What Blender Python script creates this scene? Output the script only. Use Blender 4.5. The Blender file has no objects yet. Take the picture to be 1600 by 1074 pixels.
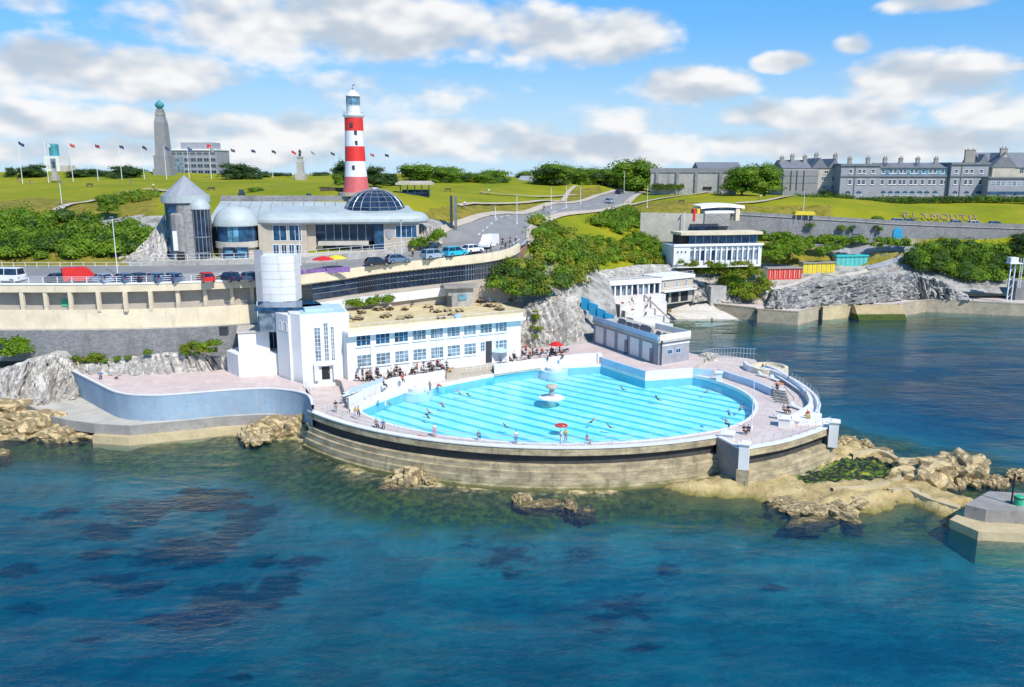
import bpy, bmesh, math, random
import numpy as np
from mathutils import Vector, Matrix, noise as mnoise
from mathutils.geometry import tessellate_polygon
R=math.radians
random.seed(7)
SC=bpy.context.scene
COL=SC.collection
H=36.0; FPX=1300.0; PITCH=R(11.94)
def ray(px,py):
    cx=(px-800)/FPX; cy=-(py-537)/FPX
    return Vector((cx, math.cos(PITCH)+math.sin(PITCH)*cy, -math.sin(PITCH)+math.cos(PITCH)*cy))
def W(px,py,z):                       # point of a survey sighting at a known height
    d=ray(px,py); t=(z-H)/d.z
    return Vector((d.x*t,d.y*t,z))
def V(px,py,Y):                       # point of a survey sighting at a known distance
    d=ray(px,py); t=Y/d.y
    return Vector((d.x*t,Y,H+d.z*t))
# ------------------------------------------------------------------ mesh builder
class MB:
    def __init__(s): s.v=[]; s.f=[]; s.m=[]
    def add(s,vs,fs,m=0):
        b=len(s.v); s.v+= [tuple(p) for p in vs]
        for f in fs: s.f.append(tuple(b+i for i in f)); s.m.append(m)
        return s
    def quad(s,a,b,c,d,m=0): return s.add([a,b,c,d],[(0,1,2,3)],m)
    def poly(s,pts,m=0): return s.add(pts,[tuple(range(len(pts)))],m)
    def box(s,cx,cy,z0,sx,sy,h,rot=0,m=0):
        c,q=math.cos(rot),math.sin(rot); vs=[]
        for z in (z0,z0+h):
            for x,y in ((-1,-1),(1,-1),(1,1),(-1,1)):
                x*=sx/2; y*=sy/2; vs.append((cx+x*c-y*q, cy+x*q+y*c, z))
        return s.add(vs,[(0,3,2,1),(4,5,6,7),(0,1,5,4),(1,2,6,5),(2,3,7,6),(3,0,4,7)],m)
    def prism(s,poly,z0,z1,m=0,mt=None,bottom=False):
        n=len(poly)
        a=0.0
        for i in range(n):
            x0,y0=poly[i][:2]; x1,y1=poly[(i+1)%n][:2]; a+=x0*y1-x1*y0
        if a<0: poly=list(reversed(poly))
        z0f=(lambda i:z0) if not hasattr(z0,'__len__') else (lambda i:z0[i])
        vs=[(p[0],p[1],z0) for p in poly]+[(p[0],p[1],z1) for p in poly]
        s.add(vs,[(i,(i+1)%n,n+(i+1)%n,n+i) for i in range(n)],m)
        tr=tessellate_polygon([[Vector((p[0],p[1],0)) for p in poly]])
        def up(t):
            A,B,C=[poly[i] for i in t]
            return t if (B[0]-A[0])*(C[1]-A[1])-(B[1]-A[1])*(C[0]-A[0])>0 else tuple(reversed(t))
        s.add([(p[0],p[1],z1) for p in poly],[up(t) for t in tr],m if mt is None else mt)
        if bottom: s.add([(p[0],p[1],z0) for p in poly],[tuple(reversed(up(t))) for t in tr],m)
        return s
    def tube(s,path,r,n=6,m=0,r1=None,cap=True):
        path=[Vector(p) for p in path]; k=len(path); rings=[]
        for i,p in enumerate(path):
            t=(path[min(i+1,k-1)]-path[max(i-1,0)]).normalized()
            u=t.cross(Vector((0,0,1)));
            if u.length<1e-3: u=t.cross(Vector((0,1,0)))
            u.normalize(); w=t.cross(u)
            rr=r if r1 is None else r+(r1-r)*i/(k-1)
            rings.append([p+ (u*math.cos(2*math.pi*j/n)+w*math.sin(2*math.pi*j/n))*rr for j in range(n)])
        vs=[q for g in rings for q in g]; fs=[]
        for i in range(k-1):
            for j in range(n): fs.append((i*n+j,i*n+(j+1)%n,(i+1)*n+(j+1)%n,(i+1)*n+j))
        if cap: fs.append(tuple(range(n))); fs.append(tuple(reversed(range((k-1)*n,k*n))))
        return s.add(vs,fs,m)
    def lathe(s,prof,cx=0,cy=0,n=24,m=0,a0=0,a1=2*math.pi,mfun=None):
        full=abs(a1-a0-2*math.pi)<1e-4; k=n if full else n+1; vs=[]
        for r,z in prof:
            for j in range(k):
                a=a0+(a1-a0)*j/n; vs.append((cx+r*math.cos(a),cy+r*math.sin(a),z))
        for i in range(len(prof)-1):
            fs=[]
            for j in range(n): fs.append((i*k+j,i*k+(j+1)%k,(i+1)*k+(j+1)%k,(i+1)*k+j))
            b=len(s.v) if i==0 else b
            if i==0: s.v+=vs
            for f in fs: s.f.append(tuple(b+q for q in f)); s.m.append(mfun(i) if mfun else m)
        return s
    def strip(s,A,B,m=0,close=False):    # quads between two polylines
        n=len(A); 
        return s.add(list(A)+list(B),[(i,(i+1)%n,n+(i+1)%n,n+i) for i in range(n if close else n-1)],m)
    def sweep(s,path,prof,m=0,mf=None,close=False,side=1):   # profile (offset to the right of travel, z) along plan path
        path=[Vector((p[0],p[1],0)) for p in path]; n=len(path); nr=[]
        for i in range(n):
            if close: a,b=path[i-1],path[(i+1)%n]
            else: a,b=path[max(i-1,0)],path[min(i+1,n-1)]
            t=(b-a).normalized(); nr.append(Vector((t.y,-t.x,0))*side)
        lines=[[path[i]+nr[i]*o+Vector((0,0,z)) for i in range(n)] for o,z in prof]
        for k in range(len(prof)-1): s.strip(lines[k],lines[k+1],mf[k] if mf else m,close)
        return s
    def build(s,name,mats,parent=None,smooth=False,kind=None,label=None,cat=None,group=None,fix=True):
        me=bpy.data.meshes.new(name); me.from_pydata(s.v,[],s.f); me.update()
        if not isinstance(mats,(list,tuple)): mats=[mats]
        for m in mats: me.materials.append(m)
        if any(s.m): me.polygons.foreach_set('material_index',s.m)
        if smooth: me.polygons.foreach_set('use_smooth',[True]*len(me.polygons))
        me.validate()
        return link(me,name,parent,kind,label,cat,group)
def link(me,name,parent=None,kind=None,label=None,cat=None,group=None):
    o=bpy.data.objects.new(name,me); COL.objects.link(o)
    if parent:
        o.parent=parent; o.matrix_parent_inverse=Matrix.Translation(-parent.location)
    return tag(o,label,cat,group,kind)
def tag(o,label=None,cat=None,group=None,kind=None):
    if label: o['label']=label
    if cat: o['category']=cat
    if group: o['group']=group
    if kind: o['kind']=kind
    return o
def thing(name,label,cat,loc=(0,0,0),group=None):
    o=bpy.data.objects.new(name,None); COL.objects.link(o); o.location=loc; o.empty_display_size=.2
    return tag(o,label,cat,group)
def dup(root,loc,rz=0,label=None,scale=None,group=None,mats=None):
    def cp(o,par):
        c=o.copy(); COL.objects.link(c)
        if par: c.parent=par
        for ch in o.children: cp(ch,c)
        return c
    r=cp(root,None); r.location=loc; r.rotation_euler=(0,0,rz)
    if scale: r.scale=scale if hasattr(scale,'__len__') else (scale,)*3
    if label: r['label']=label
    if group: r['group']=group
    return r
class Frame:                            # a vertical facade plane: s along, d out of it, z up
    def __init__(s,A,B,flip=False):
        s.A=Vector((A[0],A[1],0)); d=Vector((B[0],B[1],0))-s.A; s.L=d.length; s.u=d/s.L
        s.n=Vector((s.u.y,-s.u.x,0))*( -1 if flip else 1)
        s.rot=math.atan2(s.u.y,s.u.x)
    def p(s,a,d,z): return s.A+s.u*a+s.n*d+Vector((0,0,z))
    def pix(s,px,py):
        d=ray(px,py); t=s.A.dot(s.n)/d.dot(s.n); q=d*t; return ((q-s.A).dot(s.u), q.z+H)
    def box(s,mb,a0,a1,d0,d1,z0,z1,m=0):
        vs=[s.p(a,d,z) for z in (z0,z1) for a,d in ((a0,d0),(a1,d0),(a1,d1),(a0,d1))]
        fs=[(0,1,2,3),(7,6,5,4),(4,5,1,0),(5,6,2,1),(6,7,3,2),(7,4,0,3)]
        if s.n.cross(s.u).z<0: fs=[tuple(reversed(f)) for f in fs]
        mb.add(vs,fs,m); return mb
    def window(s,parent,a0,a1,z0,z1,nx,nz,fm,gm,name='window',fw=.09,d=.06,bar=.05,sill=None):
        mb=MB()
        for (b0,b1,c0,c1) in ((a0,a1,z0,z0+fw),(a0,a1,z1-fw,z1),(a0,a0+fw,z0+fw,z1-fw),(a1-fw,a1,z0+fw,z1-fw)): s.box(mb,b0,b1,0,d,c0,c1)
        for i in range(1,nx):
            x=a0+(a1-a0)*i/nx; s.box(mb,x-bar/2,x+bar/2,0,d-.012,z0+fw,z1-fw)
        for i in range(1,nz):
            z=z0+(z1-z0)*i/nz; s.box(mb,a0+fw,a1-fw,0,d-.02,z-bar/2,z+bar/2)
        w=mb.build(name,fm,parent)
        g=MB(); g.quad(s.p(a0+fw*.5,.015,z0+fw*.5),s.p(a1-fw*.5,.015,z0+fw*.5),s.p(a1-fw*.5,.015,z1-fw*.5),s.p(a0+fw*.5,.015,z1-fw*.5)).build('pane',gm,w)
        if sill:
            b=MB(); s.box(b,a0-.08,a1+.08,0,d+.12,z0-.14,z0-.005); b.build('sill',sill,w)
        return w
def smooth_path(pts,n=6,close=False):
    pts=[Vector(p) for p in pts]; out=[]; k=len(pts)
    for i in range(k if close else k-1):
        g=(lambda j:pts[j%k]) if close else (lambda j:pts[min(max(j,0),k-1)])
        a,b,c,d=g(i-1),g(i),g(i+1),g(i+2)
        for j in range(n):
            t=j/n; out.append(.5*((2*b)+(c-a)*t+(2*a-5*b+4*c-d)*t*t+(3*b-a-3*c+d)*t**3))
    if not close: out.append(pts[-1])
    return out
def inpoly(x,y,P):
    r=False; n=len(P); j=n-1
    for i in range(n):
        if (P[i][1]>y)!=(P[j][1]>y) and x<(P[j][0]-P[i][0])*(y-P[i][1])/(P[j][1]-P[i][1])+P[i][0]: r=not r
        j=i
    return r
def sheet(loops,z,name,mat,**k):         # flat polygon with holes
    vs=[Vector((p[0],p[1],0)) for l in loops for p in l]
    tr=tessellate_polygon([[Vector((p[0],p[1],0)) for p in l] for l in loops])
    mb=MB(); fs=[]
    for t in tr:
        A,B,C=[vs[i] for i in t]
        fs.append(t if (B-A).cross(C-A).z>0 else tuple(reversed(t)))
    mb.add([(p.x,p.y,z) for p in vs],fs); return mb.build(name,mat,**k)
# ------------------------------------------------------------------ materials
class NT:
    def __init__(s,tree): s.t=tree; s.n=tree.nodes; s.l=tree.links
    def new(s,ty,**k):
        n=s.n.new(ty)
        for a,b in k.items(): setattr(n,a,b)
        return n
    def set(s,sock,val):
        if isinstance(val,bpy.types.NodeSocket): s.l.new(val,sock)
        else: sock.default_value=val
    def math(s,op,a,b=0.0,c=0.0,clamp=False):
        n=s.new('ShaderNodeMath',operation=op,use_clamp=clamp)
        s.set(n.inputs[0],a); s.set(n.inputs[1],b); s.set(n.inputs[2],c); return n.outputs[0]
    def mix(s,f,a,b,blend='MIX'):
        n=s.new('ShaderNodeMix',data_type='RGBA',blend_type=blend); s.set(n.inputs[0],f); s.set(n.inputs[6],c4(a)); s.set(n.inputs[7],c4(b)); return n.outputs[2]
    def noise(s,vec,scale,detail=4,rough=.55,dist=0):
        n=s.new('ShaderNodeTexNoise'); s.set(n.inputs['Scale'],scale); n.inputs['Detail'].default_value=detail; n.inputs['Roughness'].default_value=rough; n.inputs['Distortion'].default_value=dist
        if vec is not None: s.l.new(vec,n.inputs['Vector'])
        return n.outputs['Fac']
    def ramp(s,f,a,b,va=0.0,vb=1.0):
        n=s.new('ShaderNodeMapRange',interpolation_type='SMOOTHSTEP'); s.set(n.inputs[0],f); s.set(n.inputs[1],a); s.set(n.inputs[2],b); s.set(n.inputs[3],va); s.set(n.inputs[4],vb); return n.outputs[0]
    def mapping(s,vec,scale=(1,1,1),rot=(0,0,0),loc=(0,0,0)):
        n=s.new('ShaderNodeMapping'); s.l.new(vec,n.inputs[0]); n.inputs['Scale'].default_value=scale; n.inputs['Rotation'].default_value=rot; n.inputs['Location'].default_value=loc; return n.outputs[0]
    def sep(s,vec):
        n=s.new('ShaderNodeSeparateXYZ'); s.l.new(vec,n.inputs[0]); return n.outputs
    def comb(s,x,y,z):
        n=s.new('ShaderNodeCombineXYZ'); s.set(n.inputs[0],x); s.set(n.inputs[1],y); s.set(n.inputs[2],z); return n.outputs[0]
    def bump(s,h,strength=.5,dist=.1):
        n=s.new('ShaderNodeBump'); n.inputs['Strength'].default_value=strength; n.inputs['Distance'].default_value=dist; s.l.new(h,n.inputs['Height']); return n.outputs[0]
def c4(c):
    if isinstance(c,bpy.types.NodeSocket) : return c
    return (c[0],c[1],c[2],1.0) if len(c)==3 else c
def newmat(name):
    m=bpy.data.materials.new(name); m.use_nodes=True; t=NT(m.node_tree); b=t.n['Principled BSDF']
    co=t.new('ShaderNodeTexCoord').outputs['Object']; return m,t,b,co
def sc(c,k): return tuple(min(1,x*k) for x in c)
def pm(name,col,rough=.7,var=.15,scale=.6,bump=0,metal=0,col2=None,stain=None,stain_amt=.4,spec=.5,streak=False,bscale=None):
    m,t,b,co=newmat(name)
    n=t.noise(co,scale,6,.65)
    c=t.mix(t.ramp(n,.3,.7),sc(col,1-var),col2 if col2 else sc(col,1+var))
    n2=t.noise(co,scale*9,3)
    c=t.mix(t.ramp(n2,.35,.75,0,.5),c,sc(col,1-var*.9))
    if stain:
        v=t.mapping(co,(1,1,.12)) if streak else co
        s_=t.noise(v,scale*2.2,6,.7); c=t.mix(t.ramp(s_,.52,.72,0,stain_amt),c,stain)
    t.set(b.inputs['Base Color'],c); b.inputs['Roughness'].default_value=rough; b.inputs['Metallic'].default_value=metal
    b.inputs['Specular IOR Level'].default_value=spec
    if bump: t.l.new(t.bump(t.noise(co,bscale or scale*6,5,.65),bump,.15),b.inputs['Normal'])
    return m
def stone(name,c1,c2,scale=1.2,mortar=(.32,.31,.29),bump=.5,stain=(.12,.12,.11)):
    m,t,b,co=newmat(name)
    v=t.mapping(co,(1,1,1.9))
    vo=t.new('ShaderNodeTexVoronoi'); vo.inputs['Scale'].default_value=scale; t.l.new(v,vo.inputs['Vector'])
    ve=t.new('ShaderNodeTexVoronoi',feature='DISTANCE_TO_EDGE'); ve.inputs['Scale'].default_value=scale; t.l.new(v,ve.inputs['Vector'])
    r=t.sep(vo.outputs['Color'])[0]
    c=t.mix(r,c1,c2); c=t.mix(t.ramp(ve.outputs['Distance'],.0,.07,1,0),c,mortar)
    c=t.mix(t.ramp(t.noise(t.mapping(co,(1,1,.25)),.35,6,.7),.48,.7,0,.55),c,stain)
    t.set(b.inputs['Base Color'],c); b.inputs['Roughness'].default_value=.9
    t.l.new(t.bump(ve.outputs['Distance'],bump,.1),b.inputs['Normal']); return m
def rock(name,light,mid,dark,scale=.35,stretch=(1,1,1),rot=(0,0,0),bump=.9,wet=None,algae=None):
    m,t,b,co=newmat(name)
    v=t.mapping(co,stretch,rot)
    n=t.noise(v,scale,8,.68,.3); n2=t.noise(v,scale*5,6,.7)
    c=t.mix(t.ramp(n,.3,.62),mid,light); c=t.mix(t.ramp(n2,.5,.66,0,.55),c,mid)
    cr=t.noise(v,scale*2.3,7,.72,.6); cf=t.math('ABSOLUTE',t.math('SUBTRACT',cr,.5))
    c=t.mix(t.ramp(cf,.0,.03,.6,0),c,dark)
    z=t.sep(t.new('ShaderNodeNewGeometry').outputs['Position'])[2]
    zz=t.math('ADD',z,t.math('MULTIPLY',t.math('SUBTRACT',n2,.5),1.6))
    if wet: c=t.mix(t.ramp(zz,-.1,.7,.75,0),c,wet)
    if algae: c=t.mix(t.ramp(zz,-.5,.2,.9,0),c,algae)
    t.set(b.inputs['Base Color'],c); b.inputs['Roughness'].default_value=.9; b.inputs['Specular IOR Level'].default_value=.25
    hsum=t.math('ADD',n,t.math('MULTIPLY',n2,.5)); hsum=t.math('ADD',hsum,t.math('MULTIPLY',t.ramp(cf,0,.05,-.3,0),1))
    t.l.new(t.bump(hsum,bump,.5),b.inputs['Normal']); return m
def leafmat(name,c1,c2,c3,scale=.5):
    m,t,b,co=newmat(name)
    g=t.new('ShaderNodeNewGeometry').outputs['Position']
    n=t.noise(g,scale,3); n2=t.noise(g,3.0,2)
    c=t.mix(t.ramp(n,.35,.65),c1,c2); c=t.mix(t.ramp(n2,.45,.7,0,.75),c,c3)
    t.set(b.inputs['Base Color'],c); b.inputs['Roughness'].default_value=.55; b.inputs['Specular IOR Level'].default_value=.25
    # thin leaves pass some light
    tr=t.new('ShaderNodeBsdfTranslucent'); t.set(tr.inputs[0],t.mix(.5,c,(.25,.35,.03)))
    mx=t.new('ShaderNodeMixShader'); mx.inputs[0].default_value=.28
    t.l.new(b.outputs[0],mx.inputs[1]); t.l.new(tr.outputs[0],mx.inputs[2]); t.l.new(mx.outputs[0],t.n['Material Output'].inputs[0]); return m
def glass(name,col,rough=.06,var=.4):
    m,t,b,co=newmat(name); n=t.noise(co,.8,2); t.set(b.inputs['Base Color'],t.mix(t.ramp(n,.35,.65),sc(col,1-var),sc(col,1+var)))
    b.inputs['Roughness'].default_value=rough; b.inputs['Specular IOR Level'].default_value=.8; return m
M={}
M['white']=pm('white_paint',(.72,.72,.705),.6,.06,.4,stain=(.50,.47,.41),stain_amt=.5,streak=True)
M['limewash']=pm('limewashed_rock',(.66,.63,.58),.85,.14,.5,.5,stain=(.36,.32,.25),stain_amt=.6)
M['white2']=pm('white_trim',(.8,.8,.79),.5,.04,.5)
M['cream']=pm('cream_render',(.70,.60,.42),.8,.12,.35,stain=(.42,.36,.26),stain_amt=.5,streak=True)
M['conc']=pm('pale_concrete',(.50,.46,.39),.85,.14,.4,.3,stain=(.28,.25,.20),stain_amt=.5)
M['conc_d']=pm('grey_concrete',(.30,.28,.25),.85,.18,.4,.3,stain=(.14,.13,.11),stain_amt=.5)
def paving(name,c,size,var=.07,**k):
    m=pm(name,c,.85,var,.25,.1,**k); t=NT(m.node_tree); b=t.n['Principled BSDF']; co=t.new('ShaderNodeTexCoord').outputs['Object']
    src=b.inputs['Base Color'].links[0].from_socket; br=t.new('ShaderNodeTexBrick'); br.inputs['Scale'].default_value=1; br.inputs['Brick Width'].default_value=size; br.inputs['Row Height'].default_value=size*.6; br.inputs['Mortar Size'].default_value=.035; br.inputs['Color1'].default_value=(1,1,1,1); br.inputs['Color2'].default_value=(.9,.89,.88,1); br.inputs['Mortar'].default_value=(.72,.69,.66,1)
    t.l.new(t.mapping(co,(1,1,1),(0,0,R(28))),br.inputs['Vector']); t.set(b.inputs['Base Color'],t.mix(1.0,src,br.outputs['Color'],'MULTIPLY')); return m
M['pink']=paving('pink_paving',(.64,.52,.475),1.6,stain=(.46,.40,.36),stain_amt=.35)
M['deck']=paving('sun_bleached_paving',(.62,.525,.47),1.8,.09,stain=(.38,.34,.31),stain_amt=.45)
M['sandy']=pm('sandy_floor',(.62,.50,.27),.85,.15,.5,.1,stain=(.42,.36,.26),stain_amt=.4)
M['blue_wall']=pm('faded_blue_paint',(.27,.37,.46),.7,.14,.25,.1,stain=(.36,.33,.32),stain_amt=.6)
M['paleblue']=pm('pale_blue_paint',(.42,.58,.72),.6,.1,.4,stain=(.55,.6,.62),stain_amt=.4)
M['stone']=stone('grey_stone',(.21,.205,.20),(.34,.33,.31),2.2)
M['stone_l']=stone('pale_limestone',(.38,.36,.33),(.50,.48,.44),2.0)
M['stone_wall']=stone('dark_limestone',(.17,.17,.172),(.27,.272,.27),2.3,(.20,.20,.195))
M['ashlar']=pm('grey_ashlar',(.30,.31,.34),.85,.12,.6,.1,stain=(.2,.2,.21),stain_amt=.5)
M['granite']=pm('granite',(.25,.25,.26),.8,.1,.4,.1)
M['beige']=pm('beige_stone',(.46,.40,.32),.85,.1,.4,.1)
M['copper']=pm('pale_copper_roof',(.40,.45,.44),.55,.12,.3,stain=(.28,.31,.31),stain_amt=.45)
M['lead']=pm('grey_lead_roof',(.30,.31,.33),.5,.12,.6)
M['slate']=pm('slate',(.17,.18,.20),.7,.15,.8,.1)
M['glass']=glass('dark_glass',(.015,.03,.06))
M['glass_b']=glass('blue_glass',(.02,.07,.14))
M['glass_s']=glass('sky_glass',(.10,.26,.36),.1)
M['glass_g']=glass('grey_glass',(.16,.21,.26),.15)
M['metal']=pm('grey_metal',(.35,.36,.37),.4,.1,1,metal=.6)
M['rail']=pm('white_rail',(.7,.72,.74),.5,.05,1)
M['railg']=pm('grey_rail',(.42,.45,.48),.5,.05,1)
M['dark']=pm('dark_metal',(.04,.045,.05),.5,.1,1)
M['black']=pm('soot_black',(.015,.015,.017),.7,.1,1)
M['asphalt']=pm('asphalt',(.23,.225,.215),.9,.12,.3,.1,stain=(.25,.24,.22),stain_amt=.4)
M['path']=pm('pale_path',(.46,.39,.30),.9,.1,.4)
M['red']=pm('red_paint',(.62,.025,.02),.45,.1,.4)
M['lred']=pm('lighthouse_red',(.68,.03,.02),.5,.06,.3)
M['lred_f']=pm('faded_red',(.58,.12,.12),.6,.14,.8)
M['yellow']=pm('yellow_paint',(.72,.56,.03),.5,.08,.5)
M['teal']=pm('teal_paint',(.03,.50,.47),.5,.08,.5)
M['bblue']=pm('bright_blue_paint',(.02,.30,.52),.5,.1,.5)
M['green']=pm('green_paint',(.02,.42,.20),.5,.1,.5)
M['verd']=pm('verdigris',(.05,.26,.30),.6,.3,.8)
M['bronze']=pm('bronze',(.03,.06,.07),.5,.2,1)
M['bark']=pm('bark',(.10,.075,.05),.9,.3,2,.4)
M['tank']=pm('salt_stained_concrete',(.42,.355,.25),.9,.2,.35,.4,stain=(.13,.11,.08),stain_amt=.6)
M['weed']=pm('green_weed',(.07,.11,.012),.8,.4,1.5,.3)
M['slab']=pm('ochre_slab',(.52,.42,.24),.9,.16,.3,.3,stain=(.24,.20,.12),stain_amt=.55)
M['rock_w']=rock('pale_limestone_rock',(.58,.545,.49),(.43,.40,.355),(.19,.175,.155),.20,(1,1,.6),bump=.7)
M['rock_t']=rock('tan_shore_rock',(.62,.48,.26),(.47,.36,.19),(.13,.10,.07),.5,wet=(.13,.105,.05),algae=(.05,.06,.012))
M['rock_s']=rock('slanted_limestone',(.47,.455,.42),(.34,.33,.30),(.13,.125,.115),.16,(1.6,.5,.35),(0,R(40),0),bump=.7)
M['leaf_a']=leafmat('bright_leaves',(.085,.19,.006),(.17,.29,.012),(.25,.34,.02))
M['leaf_b']=leafmat('mid_leaves',(.055,.14,.006),(.135,.235,.01),(.21,.28,.015))
M['leaf_c']=leafmat('dark_leaves',(.025,.07,.008),(.055,.115,.012),(.10,.16,.015))
M['leaf_y']=leafmat('yellow_leaves',(.17,.20,.012),(.27,.26,.02),(.10,.17,.01))
M['leaf_d']=leafmat('distant_leaves',(.022,.05,.015),(.04,.08,.02),(.06,.11,.02))
# ------------------------------------------------------------------ camera, sky, sun
cam=bpy.data.cameras.new('camera'); co=bpy.data.objects.new('camera',cam); COL.objects.link(co)
co.location=(0,0,H); co.rotation_euler=(math.pi/2-PITCH,0,0); cam.sensor_width=36; cam.lens=FPX/1600*36; cam.clip_end=20000; cam.clip_start=1
SC.camera=co
SC.view_settings.view_transform='Standard'; SC.view_settings.look='None'; SC.view_settings.exposure=.25; SC.view_settings.gamma=1
SC.render.resolution_x=1024; SC.render.resolution_y=687
SUN_AZ=R(35); SUN_EL=R(48)           # sun stands behind the viewer, to the right
sdir=Vector((math.sin(SUN_AZ)*math.cos(SUN_EL),-math.cos(SUN_AZ)*math.cos(SUN_EL),math.sin(SUN_EL)))
sl=bpy.data.lights.new('sun','SUN'); sl.energy=4.3; sl.angle=R(.5); sl.color=(1,.955,.88)
so=bpy.data.objects.new('sun',sl); COL.objects.link(so); so.rotation_euler=sdir.to_track_quat('Z','Y').to_euler(); so.location=(60,-60,120)
wd=bpy.data.worlds.new('World'); SC.world=wd; wd.use_nodes=True
t=NT(wd.node_tree); bg=t.n['Background']
sky=t.new('ShaderNodeTexSky',sky_type='NISHITA',sun_disc=False,sun_elevation=SUN_EL)
sky.sun_rotation=math.atan2(sdir.x,sdir.y); sky.altitude=50; sky.air_density=1.0; sky.dust_density=.3; sky.ozone_density=2.5
STR=.15
d=t.new('ShaderNodeTexCoord').outputs['Generated']
nrm=t.new('ShaderNodeVectorMath',operation='NORMALIZE'); t.l.new(d,nrm.inputs[0]); x,y,z=t.sep(nrm.outputs[0])
t.l.new(t.comb(x,y,t.math('MAXIMUM',z,.012)),sky.inputs['Vector']); az=t.math('ARCTAN2',x,y); el=t.math('ARCSINE',z)
def px2uv(px,py):
    q=ray(px,py).normalized(); return math.atan2(q.x,q.y),math.asin(q.z)
CL=[(560,40,400,62,1.0),(900,60,170,52,1.0),(440,10,260,45,.8),(150,112,200,48,1.1),(70,185,200,34,.7),(390,205,250,36,.9),(640,150,160,38,.6),(60,5,90,16,.4),(560,130,90,24,.5),
    (1227,97,50,19,1.2),(1331,70,28,17,.7),(1060,135,115,34,.95),(1270,180,150,30,1.0),(990,190,110,36,.6),(1450,122,130,42,1.0),(1570,175,100,44,.8),(1470,5,85,17,1.0),(920,232,300,30,1.0),(1330,226,340,32,1.0),(1590,105,25,8,.7),(260,240,330,24,.8),(720,215,190,34,.85),
    (480,-230,260,70,1.1),(300,-90,120,40,.9),(660,-300,140,60,1.2),(1100,-260,300,80,.8)]
def vm(op,a,b,c=None):
    n=t.new('ShaderNodeVectorMath',operation=op); t.set(n.inputs[0],a); t.set(n.inputs[1],b)
    if c is not None: t.set(n.inputs[2],c)
    return n.outputs['Value'] if op=='DOT_PRODUCT' else n.outputs[0]
uv=t.comb(az,el,0.0)
def nz(v):
    v=t.mapping(v,(1,1.9,1)); return t.math('ADD',t.math('MULTIPLY',t.noise(v,8.5,6,.52),2.5),t.math('MULTIPLY',t.noise(v,34,3,.55),.35))
tot=None
for px,py,rx,ry,w in CL:
    a,b=px2uv(px,py); sx,sy=FPX/rx,FPX/ry
    q=vm('MULTIPLY_ADD',uv,(sx,sy,0),(-a*sx,-b*sy,0)); q=vm('DOT_PRODUCT',q,q)
    g=t.math('MULTIPLY_ADD',q,-w,w)
    tot=g if tot is None else t.math('MAXIMUM',tot,g)
tot=t.math('MAXIMUM',tot,-.55)
n0=nz(uv); nl=lambda v:t.math('MULTIPLY',t.noise(t.mapping(v,(1,1.9,1)),8.5,3,.5),2.9); l0_=nl(uv); l1_=nl(vm('ADD',uv,(.004,.016,0)))
behind=t.ramp(t.math('ABSOLUTE',az),.60,.8)
tot=t.math('MULTIPLY_ADD',behind,t.math('SUBTRACT',-.25,tot),tot)
dn=t.math('ADD',t.math('MULTIPLY',tot,.95),t.math('SUBTRACT',n0,1.54))
cov=t.math('MULTIPLY',t.ramp(dn,-.12,.62),t.ramp(el,-.03,-.01))
lit=t.ramp(t.math('SUBTRACT',l0_,l1_),-.38,.34)
thick=t.ramp(dn,.35,1.3)
ccol=t.mix(lit,(.54,.63,.74),(.97,.975,.985)); ccol=t.mix(t.math('MULTIPLY',thick,t.math('SUBTRACT',1.0,lit)),ccol,(.55,.625,.72))
k=t.new('ShaderNodeMix',data_type='RGBA',blend_type='MULTIPLY'); k.inputs[0].default_value=1
ck=t.new('ShaderNodeVectorMath',operation='SCALE'); t.l.new(ccol,ck.inputs[0]); ck.inputs['Scale'].default_value=1/STR*.82
# the photograph's clean deep blue: a little less haze-white than the raw sky
hs=t.new('ShaderNodeHueSaturation'); hs.inputs['Saturation'].default_value=1.45; hs.inputs['Value'].default_value=1.0; t.l.new(sky.outputs[0],hs.inputs['Color'])
air=t.mix(t.ramp(el,.0,.22,.97,.35),hs.outputs[0],t.mix(t.ramp(el,0,.17),(.56/STR*.82,.80/STR*.82,1.0/STR*.82),(.085/STR*.8,.37/STR*.8,.92/STR*.8)))
t.l.new(t.mix(cov,air,ck.outputs[0]),bg.inputs['Color']); bg.inputs['Strength'].default_value=STR
wd.cycles.sampling_method='MANUAL'; wd.cycles.sample_map_resolution=256
SC.cycles.volume_bounces=0; SC.cycles.transparent_max_bounces=12; SC.cycles.max_bounces=5
# ------------------------------------------------------------------ hill terrain
CP=[]
def cp(px,py,Y=None,z=None): CP.append(V(px,py,Y) if z is None else W(px,py,z))
for a in [(0,411,146),(120,411,146),(240,408,148),(0,336,166),(110,334,168),(220,345,164),(0,312,205),(150,312,205),(300,306,190),(0,281,285),(200,281,285),(400,283,285),(-250,281,285),(-250,340,166),(-250,411,146),
 (360,312,172),(460,305,171),(555,303,170),(640,310,180),(680,345,166),(660,380,160),(500,284,285),(700,285,290),(850,288,300),(935,290,300),
 (735,352,170),(800,338,190),(870,320,230),(930,308,268),(985,298,330),(1010,297,330),(690,372,160),(800,310,230),(700,305,225),(900,300,285),
 (990,324,258),(1050,321,246),(1180,334,238),(1300,337,236),(1400,342,235),(1600,350,236),(1750,352,238),(1000,304,290),(1100,299,285),(1200,307,278),(1400,318,272),(1600,318,270),(1750,318,270)]: cp(*a)
for X,Y,zz in [(-250,330,32.6),(-100,330,32.6),(0,335,32.4),(60,345,29),(120,345,28.5),(200,345,28),(260,340,28)]: CP.append(Vector((X,Y,zz)))
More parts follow.
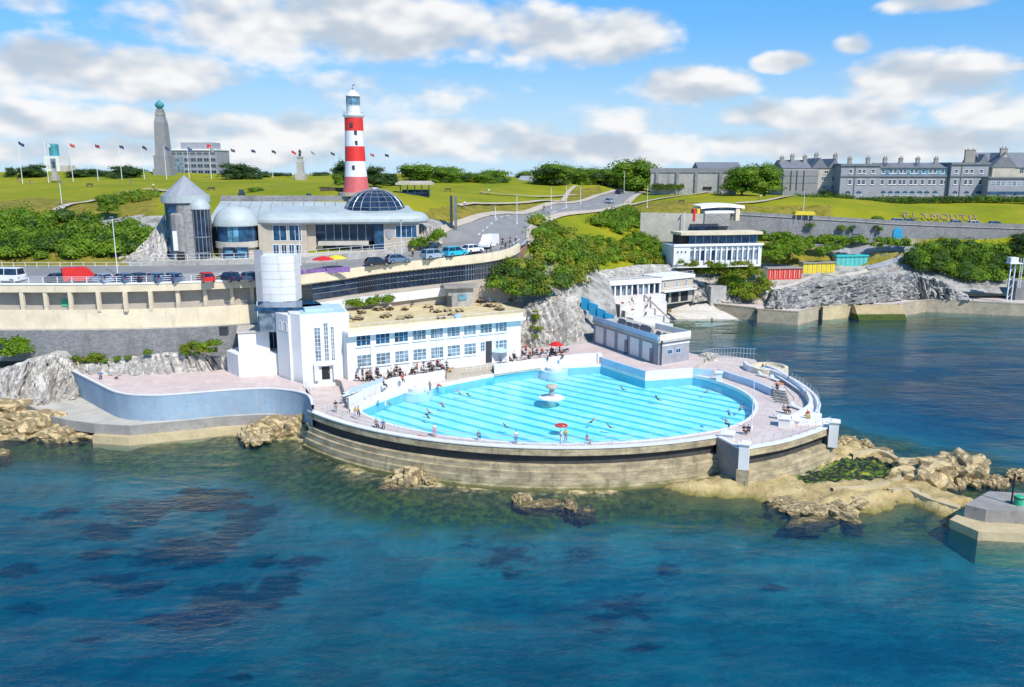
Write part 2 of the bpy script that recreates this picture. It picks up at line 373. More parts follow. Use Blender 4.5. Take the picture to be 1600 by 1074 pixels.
# central knoll, slopes of the right shore
for X,Y,zz in [(2,139,4.5),(8,143,6),(16,148,5.0),(-4,150,13),(6,152,13.5),(14,158,13),(-38,147,19.8),(-20,156,21.9),(-2,166,22.6),(3,158,21.9),(-60,144,19),(10,170,21.0),(20,176,13),(24,190,8.5),(32,184,6),(44,193,6.5),(50,205,6),(20,200,16),(10,192,21),(40,208,12.3),(60,212,12.3),(80,216,10),(40,226,17),(70,231,18),(90,222,8.9),(66,213,6.9),(67,219,7.6),(80,217,8.0),(81,222,8.4),(93,229,9.7),(86,214,7.4),(100,222,8.8),(110,226,11),(120,231,16),(100,231,17),(140,231,15.5),(180,233,15),(130,216,6),(150,212,4.5),(180,212,4.5),(60,204,3),(76,203,3.2),(120,207,3.3),(160,209,3.3),(200,212,3.3),(44,200,4.0),(-40,152,21),(-90,150,19),(0,148,9)]: CP.append(Vector((X,Y,zz)))
CPa=np.array([[p.x,p.y,p.z] for p in CP]); N_=len(CPa)
D_=np.hypot(CPa[:,None,0]-CPa[None,:,0],CPa[:,None,1]-CPa[None,:,1])
A_=np.zeros((N_+3,N_+3)); A_[:N_,:N_]=D_-np.eye(N_)*.6; A_[:N_,N_]=1; A_[:N_,N_+1:]=CPa[:,:2]; A_[N_,:N_]=1; A_[N_+1:,:N_]=CPa[:,:2].T
TERW=np.linalg.solve(A_,np.r_[CPa[:,2],0,0,0])
def terr(X,Y):
    X=np.atleast_1d(np.asarray(X,float)); Y=np.atleast_1d(np.asarray(Y,float))
    d=np.hypot(X[:,None]-CPa[None,:,0],Y[:,None]-CPa[None,:,1]); return d@TERW[:-3]+TERW[-3]+X*TERW[-2]+Y*TERW[-1]
def tz(x,y): return float(terr(x,y)[0])
def ground(px,py,Y0=140,Y1=340):      # where a sight line meets the hill
    d=ray(px,py); ys=np.arange(Y0,Y1,.5); xs=d.x*ys/d.y; zs=H+d.z*ys/d.y; g=terr(xs,ys)
    i=np.argmax(zs<=g) if (zs<=g).any() else len(ys)-1
    return Vector((xs[i],ys[i],float(g[i])))
front=[(-260,143.5),(-60,144),(-38,147),(-20,156),(-2,166),(3,158),(3,138.5),(12,139.5),(19,147),(20,186),(30,192.5),(38,199),(50,207),(64,209),(120,211),(160,210),(230,212),(300,215),(300,346),(-260,331)]
xs=np.arange(-260,301,2.0); ys=np.r_[np.arange(138,260,1.5),np.arange(260,347,3.0)]
GX,GY=np.meshgrid(xs,ys); GZ=terr(GX.ravel(),GY.ravel())
nx=len(xs); vs=[]; 
for X,Y,zz in zip(GX.ravel(),GY.ravel(),GZ):
    vs.append((X,Y,zz+.35*mnoise.noise((X*.12,Y*.12,0))+.12*mnoise.noise((X*.5,Y*.5,3))))
fs=[]
for j in range(len(ys)-1):
    for i in range(nx-1):
        if inpoly((xs[i]+xs[i+1])/2,(ys[j]+ys[j+1])/2,front): fs.append((j*nx+i,j*nx+i+1,(j+1)*nx+i+1,(j+1)*nx+i))
mb=MB(); mb.add(vs,fs)
m,t,b,co_=newmat('hill_grass')
n1=t.noise(co_,.05,6,.6); n2=t.noise(co_,.45,6,.7); n3=t.noise(co_,3.5,4,.7)
lawn=t.mix(t.ramp(n1,.35,.65),(.195,.23,.008),(.32,.295,.014)); lawn=t.mix(t.ramp(n3,.4,.7,0,.5),lawn,(.115,.165,.008))
rough=t.mix(t.ramp(n2,.35,.65),(.16,.165,.012),(.33,.25,.045)); rough=t.mix(t.ramp(n3,.45,.7,0,.6),rough,(.06,.08,.01))
at=t.new('ShaderNodeAttribute',attribute_name='rough_grass').outputs['Fac']
c=t.mix(t.ramp(t.math('ADD',at,t.math('MULTIPLY',t.math('SUBTRACT',n2,.5),.5)),.35,.65),lawn,rough)
gn=t.sep(t.new('ShaderNodeNewGeometry').outputs['Normal'])[2]
rk=t.mix(t.ramp(n2,.35,.6),(.20,.19,.17),(.42,.40,.36))
c=t.mix(t.ramp(t.math('ADD',gn,t.math('MULTIPLY',t.math('SUBTRACT',n2,.5),.25)),.62,.78,1,0),c,rk)
at2=t.new('ShaderNodeAttribute',attribute_name='bare').outputs['Fac']
c=t.mix(t.ramp(t.math('ADD',at2,t.math('MULTIPLY',t.math('SUBTRACT',n2,.5),.4)),.4,.6),c,rk)
t.set(b.inputs['Base Color'],c); b.inputs['Roughness'].default_value=.9; b.inputs['Specular IOR Level'].default_value=.15
t.l.new(t.bump(t.math('ADD',n3,n2),.6,.3),b.inputs['Normal']); M['hill']=m
hill=mb.build('hill',M['hill'],smooth=True,kind='structure')
RG=[[(-30,318),(60,308),(150,318),(240,300),(250,420),(-30,420)],[(655,330),(735,318),(850,320),(935,320),(930,302),(945,288),(900,300),(880,330),(760,360),(690,400),(640,400)],
    [(880,300),(930,292),(945,300),(870,330)],[(990,318),(1060,314),(1180,322),(1300,320),(1300,345),(990,340)],[(1200,350),(1450,350),(1450,420),(1180,420)]]
BR=[[(800,425),(1000,425),(1000,560),(800,560)],[(1050,415),(1200,415),(1200,520),(1050,520)],[(1190,415),(1480,415),(1600,440),(1600,500),(1190,500)],[(150,340),(260,335),(260,420),(200,420)],[(640,370),(700,370),(700,345),(640,340)]]
ra=hill.data.attributes.new('rough_grass','FLOAT','POINT'); ba=hill.data.attributes.new('bare','FLOAT','POINT')
def proj(p):
    q=Vector(p)-Vector((0,0,H)); zc=q.y*math.cos(PITCH)-q.z*math.sin(PITCH); yc=q.y*math.sin(PITCH)+q.z*math.cos(PITCH)
    return 800+FPX*q.x/zc, 537-FPX*yc/zc
P2=[proj(p) if p[1]>20 else (0,0) for p in vs]
n_=len(hill.data.vertices)
ra.data.foreach_set('value',[float(any(inpoly(a,b_,q) for q in RG)) for a,b_ in P2][:n_]); ba.data.foreach_set('value',[float(any(inpoly(a,b_,q) for q in BR)) for a,b_ in P2][:n_])
# country beyond the crest, out to the horizon
mb=MB(); mb.strip([(-6000,329,31.2),(-260,329,32.2),(60,344,29.0),(300,343,26.5),(6000,343,20)],[(-6000,1500,-3),(-260,1500,-3),(60,1500,-3),(300,1500,-3),(6000,1500,-3)]); mb.strip([(-6000,1500,-3),(6000,1500,-3)],[(-9000,9000,-160),(9000,9000,-160)])
mb.build('far_ground',M['hill'],kind='structure')
# ------------------------------------------------------------------ sea bed, weed, water
def shore_depth(X,Y):
    return 0
BEDC=[(-95,110,-.6),(-70,103,-1.2),(-55,103,-1.0),(-45,100,-1.0),(-33,104,-.6),(-28,97,-.7),(-18,91,-.35),(-10,88,-.25),(0,88,-.3),(10,88,-.15),(20,90,-.5),(28,92,-.4),(40,96,-.5),(50,97,-.5),(58,98,-.6),(62,92,-.5),(50,88,-.6),(40,84,-1.2),(34,80,-1.5),(26,84,-1.4),(12,83,-2),(0,82,-1.6),(-12,84,-1.6),(-22,88,-2),(-34,95,-2.5),(-60,95,-4),(-95,98,-4),(-130,120,-2),
 (-120,60,-6),(-60,60,-6),(0,60,-6),(60,60,-6),(120,60,-6),(-60,30,-6.5),(0,30,-6.5),(60,30,-6.5),(0,75,-4.5),(30,72,-4),(-40,82,-5),(80,80,-5),(75,100,-3),(90,120,-5),(60,125,-4),(42,132,-1.5),(40,150,-3),(60,160,-5),(100,160,-6),(140,170,-6),(48,180,-2),(60,195,-1.2),(44,192,-.8),(54,200,-.3),(80,195,-1.5),(100,198,-.9),(120,203,-2),(160,205,-3),(60,140,-4),(50,110,-1),(52,118,-2),(200,160,-6),(200,60,-6)]
Ba=np.array(BEDC,float); Db=np.hypot(Ba[:,None,0]-Ba[None,:,0],Ba[:,None,1]-Ba[None,:,1]); BEDW=np.linalg.solve(Db-np.eye(len(Ba))*.3+1e-9,Ba[:,2])
def bed(X,Y):
    d=np.hypot(np.atleast_1d(X)[:,None]-Ba[None,:,0],np.atleast_1d(Y)[:,None]-Ba[None,:,1]); return d@BEDW
xs=np.arange(-150,215,1.3); ys=np.arange(24,212,1.3); GX,GY=np.meshgrid(xs,ys); GZ=bed(GX.ravel(),GY.ravel())
vs=[(X,Y,max(-8.5,min(2.0,zz))+.45*mnoise.noise((X*.22,Y*.22,0))+.25*mnoise.noise((X*.7,Y*.7,5))) for X,Y,zz in zip(GX.ravel(),GY.ravel(),GZ)]
nx=len(xs); fs=[(j*nx+i,j*nx+i+1,(j+1)*nx+i+1,(j+1)*nx+i) for j in range(len(ys)-1) for i in range(nx-1)]
mb=MB(); mb.add(vs,fs)
m,t,b,co_=newmat('sea_bed')
z=t.sep(t.new('ShaderNodeNewGeometry').outputs['Position'])[2]; n=t.noise(co_,.18,7,.7); n2=t.noise(co_,1.1,6,.7)
c=t.mix(t.ramp(n,.40,.62),(.14,.235,.27),(.25,.35,.365))
zz=t.math('ADD',z,t.math('MULTIPLY',t.math('SUBTRACT',n2,.5),1.4))
gr=t.mix(t.ramp(n2,.4,.65),(.04,.062,.008),(.20,.18,.02))
wd_=t.new('ShaderNodeAttribute',attribute_name='weed').outputs['Fac']
c=t.mix(t.ramp(t.math('ADD',wd_,t.math('MULTIPLY',t.math('SUBTRACT',t.noise(t.mapping(co_,(.7,1.6,1)),.55,6,.65),.5),1.5)),.35,.75,0,.85),c,(.035,.04,.075))
c=t.mix(t.ramp(zz,-2.6,-1.2),c,gr)
sand=t.mix(t.ramp(n2,.35,.65),(.42,.33,.18),(.56,.46,.27))
c=t.mix(t.ramp(zz,-.25,.35),c,sand)
t.set(b.inputs['Base Color'],c); b.inputs['Roughness'].default_value=.95; b.inputs['Specular IOR Level'].default_value=.1; t.l.new(t.bump(n2,.6,.3),b.inputs['Normal'])
KP=[(335,779,60,11),(172,830,52,10),(155,866,28,8),(270,862,58,17),(318,872,42,14),(30,890,32,9),(185,905,58,8),(215,922,40,9),(345,940,55,22),(250,970,48,7),(322,966,62,17),(40,952,42,7),(430,930,35,15),(440,908,30,7),(412,880,25,9),(470,880,40,8),(490,966,25,5),(370,830,42,15),(240,806,26,10),(100,800,32,5),(60,808,26,4),(970,950,48,26),(940,975,40,12),(790,850,55,20),(905,862,42,12),(1040,890,26,14),(1210,922,30,8),(75,1056,14,5),(380,1062,18,5),(560,770,40,8),(720,840,30,10),(1000,1010,30,8),(130,1000,30,5),(220,790,60,9),(400,800,50,8)]
sb_=mb.build('sea_bed',m,smooth=True,kind='structure'); kv=np.array(vs); wv=np.zeros(len(kv))
for px,py,wx,wy in KP:
    zq=-4.0
    for _ in range(4): q_=W(px,py,zq); zq=float(bed(q_.x,q_.y)[0])
    rx=wx/FPX*math.hypot(q_.y,H)*1.15; ry=wy*math.hypot(q_.y,H)**2/(FPX*H)*1.1
    wv=np.maximum(wv,(.72 if px>500 else 1)*np.exp(-(((kv[:,0]-q_.x)/rx)**2+((kv[:,1]-q_.y)/ry)**2)*.9))
at_=sb_.data.attributes.new('weed','FLOAT','POINT'); at_.data.foreach_set('value',wv[:len(sb_.data.vertices)])
mb=MB(); mb.quad((-6000,-600,-9),(6000,-600,-9),(6000,400,-9),(-6000,400,-9)); mb.build('deep_sea_bed',m,kind='structure')
m,t,b,co_=newmat('sea_water')
out=t.n['Material Output']; t.n.remove(b)
v=t.mapping(co_,(1,1.9,1),(0,0,R(12)))
w1=t.noise(v,.16,3,.5); w2=t.noise(v,.75,5,.6,.5); w3=t.noise(v,2.8,4,.6)
calm=t.ramp(t.noise(t.mapping(co_,(1,2.2,1)),.03,4,.6),.38,.6,.25,1)
hh=t.math('ADD',t.math('MULTIPLY',w1,1.0),t.math('ADD',t.math('MULTIPLY',w2,.55),t.math('MULTIPLY',w3,.22)))
hh=t.math('MULTIPLY',hh,calm)
bp=t.bump(hh,.55,.55)
gl=t.new('ShaderNodeBsdfGlossy'); gl.inputs['Roughness'].default_value=.06; gl.inputs['Color'].default_value=(1,1,1,1); t.l.new(bp,gl.inputs['Normal'])
tr=t.new('ShaderNodeBsdfTransparent')
df=t.new('ShaderNodeBsdfDiffuse'); t.set(df.inputs[0],t.mix(t.ramp(t.noise(co_,.02,5,.6),.38,.62),(.004,.068,.125),(.006,.056,.168)))
body=t.new('ShaderNodeMixShader'); body.inputs[0].default_value=.22; t.l.new(tr.outputs[0],body.inputs[1]); t.l.new(df.outputs[0],body.inputs[2])
fr=t.new('ShaderNodeFresnel'); fr.inputs['IOR'].default_value=1.33; t.l.new(bp,fr.inputs['Normal'])
mx=t.new('ShaderNodeMixShader'); t.l.new(t.math('MULTIPLY',fr.outputs[0],.8),mx.inputs[0]); t.l.new(body.outputs[0],mx.inputs[1]); t.l.new(gl.outputs[0],mx.inputs[2]); t.l.new(mx.outputs[0],out.inputs['Surface'])
va=t.new('ShaderNodeVolumeAbsorption'); va.inputs['Color'].default_value=(.0,.80,.865,1); va.inputs['Density'].default_value=.28; t.l.new(va.outputs[0],out.inputs['Volume'])
M['sea']=m
mb=MB(); P=[(-6000,-600),(6000,-600),(6000,300),(-6000,300)]
mb.prism(P,-8.95,0,bottom=True); mb.build('sea_water',M['sea'],kind='structure')
# ================================================================== THE LIDO
ZD=4.4; ZT=5.4; ZW=4.0
def circ_fit(pts):
    A=np.array([[p.x,p.y,1] for p in pts]); b=np.array([p.x**2+p.y**2 for p in pts]); s_,_,_,_=np.linalg.lstsq(A,b,rcond=None)
    cx,cy=s_[0]/2,s_[1]/2; return cx,cy,math.sqrt(s_[2]+cx*cx+cy*cy)
wp=[W(a,b,4.9) for a,b in [(487,640),(520,654),(560,667),(597,676),(635,683),(672,688),(710,692),(747,695),(785,697),(822,698),(860,699),(917,698.5),(982,697),(1047,692),(1090,687),(1122,683)]]
CX,CY,CR=circ_fit(wp[1:])
a0=math.atan2(wp[0].y-CY,wp[0].x-CX); a1=math.atan2(wp[-1].y-CY,wp[-1].x-CX)
if a1<a0: a1+=2*math.pi
ARC=[Vector((CX+CR*math.cos(a0+(a1-a0)*i/72),CY+CR*math.sin(a0+(a1-a0)*i/72),0)) for i in range(73)]
RW=smooth_path([W(a,b,4.9) for a,b in [(1160,702),(1180,698.5),(1225,690),(1265,678),(1301,665)]],5); RW=[Vector((p.x,p.y,0)) for p in RW]
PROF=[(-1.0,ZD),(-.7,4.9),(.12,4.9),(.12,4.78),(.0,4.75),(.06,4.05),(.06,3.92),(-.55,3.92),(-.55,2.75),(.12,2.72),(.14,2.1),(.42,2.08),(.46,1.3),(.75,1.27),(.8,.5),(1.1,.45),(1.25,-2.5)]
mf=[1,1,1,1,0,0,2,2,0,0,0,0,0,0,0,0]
def seawall_mats():
    m,t,b,co=newmat('tidal_concrete')
    z=t.sep(t.new('ShaderNodeNewGeometry').outputs['Position'])[2]
    n=t.noise(t.mapping(co,(1,1,2.5)),.5,7,.7); n2=t.noise(co,3,5,.7)
    c=t.mix(t.ramp(n,.35,.65),(.30,.245,.15),(.54,.45,.28))
    cr=t.math('FRACT',t.math('MULTIPLY',z,1.62)); c=t.mix(t.ramp(cr,.0,.14,.6,0),c,(.12,.10,.07))
    c=t.mix(t.ramp(t.noise(t.mapping(co,(1,1,.1)),.9,6,.7),.5,.68,0,.6),c,(.13,.115,.08))
    zz=t.math('ADD',z,t.math('MULTIPLY',t.math('SUBTRACT',n,.5),1.2))
    c=t.mix(t.ramp(zz,.1,.9,.85,0),c,(.11,.12,.018))
    t.set(b.inputs['Base Color'],c); b.inputs['Roughness'].default_value=.9; t.l.new(t.bump(t.math('ADD',n2,cr),.6,.12),b.inputs['Normal']); return m
M['tidal']=seawall_mats(); M['tar']=pm('blackened_concrete',(.055,.053,.05),.9,.3,.8)  # near-black colour for the coping underside and the recess face below it
sw=thing('pool_sea_wall','long curved stepped concrete wall holding the round bathing pool above the sea','sea wall',(CX,CY-CR,0))
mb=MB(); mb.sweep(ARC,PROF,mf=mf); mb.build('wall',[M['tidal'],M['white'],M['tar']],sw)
mb=MB(); j=ARC[-1]; k=W(1158,702,4.9)
mb.sweep([j,Vector((k.x,k.y,0))],[(0,-1.5),(0,4.75)],m=0); mb.sweep([j,Vector((k.x,k.y,0))],[(.02,4.75),(.02,4.95),(-.5,4.95),(-.5,ZD)],m=1)
mb.build('cross_wall',[M['conc_d'],M['white']],sw); q9=W(1164,690,5.8); mb=MB(); mb.box(q9.x,q9.y+.1,-2,1.35,1.35,4.6,R(-20)); mb.build('pillar_base',M['tidal'],sw)
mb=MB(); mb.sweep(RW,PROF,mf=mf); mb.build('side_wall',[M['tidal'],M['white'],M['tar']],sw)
def pillar(px,py,z0,z1,w,label,cap=.25):
    p=W(px,py,z1); t_=thing('wall_pillar',label,'pillar',(p.x,p.y,z0),'white pillars ending the sea walls')
    mb=MB(); mb.box(p.x,p.y,z0,w,w,z1-z0-cap,R(-20)); mb.build('shaft',M['white'],t_)
    mb=MB(); mb.box(p.x,p.y,z1-cap,w+.3,w+.3,cap*.6,R(-20)); mb.box(p.x,p.y,z1-cap*.4,w*.7,w*.7,cap*.5,R(-20)); mb.build('cap',M['white2'],t_); return t_
pillar(1164,690,2.6,5.8,1.1,'tall white square pillar at the front corner where the side sea wall begins')
pillar(1138,674,ZD,5.4,1.3,'squat white pillar on the inner end of the pool wall gap')
pillar(1304,656,2.5,5.9,1.1,'white pillar closing the right end of the side sea wall')
pillar(1226,650,ZD,5.7,1.3,'white block at the end of the low wall beside the curved seat')
# ---- decks
poolpx=[(562,643),(572,652),(610,667),(660,678.7),(710,687.5),(760,692.5),(810,696.5),(860,698),(917,697.5),(982,694.5),(1047,688.5),(1112,678.5),(1141,671),(1163,661.5),(1175,651),(1179,637),(1168,621.5),(1144,608.5),(1108,596),(1082,590)]
back=[(1008,595.5),(939,573),(897,575),(838.5,579),(780,587),(735,596),(685,606),(662,609),(640,612),(600,627)]
POOL=smooth_path([W(a,b,ZW) for a,b in poolpx],4)+[W(a,b,ZW) for a,b in back]
POOL=[Vector((p.x,p.y,0)) for p in POOL]
# keep pool clear of the outer wall
q=Vector((CX,CY,0)); POOL=[(q+(p-q)*min(1,(CR-2.2)/(p-q).length)) if (p-q).length>CR-2.2 and p.y<CY and p.x<16 else p for p in POOL]
def fl(l,z): return [(W(a,b,z).x,W(a,b,z).y) for a,b in l]
inner=[q+(p-q)*((CR-1.0)/CR) for p in ARC]
RWi=[p+Vector((-.3,.9,0)) for p in RW]
OUT=smooth_path([W(a,b,ZT) for a,b in [(1198,571),(1215,578),(1232,588),(1257,604),(1274,618),(1280,633),(1277,645)]],4); OUT=[Vector((p.x,p.y,0)) for p in OUT]
outer=[(p.x,p.y) for p in inner]+[(k.x+.5,k.y+.6)]+[(p.x,p.y) for p in RWi]+[(p.x-.3,p.y) for p in reversed(OUT)]+fl([(1180,562),(1140,556),(1100,556)],ZD)+[(26,146),(14,152),(-20,140),(-31,126)]+fl([(474,600),(487,620)],ZD)
M['deckpool']=M['deck']
sheet([outer,[(p.x,p.y) for p in POOL]],ZD,'pool_deck',M['deck'],kind='structure')
mb=MB(); mb.prism(fl([(487,641),(474,601),(436,588),(380,580)],ZD)+[(-30,140),(10,150),(30,146)]+fl([(1180,563),(1215,579)],ZD)+fl([(1255,640),(1240,660)],ZD)+[(p.x,p.y) for p in reversed(inner[4::6])],-3,ZD-.05); 
# pool basin
m,t,b,co=newmat('striped_pool_floor')
sx,sy,sz=t.sep(co); sv=t.math('ADD',t.math('MULTIPLY',sx,.643),t.math('MULTIPLY',sy,.766))
wob=t.noise(co,.9,4,.6); fr_=t.math('FRACT',t.math('ADD',t.math('DIVIDE',sv,2.5),t.math('MULTIPLY',t.math('SUBTRACT',wob,.5),.20)))
st=t.math('MULTIPLY',t.ramp(fr_,.60,.69),t.ramp(fr_,.90,1.0,1,0))
caus=t.new('ShaderNodeTexVoronoi',feature='DISTANCE_TO_EDGE'); caus.inputs['Scale'].default_value=1.1; t.l.new(t.mapping(co,(1,1,1)),caus.inputs['Vector'])
lt=t.mix(t.ramp(t.noise(co,.25,5,.65),.35,.65),(.27,.80,.92),(.50,.91,.97)); dk=t.mix(t.ramp(wob,.35,.65),(.012,.46,.66),(.03,.55,.72))
c=t.mix(st,lt,dk); c=t.mix(t.ramp(t.noise(co,1.6,5,.7),.46,.68,0,.5),c,(.10,.68,.82))
t.set(b.inputs['Base Color'],c); b.inputs['Roughness'].default_value=.9; M['poolfloor']=m
M['poolside']=pm('pool_side_blue',(.02,.44,.62),.8,.1,.5)
sp=thing('swimming_pool','huge half round outdoor pool with turquoise striped floor','pool',(CX,CY,ZW))
sheet([[(p.x,p.y) for p in POOL]],2.75,'pool_floor',M['poolfloor'],parent=sp)
mb=MB(); mb.strip([Vector((p.x,p.y,2.7)) for p in POOL],[Vector((p.x,p.y,ZW-.02)) for p in POOL],0,True); mb.strip([Vector((p.x,p.y,ZW-.02)) for p in POOL],[Vector((p.x,p.y,ZD)) for p in POOL],1,True)
mb.build('basin_side',[M['poolside'],M['white']],sp)
mb=MB(); pc=sum(POOL,Vector())/len(POOL); mb.sweep(POOL,[(0,ZD+.004),(0,ZD+.06),(.45,ZD+.06),(.45,ZD+.004)],close=True); mb.build('coping',M['white'],sp)
m,t,b,co=newmat('pool_water'); t.n.remove(b); out=t.n['Material Output']
h=t.noise(co,1.3,4,.6,.4); bp=t.bump(h,.35,.15)
gl=t.new('ShaderNodeBsdfGlossy'); gl.inputs['Roughness'].default_value=.05; t.l.new(bp,gl.inputs['Normal'])
tr=t.new('ShaderNodeBsdfTransparent'); tr.inputs[0].default_value=(.86,.985,1,1)
fr=t.new('ShaderNodeFresnel'); fr.inputs['IOR'].default_value=1.33; t.l.new(bp,fr.inputs['Normal'])
mx=t.new('ShaderNodeMixShader'); t.l.new(fr.outputs[0],mx.inputs[0]); t.l.new(tr.outputs[0],mx.inputs[1]); t.l.new(gl.outputs[0],mx.inputs[2]); t.l.new(mx.outputs[0],out.inputs[0])
sheet([[(p.x,p.y) for p in POOL]],ZW,'water_surface',m,parent=sp)
# ---- railings
_post={}
def railing(path,z,h,step,label,mat='rail',nr=2,name='railing',r=.035,group=None,pr=.04):
    path=[Vector((p[0],p[1],z if len(p)<3 or z is not None else p[2])) for p in path]
    rt=thing(name,label,'railing',path[0],group)
    mb=MB()
    for i in range(nr): mb.tube([p+Vector((0,0,h*(i+1)/nr)) for p in path],r,4)
    mb.build('rail',M[mat],rt)
    key=(round(h,2),mat,pr)
    if key not in _post:
        q_=MB(); q_.box(0,0,0,pr*2,pr*2,h); me=bpy.data.meshes.new('post'); me.from_pydata(q_.v,[],q_.f); me.materials.append(M[mat]); _post[key]=me
    L=0; nxt=0; cnt=0
    for i in range(len(path)-1):
        a,b_=path[i],path[i+1]; l=(b_-a).length
        while nxt<=L+l and cnt<95:
            p=a+(b_-a)*((nxt-L)/max(l,1e-6)); o=link(_post[key],'post',rt); o.location=p; cnt+=1; nxt+=step
        L+=l
    return rt
railing([q+(p-q)*((CR-.85)/CR) for p in ARC],4.9,1.0,2.2,'thin grey railing standing along the curved front edge of the pool','railg',2,r=.02,pr=.025)
railing([p+Vector((-.1,.5,0)) for p in RW],4.9,1.0,1.6,'thin grey railing along the right hand sea wall below the seat','railg',2,r=.02,pr=.025)
railing([q+(p-q)*((CR-2.0)/CR) for p in ARC[2:60]],ZD,1.05,3.3,'inner pool edge railing between the walkway and the water','railg',2,r=.02,pr=.025)
# ---- right hand curved seat wall
INN=smooth_path([W(a,b,ZD) for a,b in [(1163,574),(1172,581),(1200,586),(1226,596),(1250,612),(1264,629),(1265,642),(1252,652),(1234,662)]],4); INN=[Vector((p.x,p.y,0)) for p in INN]
cw=thing('curved_seat_wall','broad white curved wall with a seat top round the right end of the bathing deck','wall',(INN[0].x,INN[0].y,ZD))
mb=MB(); mb.sweep(INN,[(.25,ZD),(.25,5.35),(.2,5.4),(-.25,5.4),(-.25,4.9),(-1.3,4.9)]); mb.build('seat_back',M['white'],cw)
mb=MB(); mb.sweep(OUT,[(.9,4.95),(.3,4.95),(.3,5.45),(-.15,5.45),(-.15,5.1)],m=0); mb.sweep(OUT,[(-.15,5.1),(-.2,3),(-.5,-2)],m=1); mb.build('outer_parapet',[M['white'],M['tank']],cw)
mb=MB(); mb.sweep([Vector((W(a,b_,ZD).x,W(a,b_,ZD).y,0)) for a,b_ in [(1232,662),(1262,664),(1298,662)]],[(.2,ZD),(.2,5.1),(-.2,5.1),(-.2,ZD)]); mb.build('low_wall',M['white'],cw); mb=MB(); e9=OUT[-1]; mb.box(e9.x-.5,e9.y-.1,ZD-2.5,1.6,1.2,3.5,.2); mb.build('end_block',M['white'],cw)
railing(OUT,5.45,.8,1.4,'grey railing on the outer rim of the curved seat wall','railg',2,r=.02,pr=.025)
bs=W(1208,574,5.6); o=MB().lathe([(3.0,-1),(2.9,5.3),(2.7,5.35),(2.4,5.35),(2.4,4.9),(0,4.9)],bs.x,bs.y+2,20).build('round_bastion',M['cream'],label='round cream coloured bastion wall behind the curved white seat',cat='bastion')
# pale blue promenade wall with stairs
PB=smooth_path([W(a,b,ZD) for a,b in [(1122,587),(1150,597),(1180,607),(1206,619)]],4); PB=[Vector((p.x,p.y,0)) for p in PB]
o=MB().sweep(PB,[(.15,ZD),(.15,5.45),(-.15,5.45),(-.15,ZD)],m=0).build('promenade_wall',M['paleblue'],label='low pale blue curved wall on the deck right of the pool',cat='wall')
pillar(1124,580,ZD,5.9,.8,'slim white pillar at the left start of the pale blue wall')
stt=thing('deck_steps','grey steps with handrails beside the end of the pale blue wall','steps',W(1212,632,ZD))
for i in range(4):
    a=W(1206+i*1.5,620+i*3,ZD); mb=MB(); mb.box(a.x+1.0,a.y-.2,ZD,1.9,.5,.75-.18*i,R(-38)); mb.build('step',M['conc_d'],stt)
for off in (0,1.7):
    a=W(1205,612,ZT); b_=W(1220,632,ZD); mb=MB(); mb.tube([(a.x+off,a.y,ZT+.8),(b_.x+off,b_.y,ZD+.9),(b_.x+off,b_.y,ZD)],.04,5); mb.build('handrail',M['dark'],stt)
# ---- upper terrace and pool back walls
wallA=[Vector((W(a,b,ZD).x,W(a,b,ZD).y,0)) for a,b in [(544,640),(580,622),(614,607),(640,603.5),(667,600),(694,594)]]
wallB=[Vector((W(a,b,ZD).x,W(a,b,ZD).y,0)) for a,b in [(772,585),(835,576),(897,568.5),(933,566)]]
pw=[Vector((POOL[i].x,POOL[i].y,0)) for i in range(len(POOL))]
c1=Vector((W(1008,595.5,ZW).x,W(1008,595.5,ZW).y,0)); c2=Vector((W(1082,590,ZW).x,W(1082,590,ZW).y,0)); c0=wallB[-1]; c9=Vector((W(939,573,ZW).x,W(939,573,ZW).y,0))
FA=Vector((-24.1,118.6,0)); FB=FA+Vector((.882,.471,0))*28.9
FR=Frame(FA,FB)
tp=[(p.x,p.y) for p in wallA]+[(wallA[-1].x+.4,wallA[-1].y+3.2),(wallB[0].x-.3,wallB[0].y+2.6)]+[(p.x,p.y) for p in wallB]+[(c9.x+.5,c9.y+.25),(c1.x,c1.y+.25),(c2.x,c2.y+.3)]+fl([(1100,560)],ZT)+[(27,146),(16,152),(-2,150),(-28,122),(-25,118)]
def rot_(p): return p
MB().prism(tp,ZD-.3,ZT,1,0).build('upper_terrace',[M['pink'],M['conc']],kind='structure')
wt=thing('terrace_parapet','white parapet wall climbing in front of the cafe terrace left of the sandy steps','wall',(wallA[0].x,wallA[0].y,ZD))
mb=MB(); mb.sweep(wallA,[(.12,ZD),(.12,6.0),(-.2,6.0),(-.2,ZT)]); mb.build('parapet',M['white'],wt)
mb=MB(); mb.sweep([p+Vector((.5,-1.6,0)) for p in wallA[:4]],[(.1,ZD),(.1,4.95),(-.2,4.95),(-.2,ZD)]); mb.build('low_kerb',M['white'],wt)
wt=thing('pool_back_wall','white wall along the back of the pool right of the sandy steps','wall',(wallB[0].x,wallB[0].y,ZD))
mb=MB(); mb.sweep(wallB,[(.12,ZD),(.12,5.95),(-.2,5.95),(-.2,ZT)]); mb.build('parapet',M['white'],wt)
mb=MB(); mb.sweep([c9+Vector((0,.03,0)),c1+Vector((0,.03,0))],[(0,ZW-1.2),(0,5.5),(-.35,5.5),(-.35,ZT)]); mb.build('painted_wall',M['paleblue'],wt); mb=MB(); mb.box(c0.x+.25,c0.y+.1,ZD-.4,.7,.9,1.96,.3); mb.build('end_block',M['white'],wt)
mb=MB(); mb.sweep([c1+Vector((0.01,.02,0)),c2+Vector((0,.02,0))],[(0,ZW-1.2),(0,5.5),(-.35,5.5),(-.35,ZT)]); mb.build('white_wall',M['white'],wt)
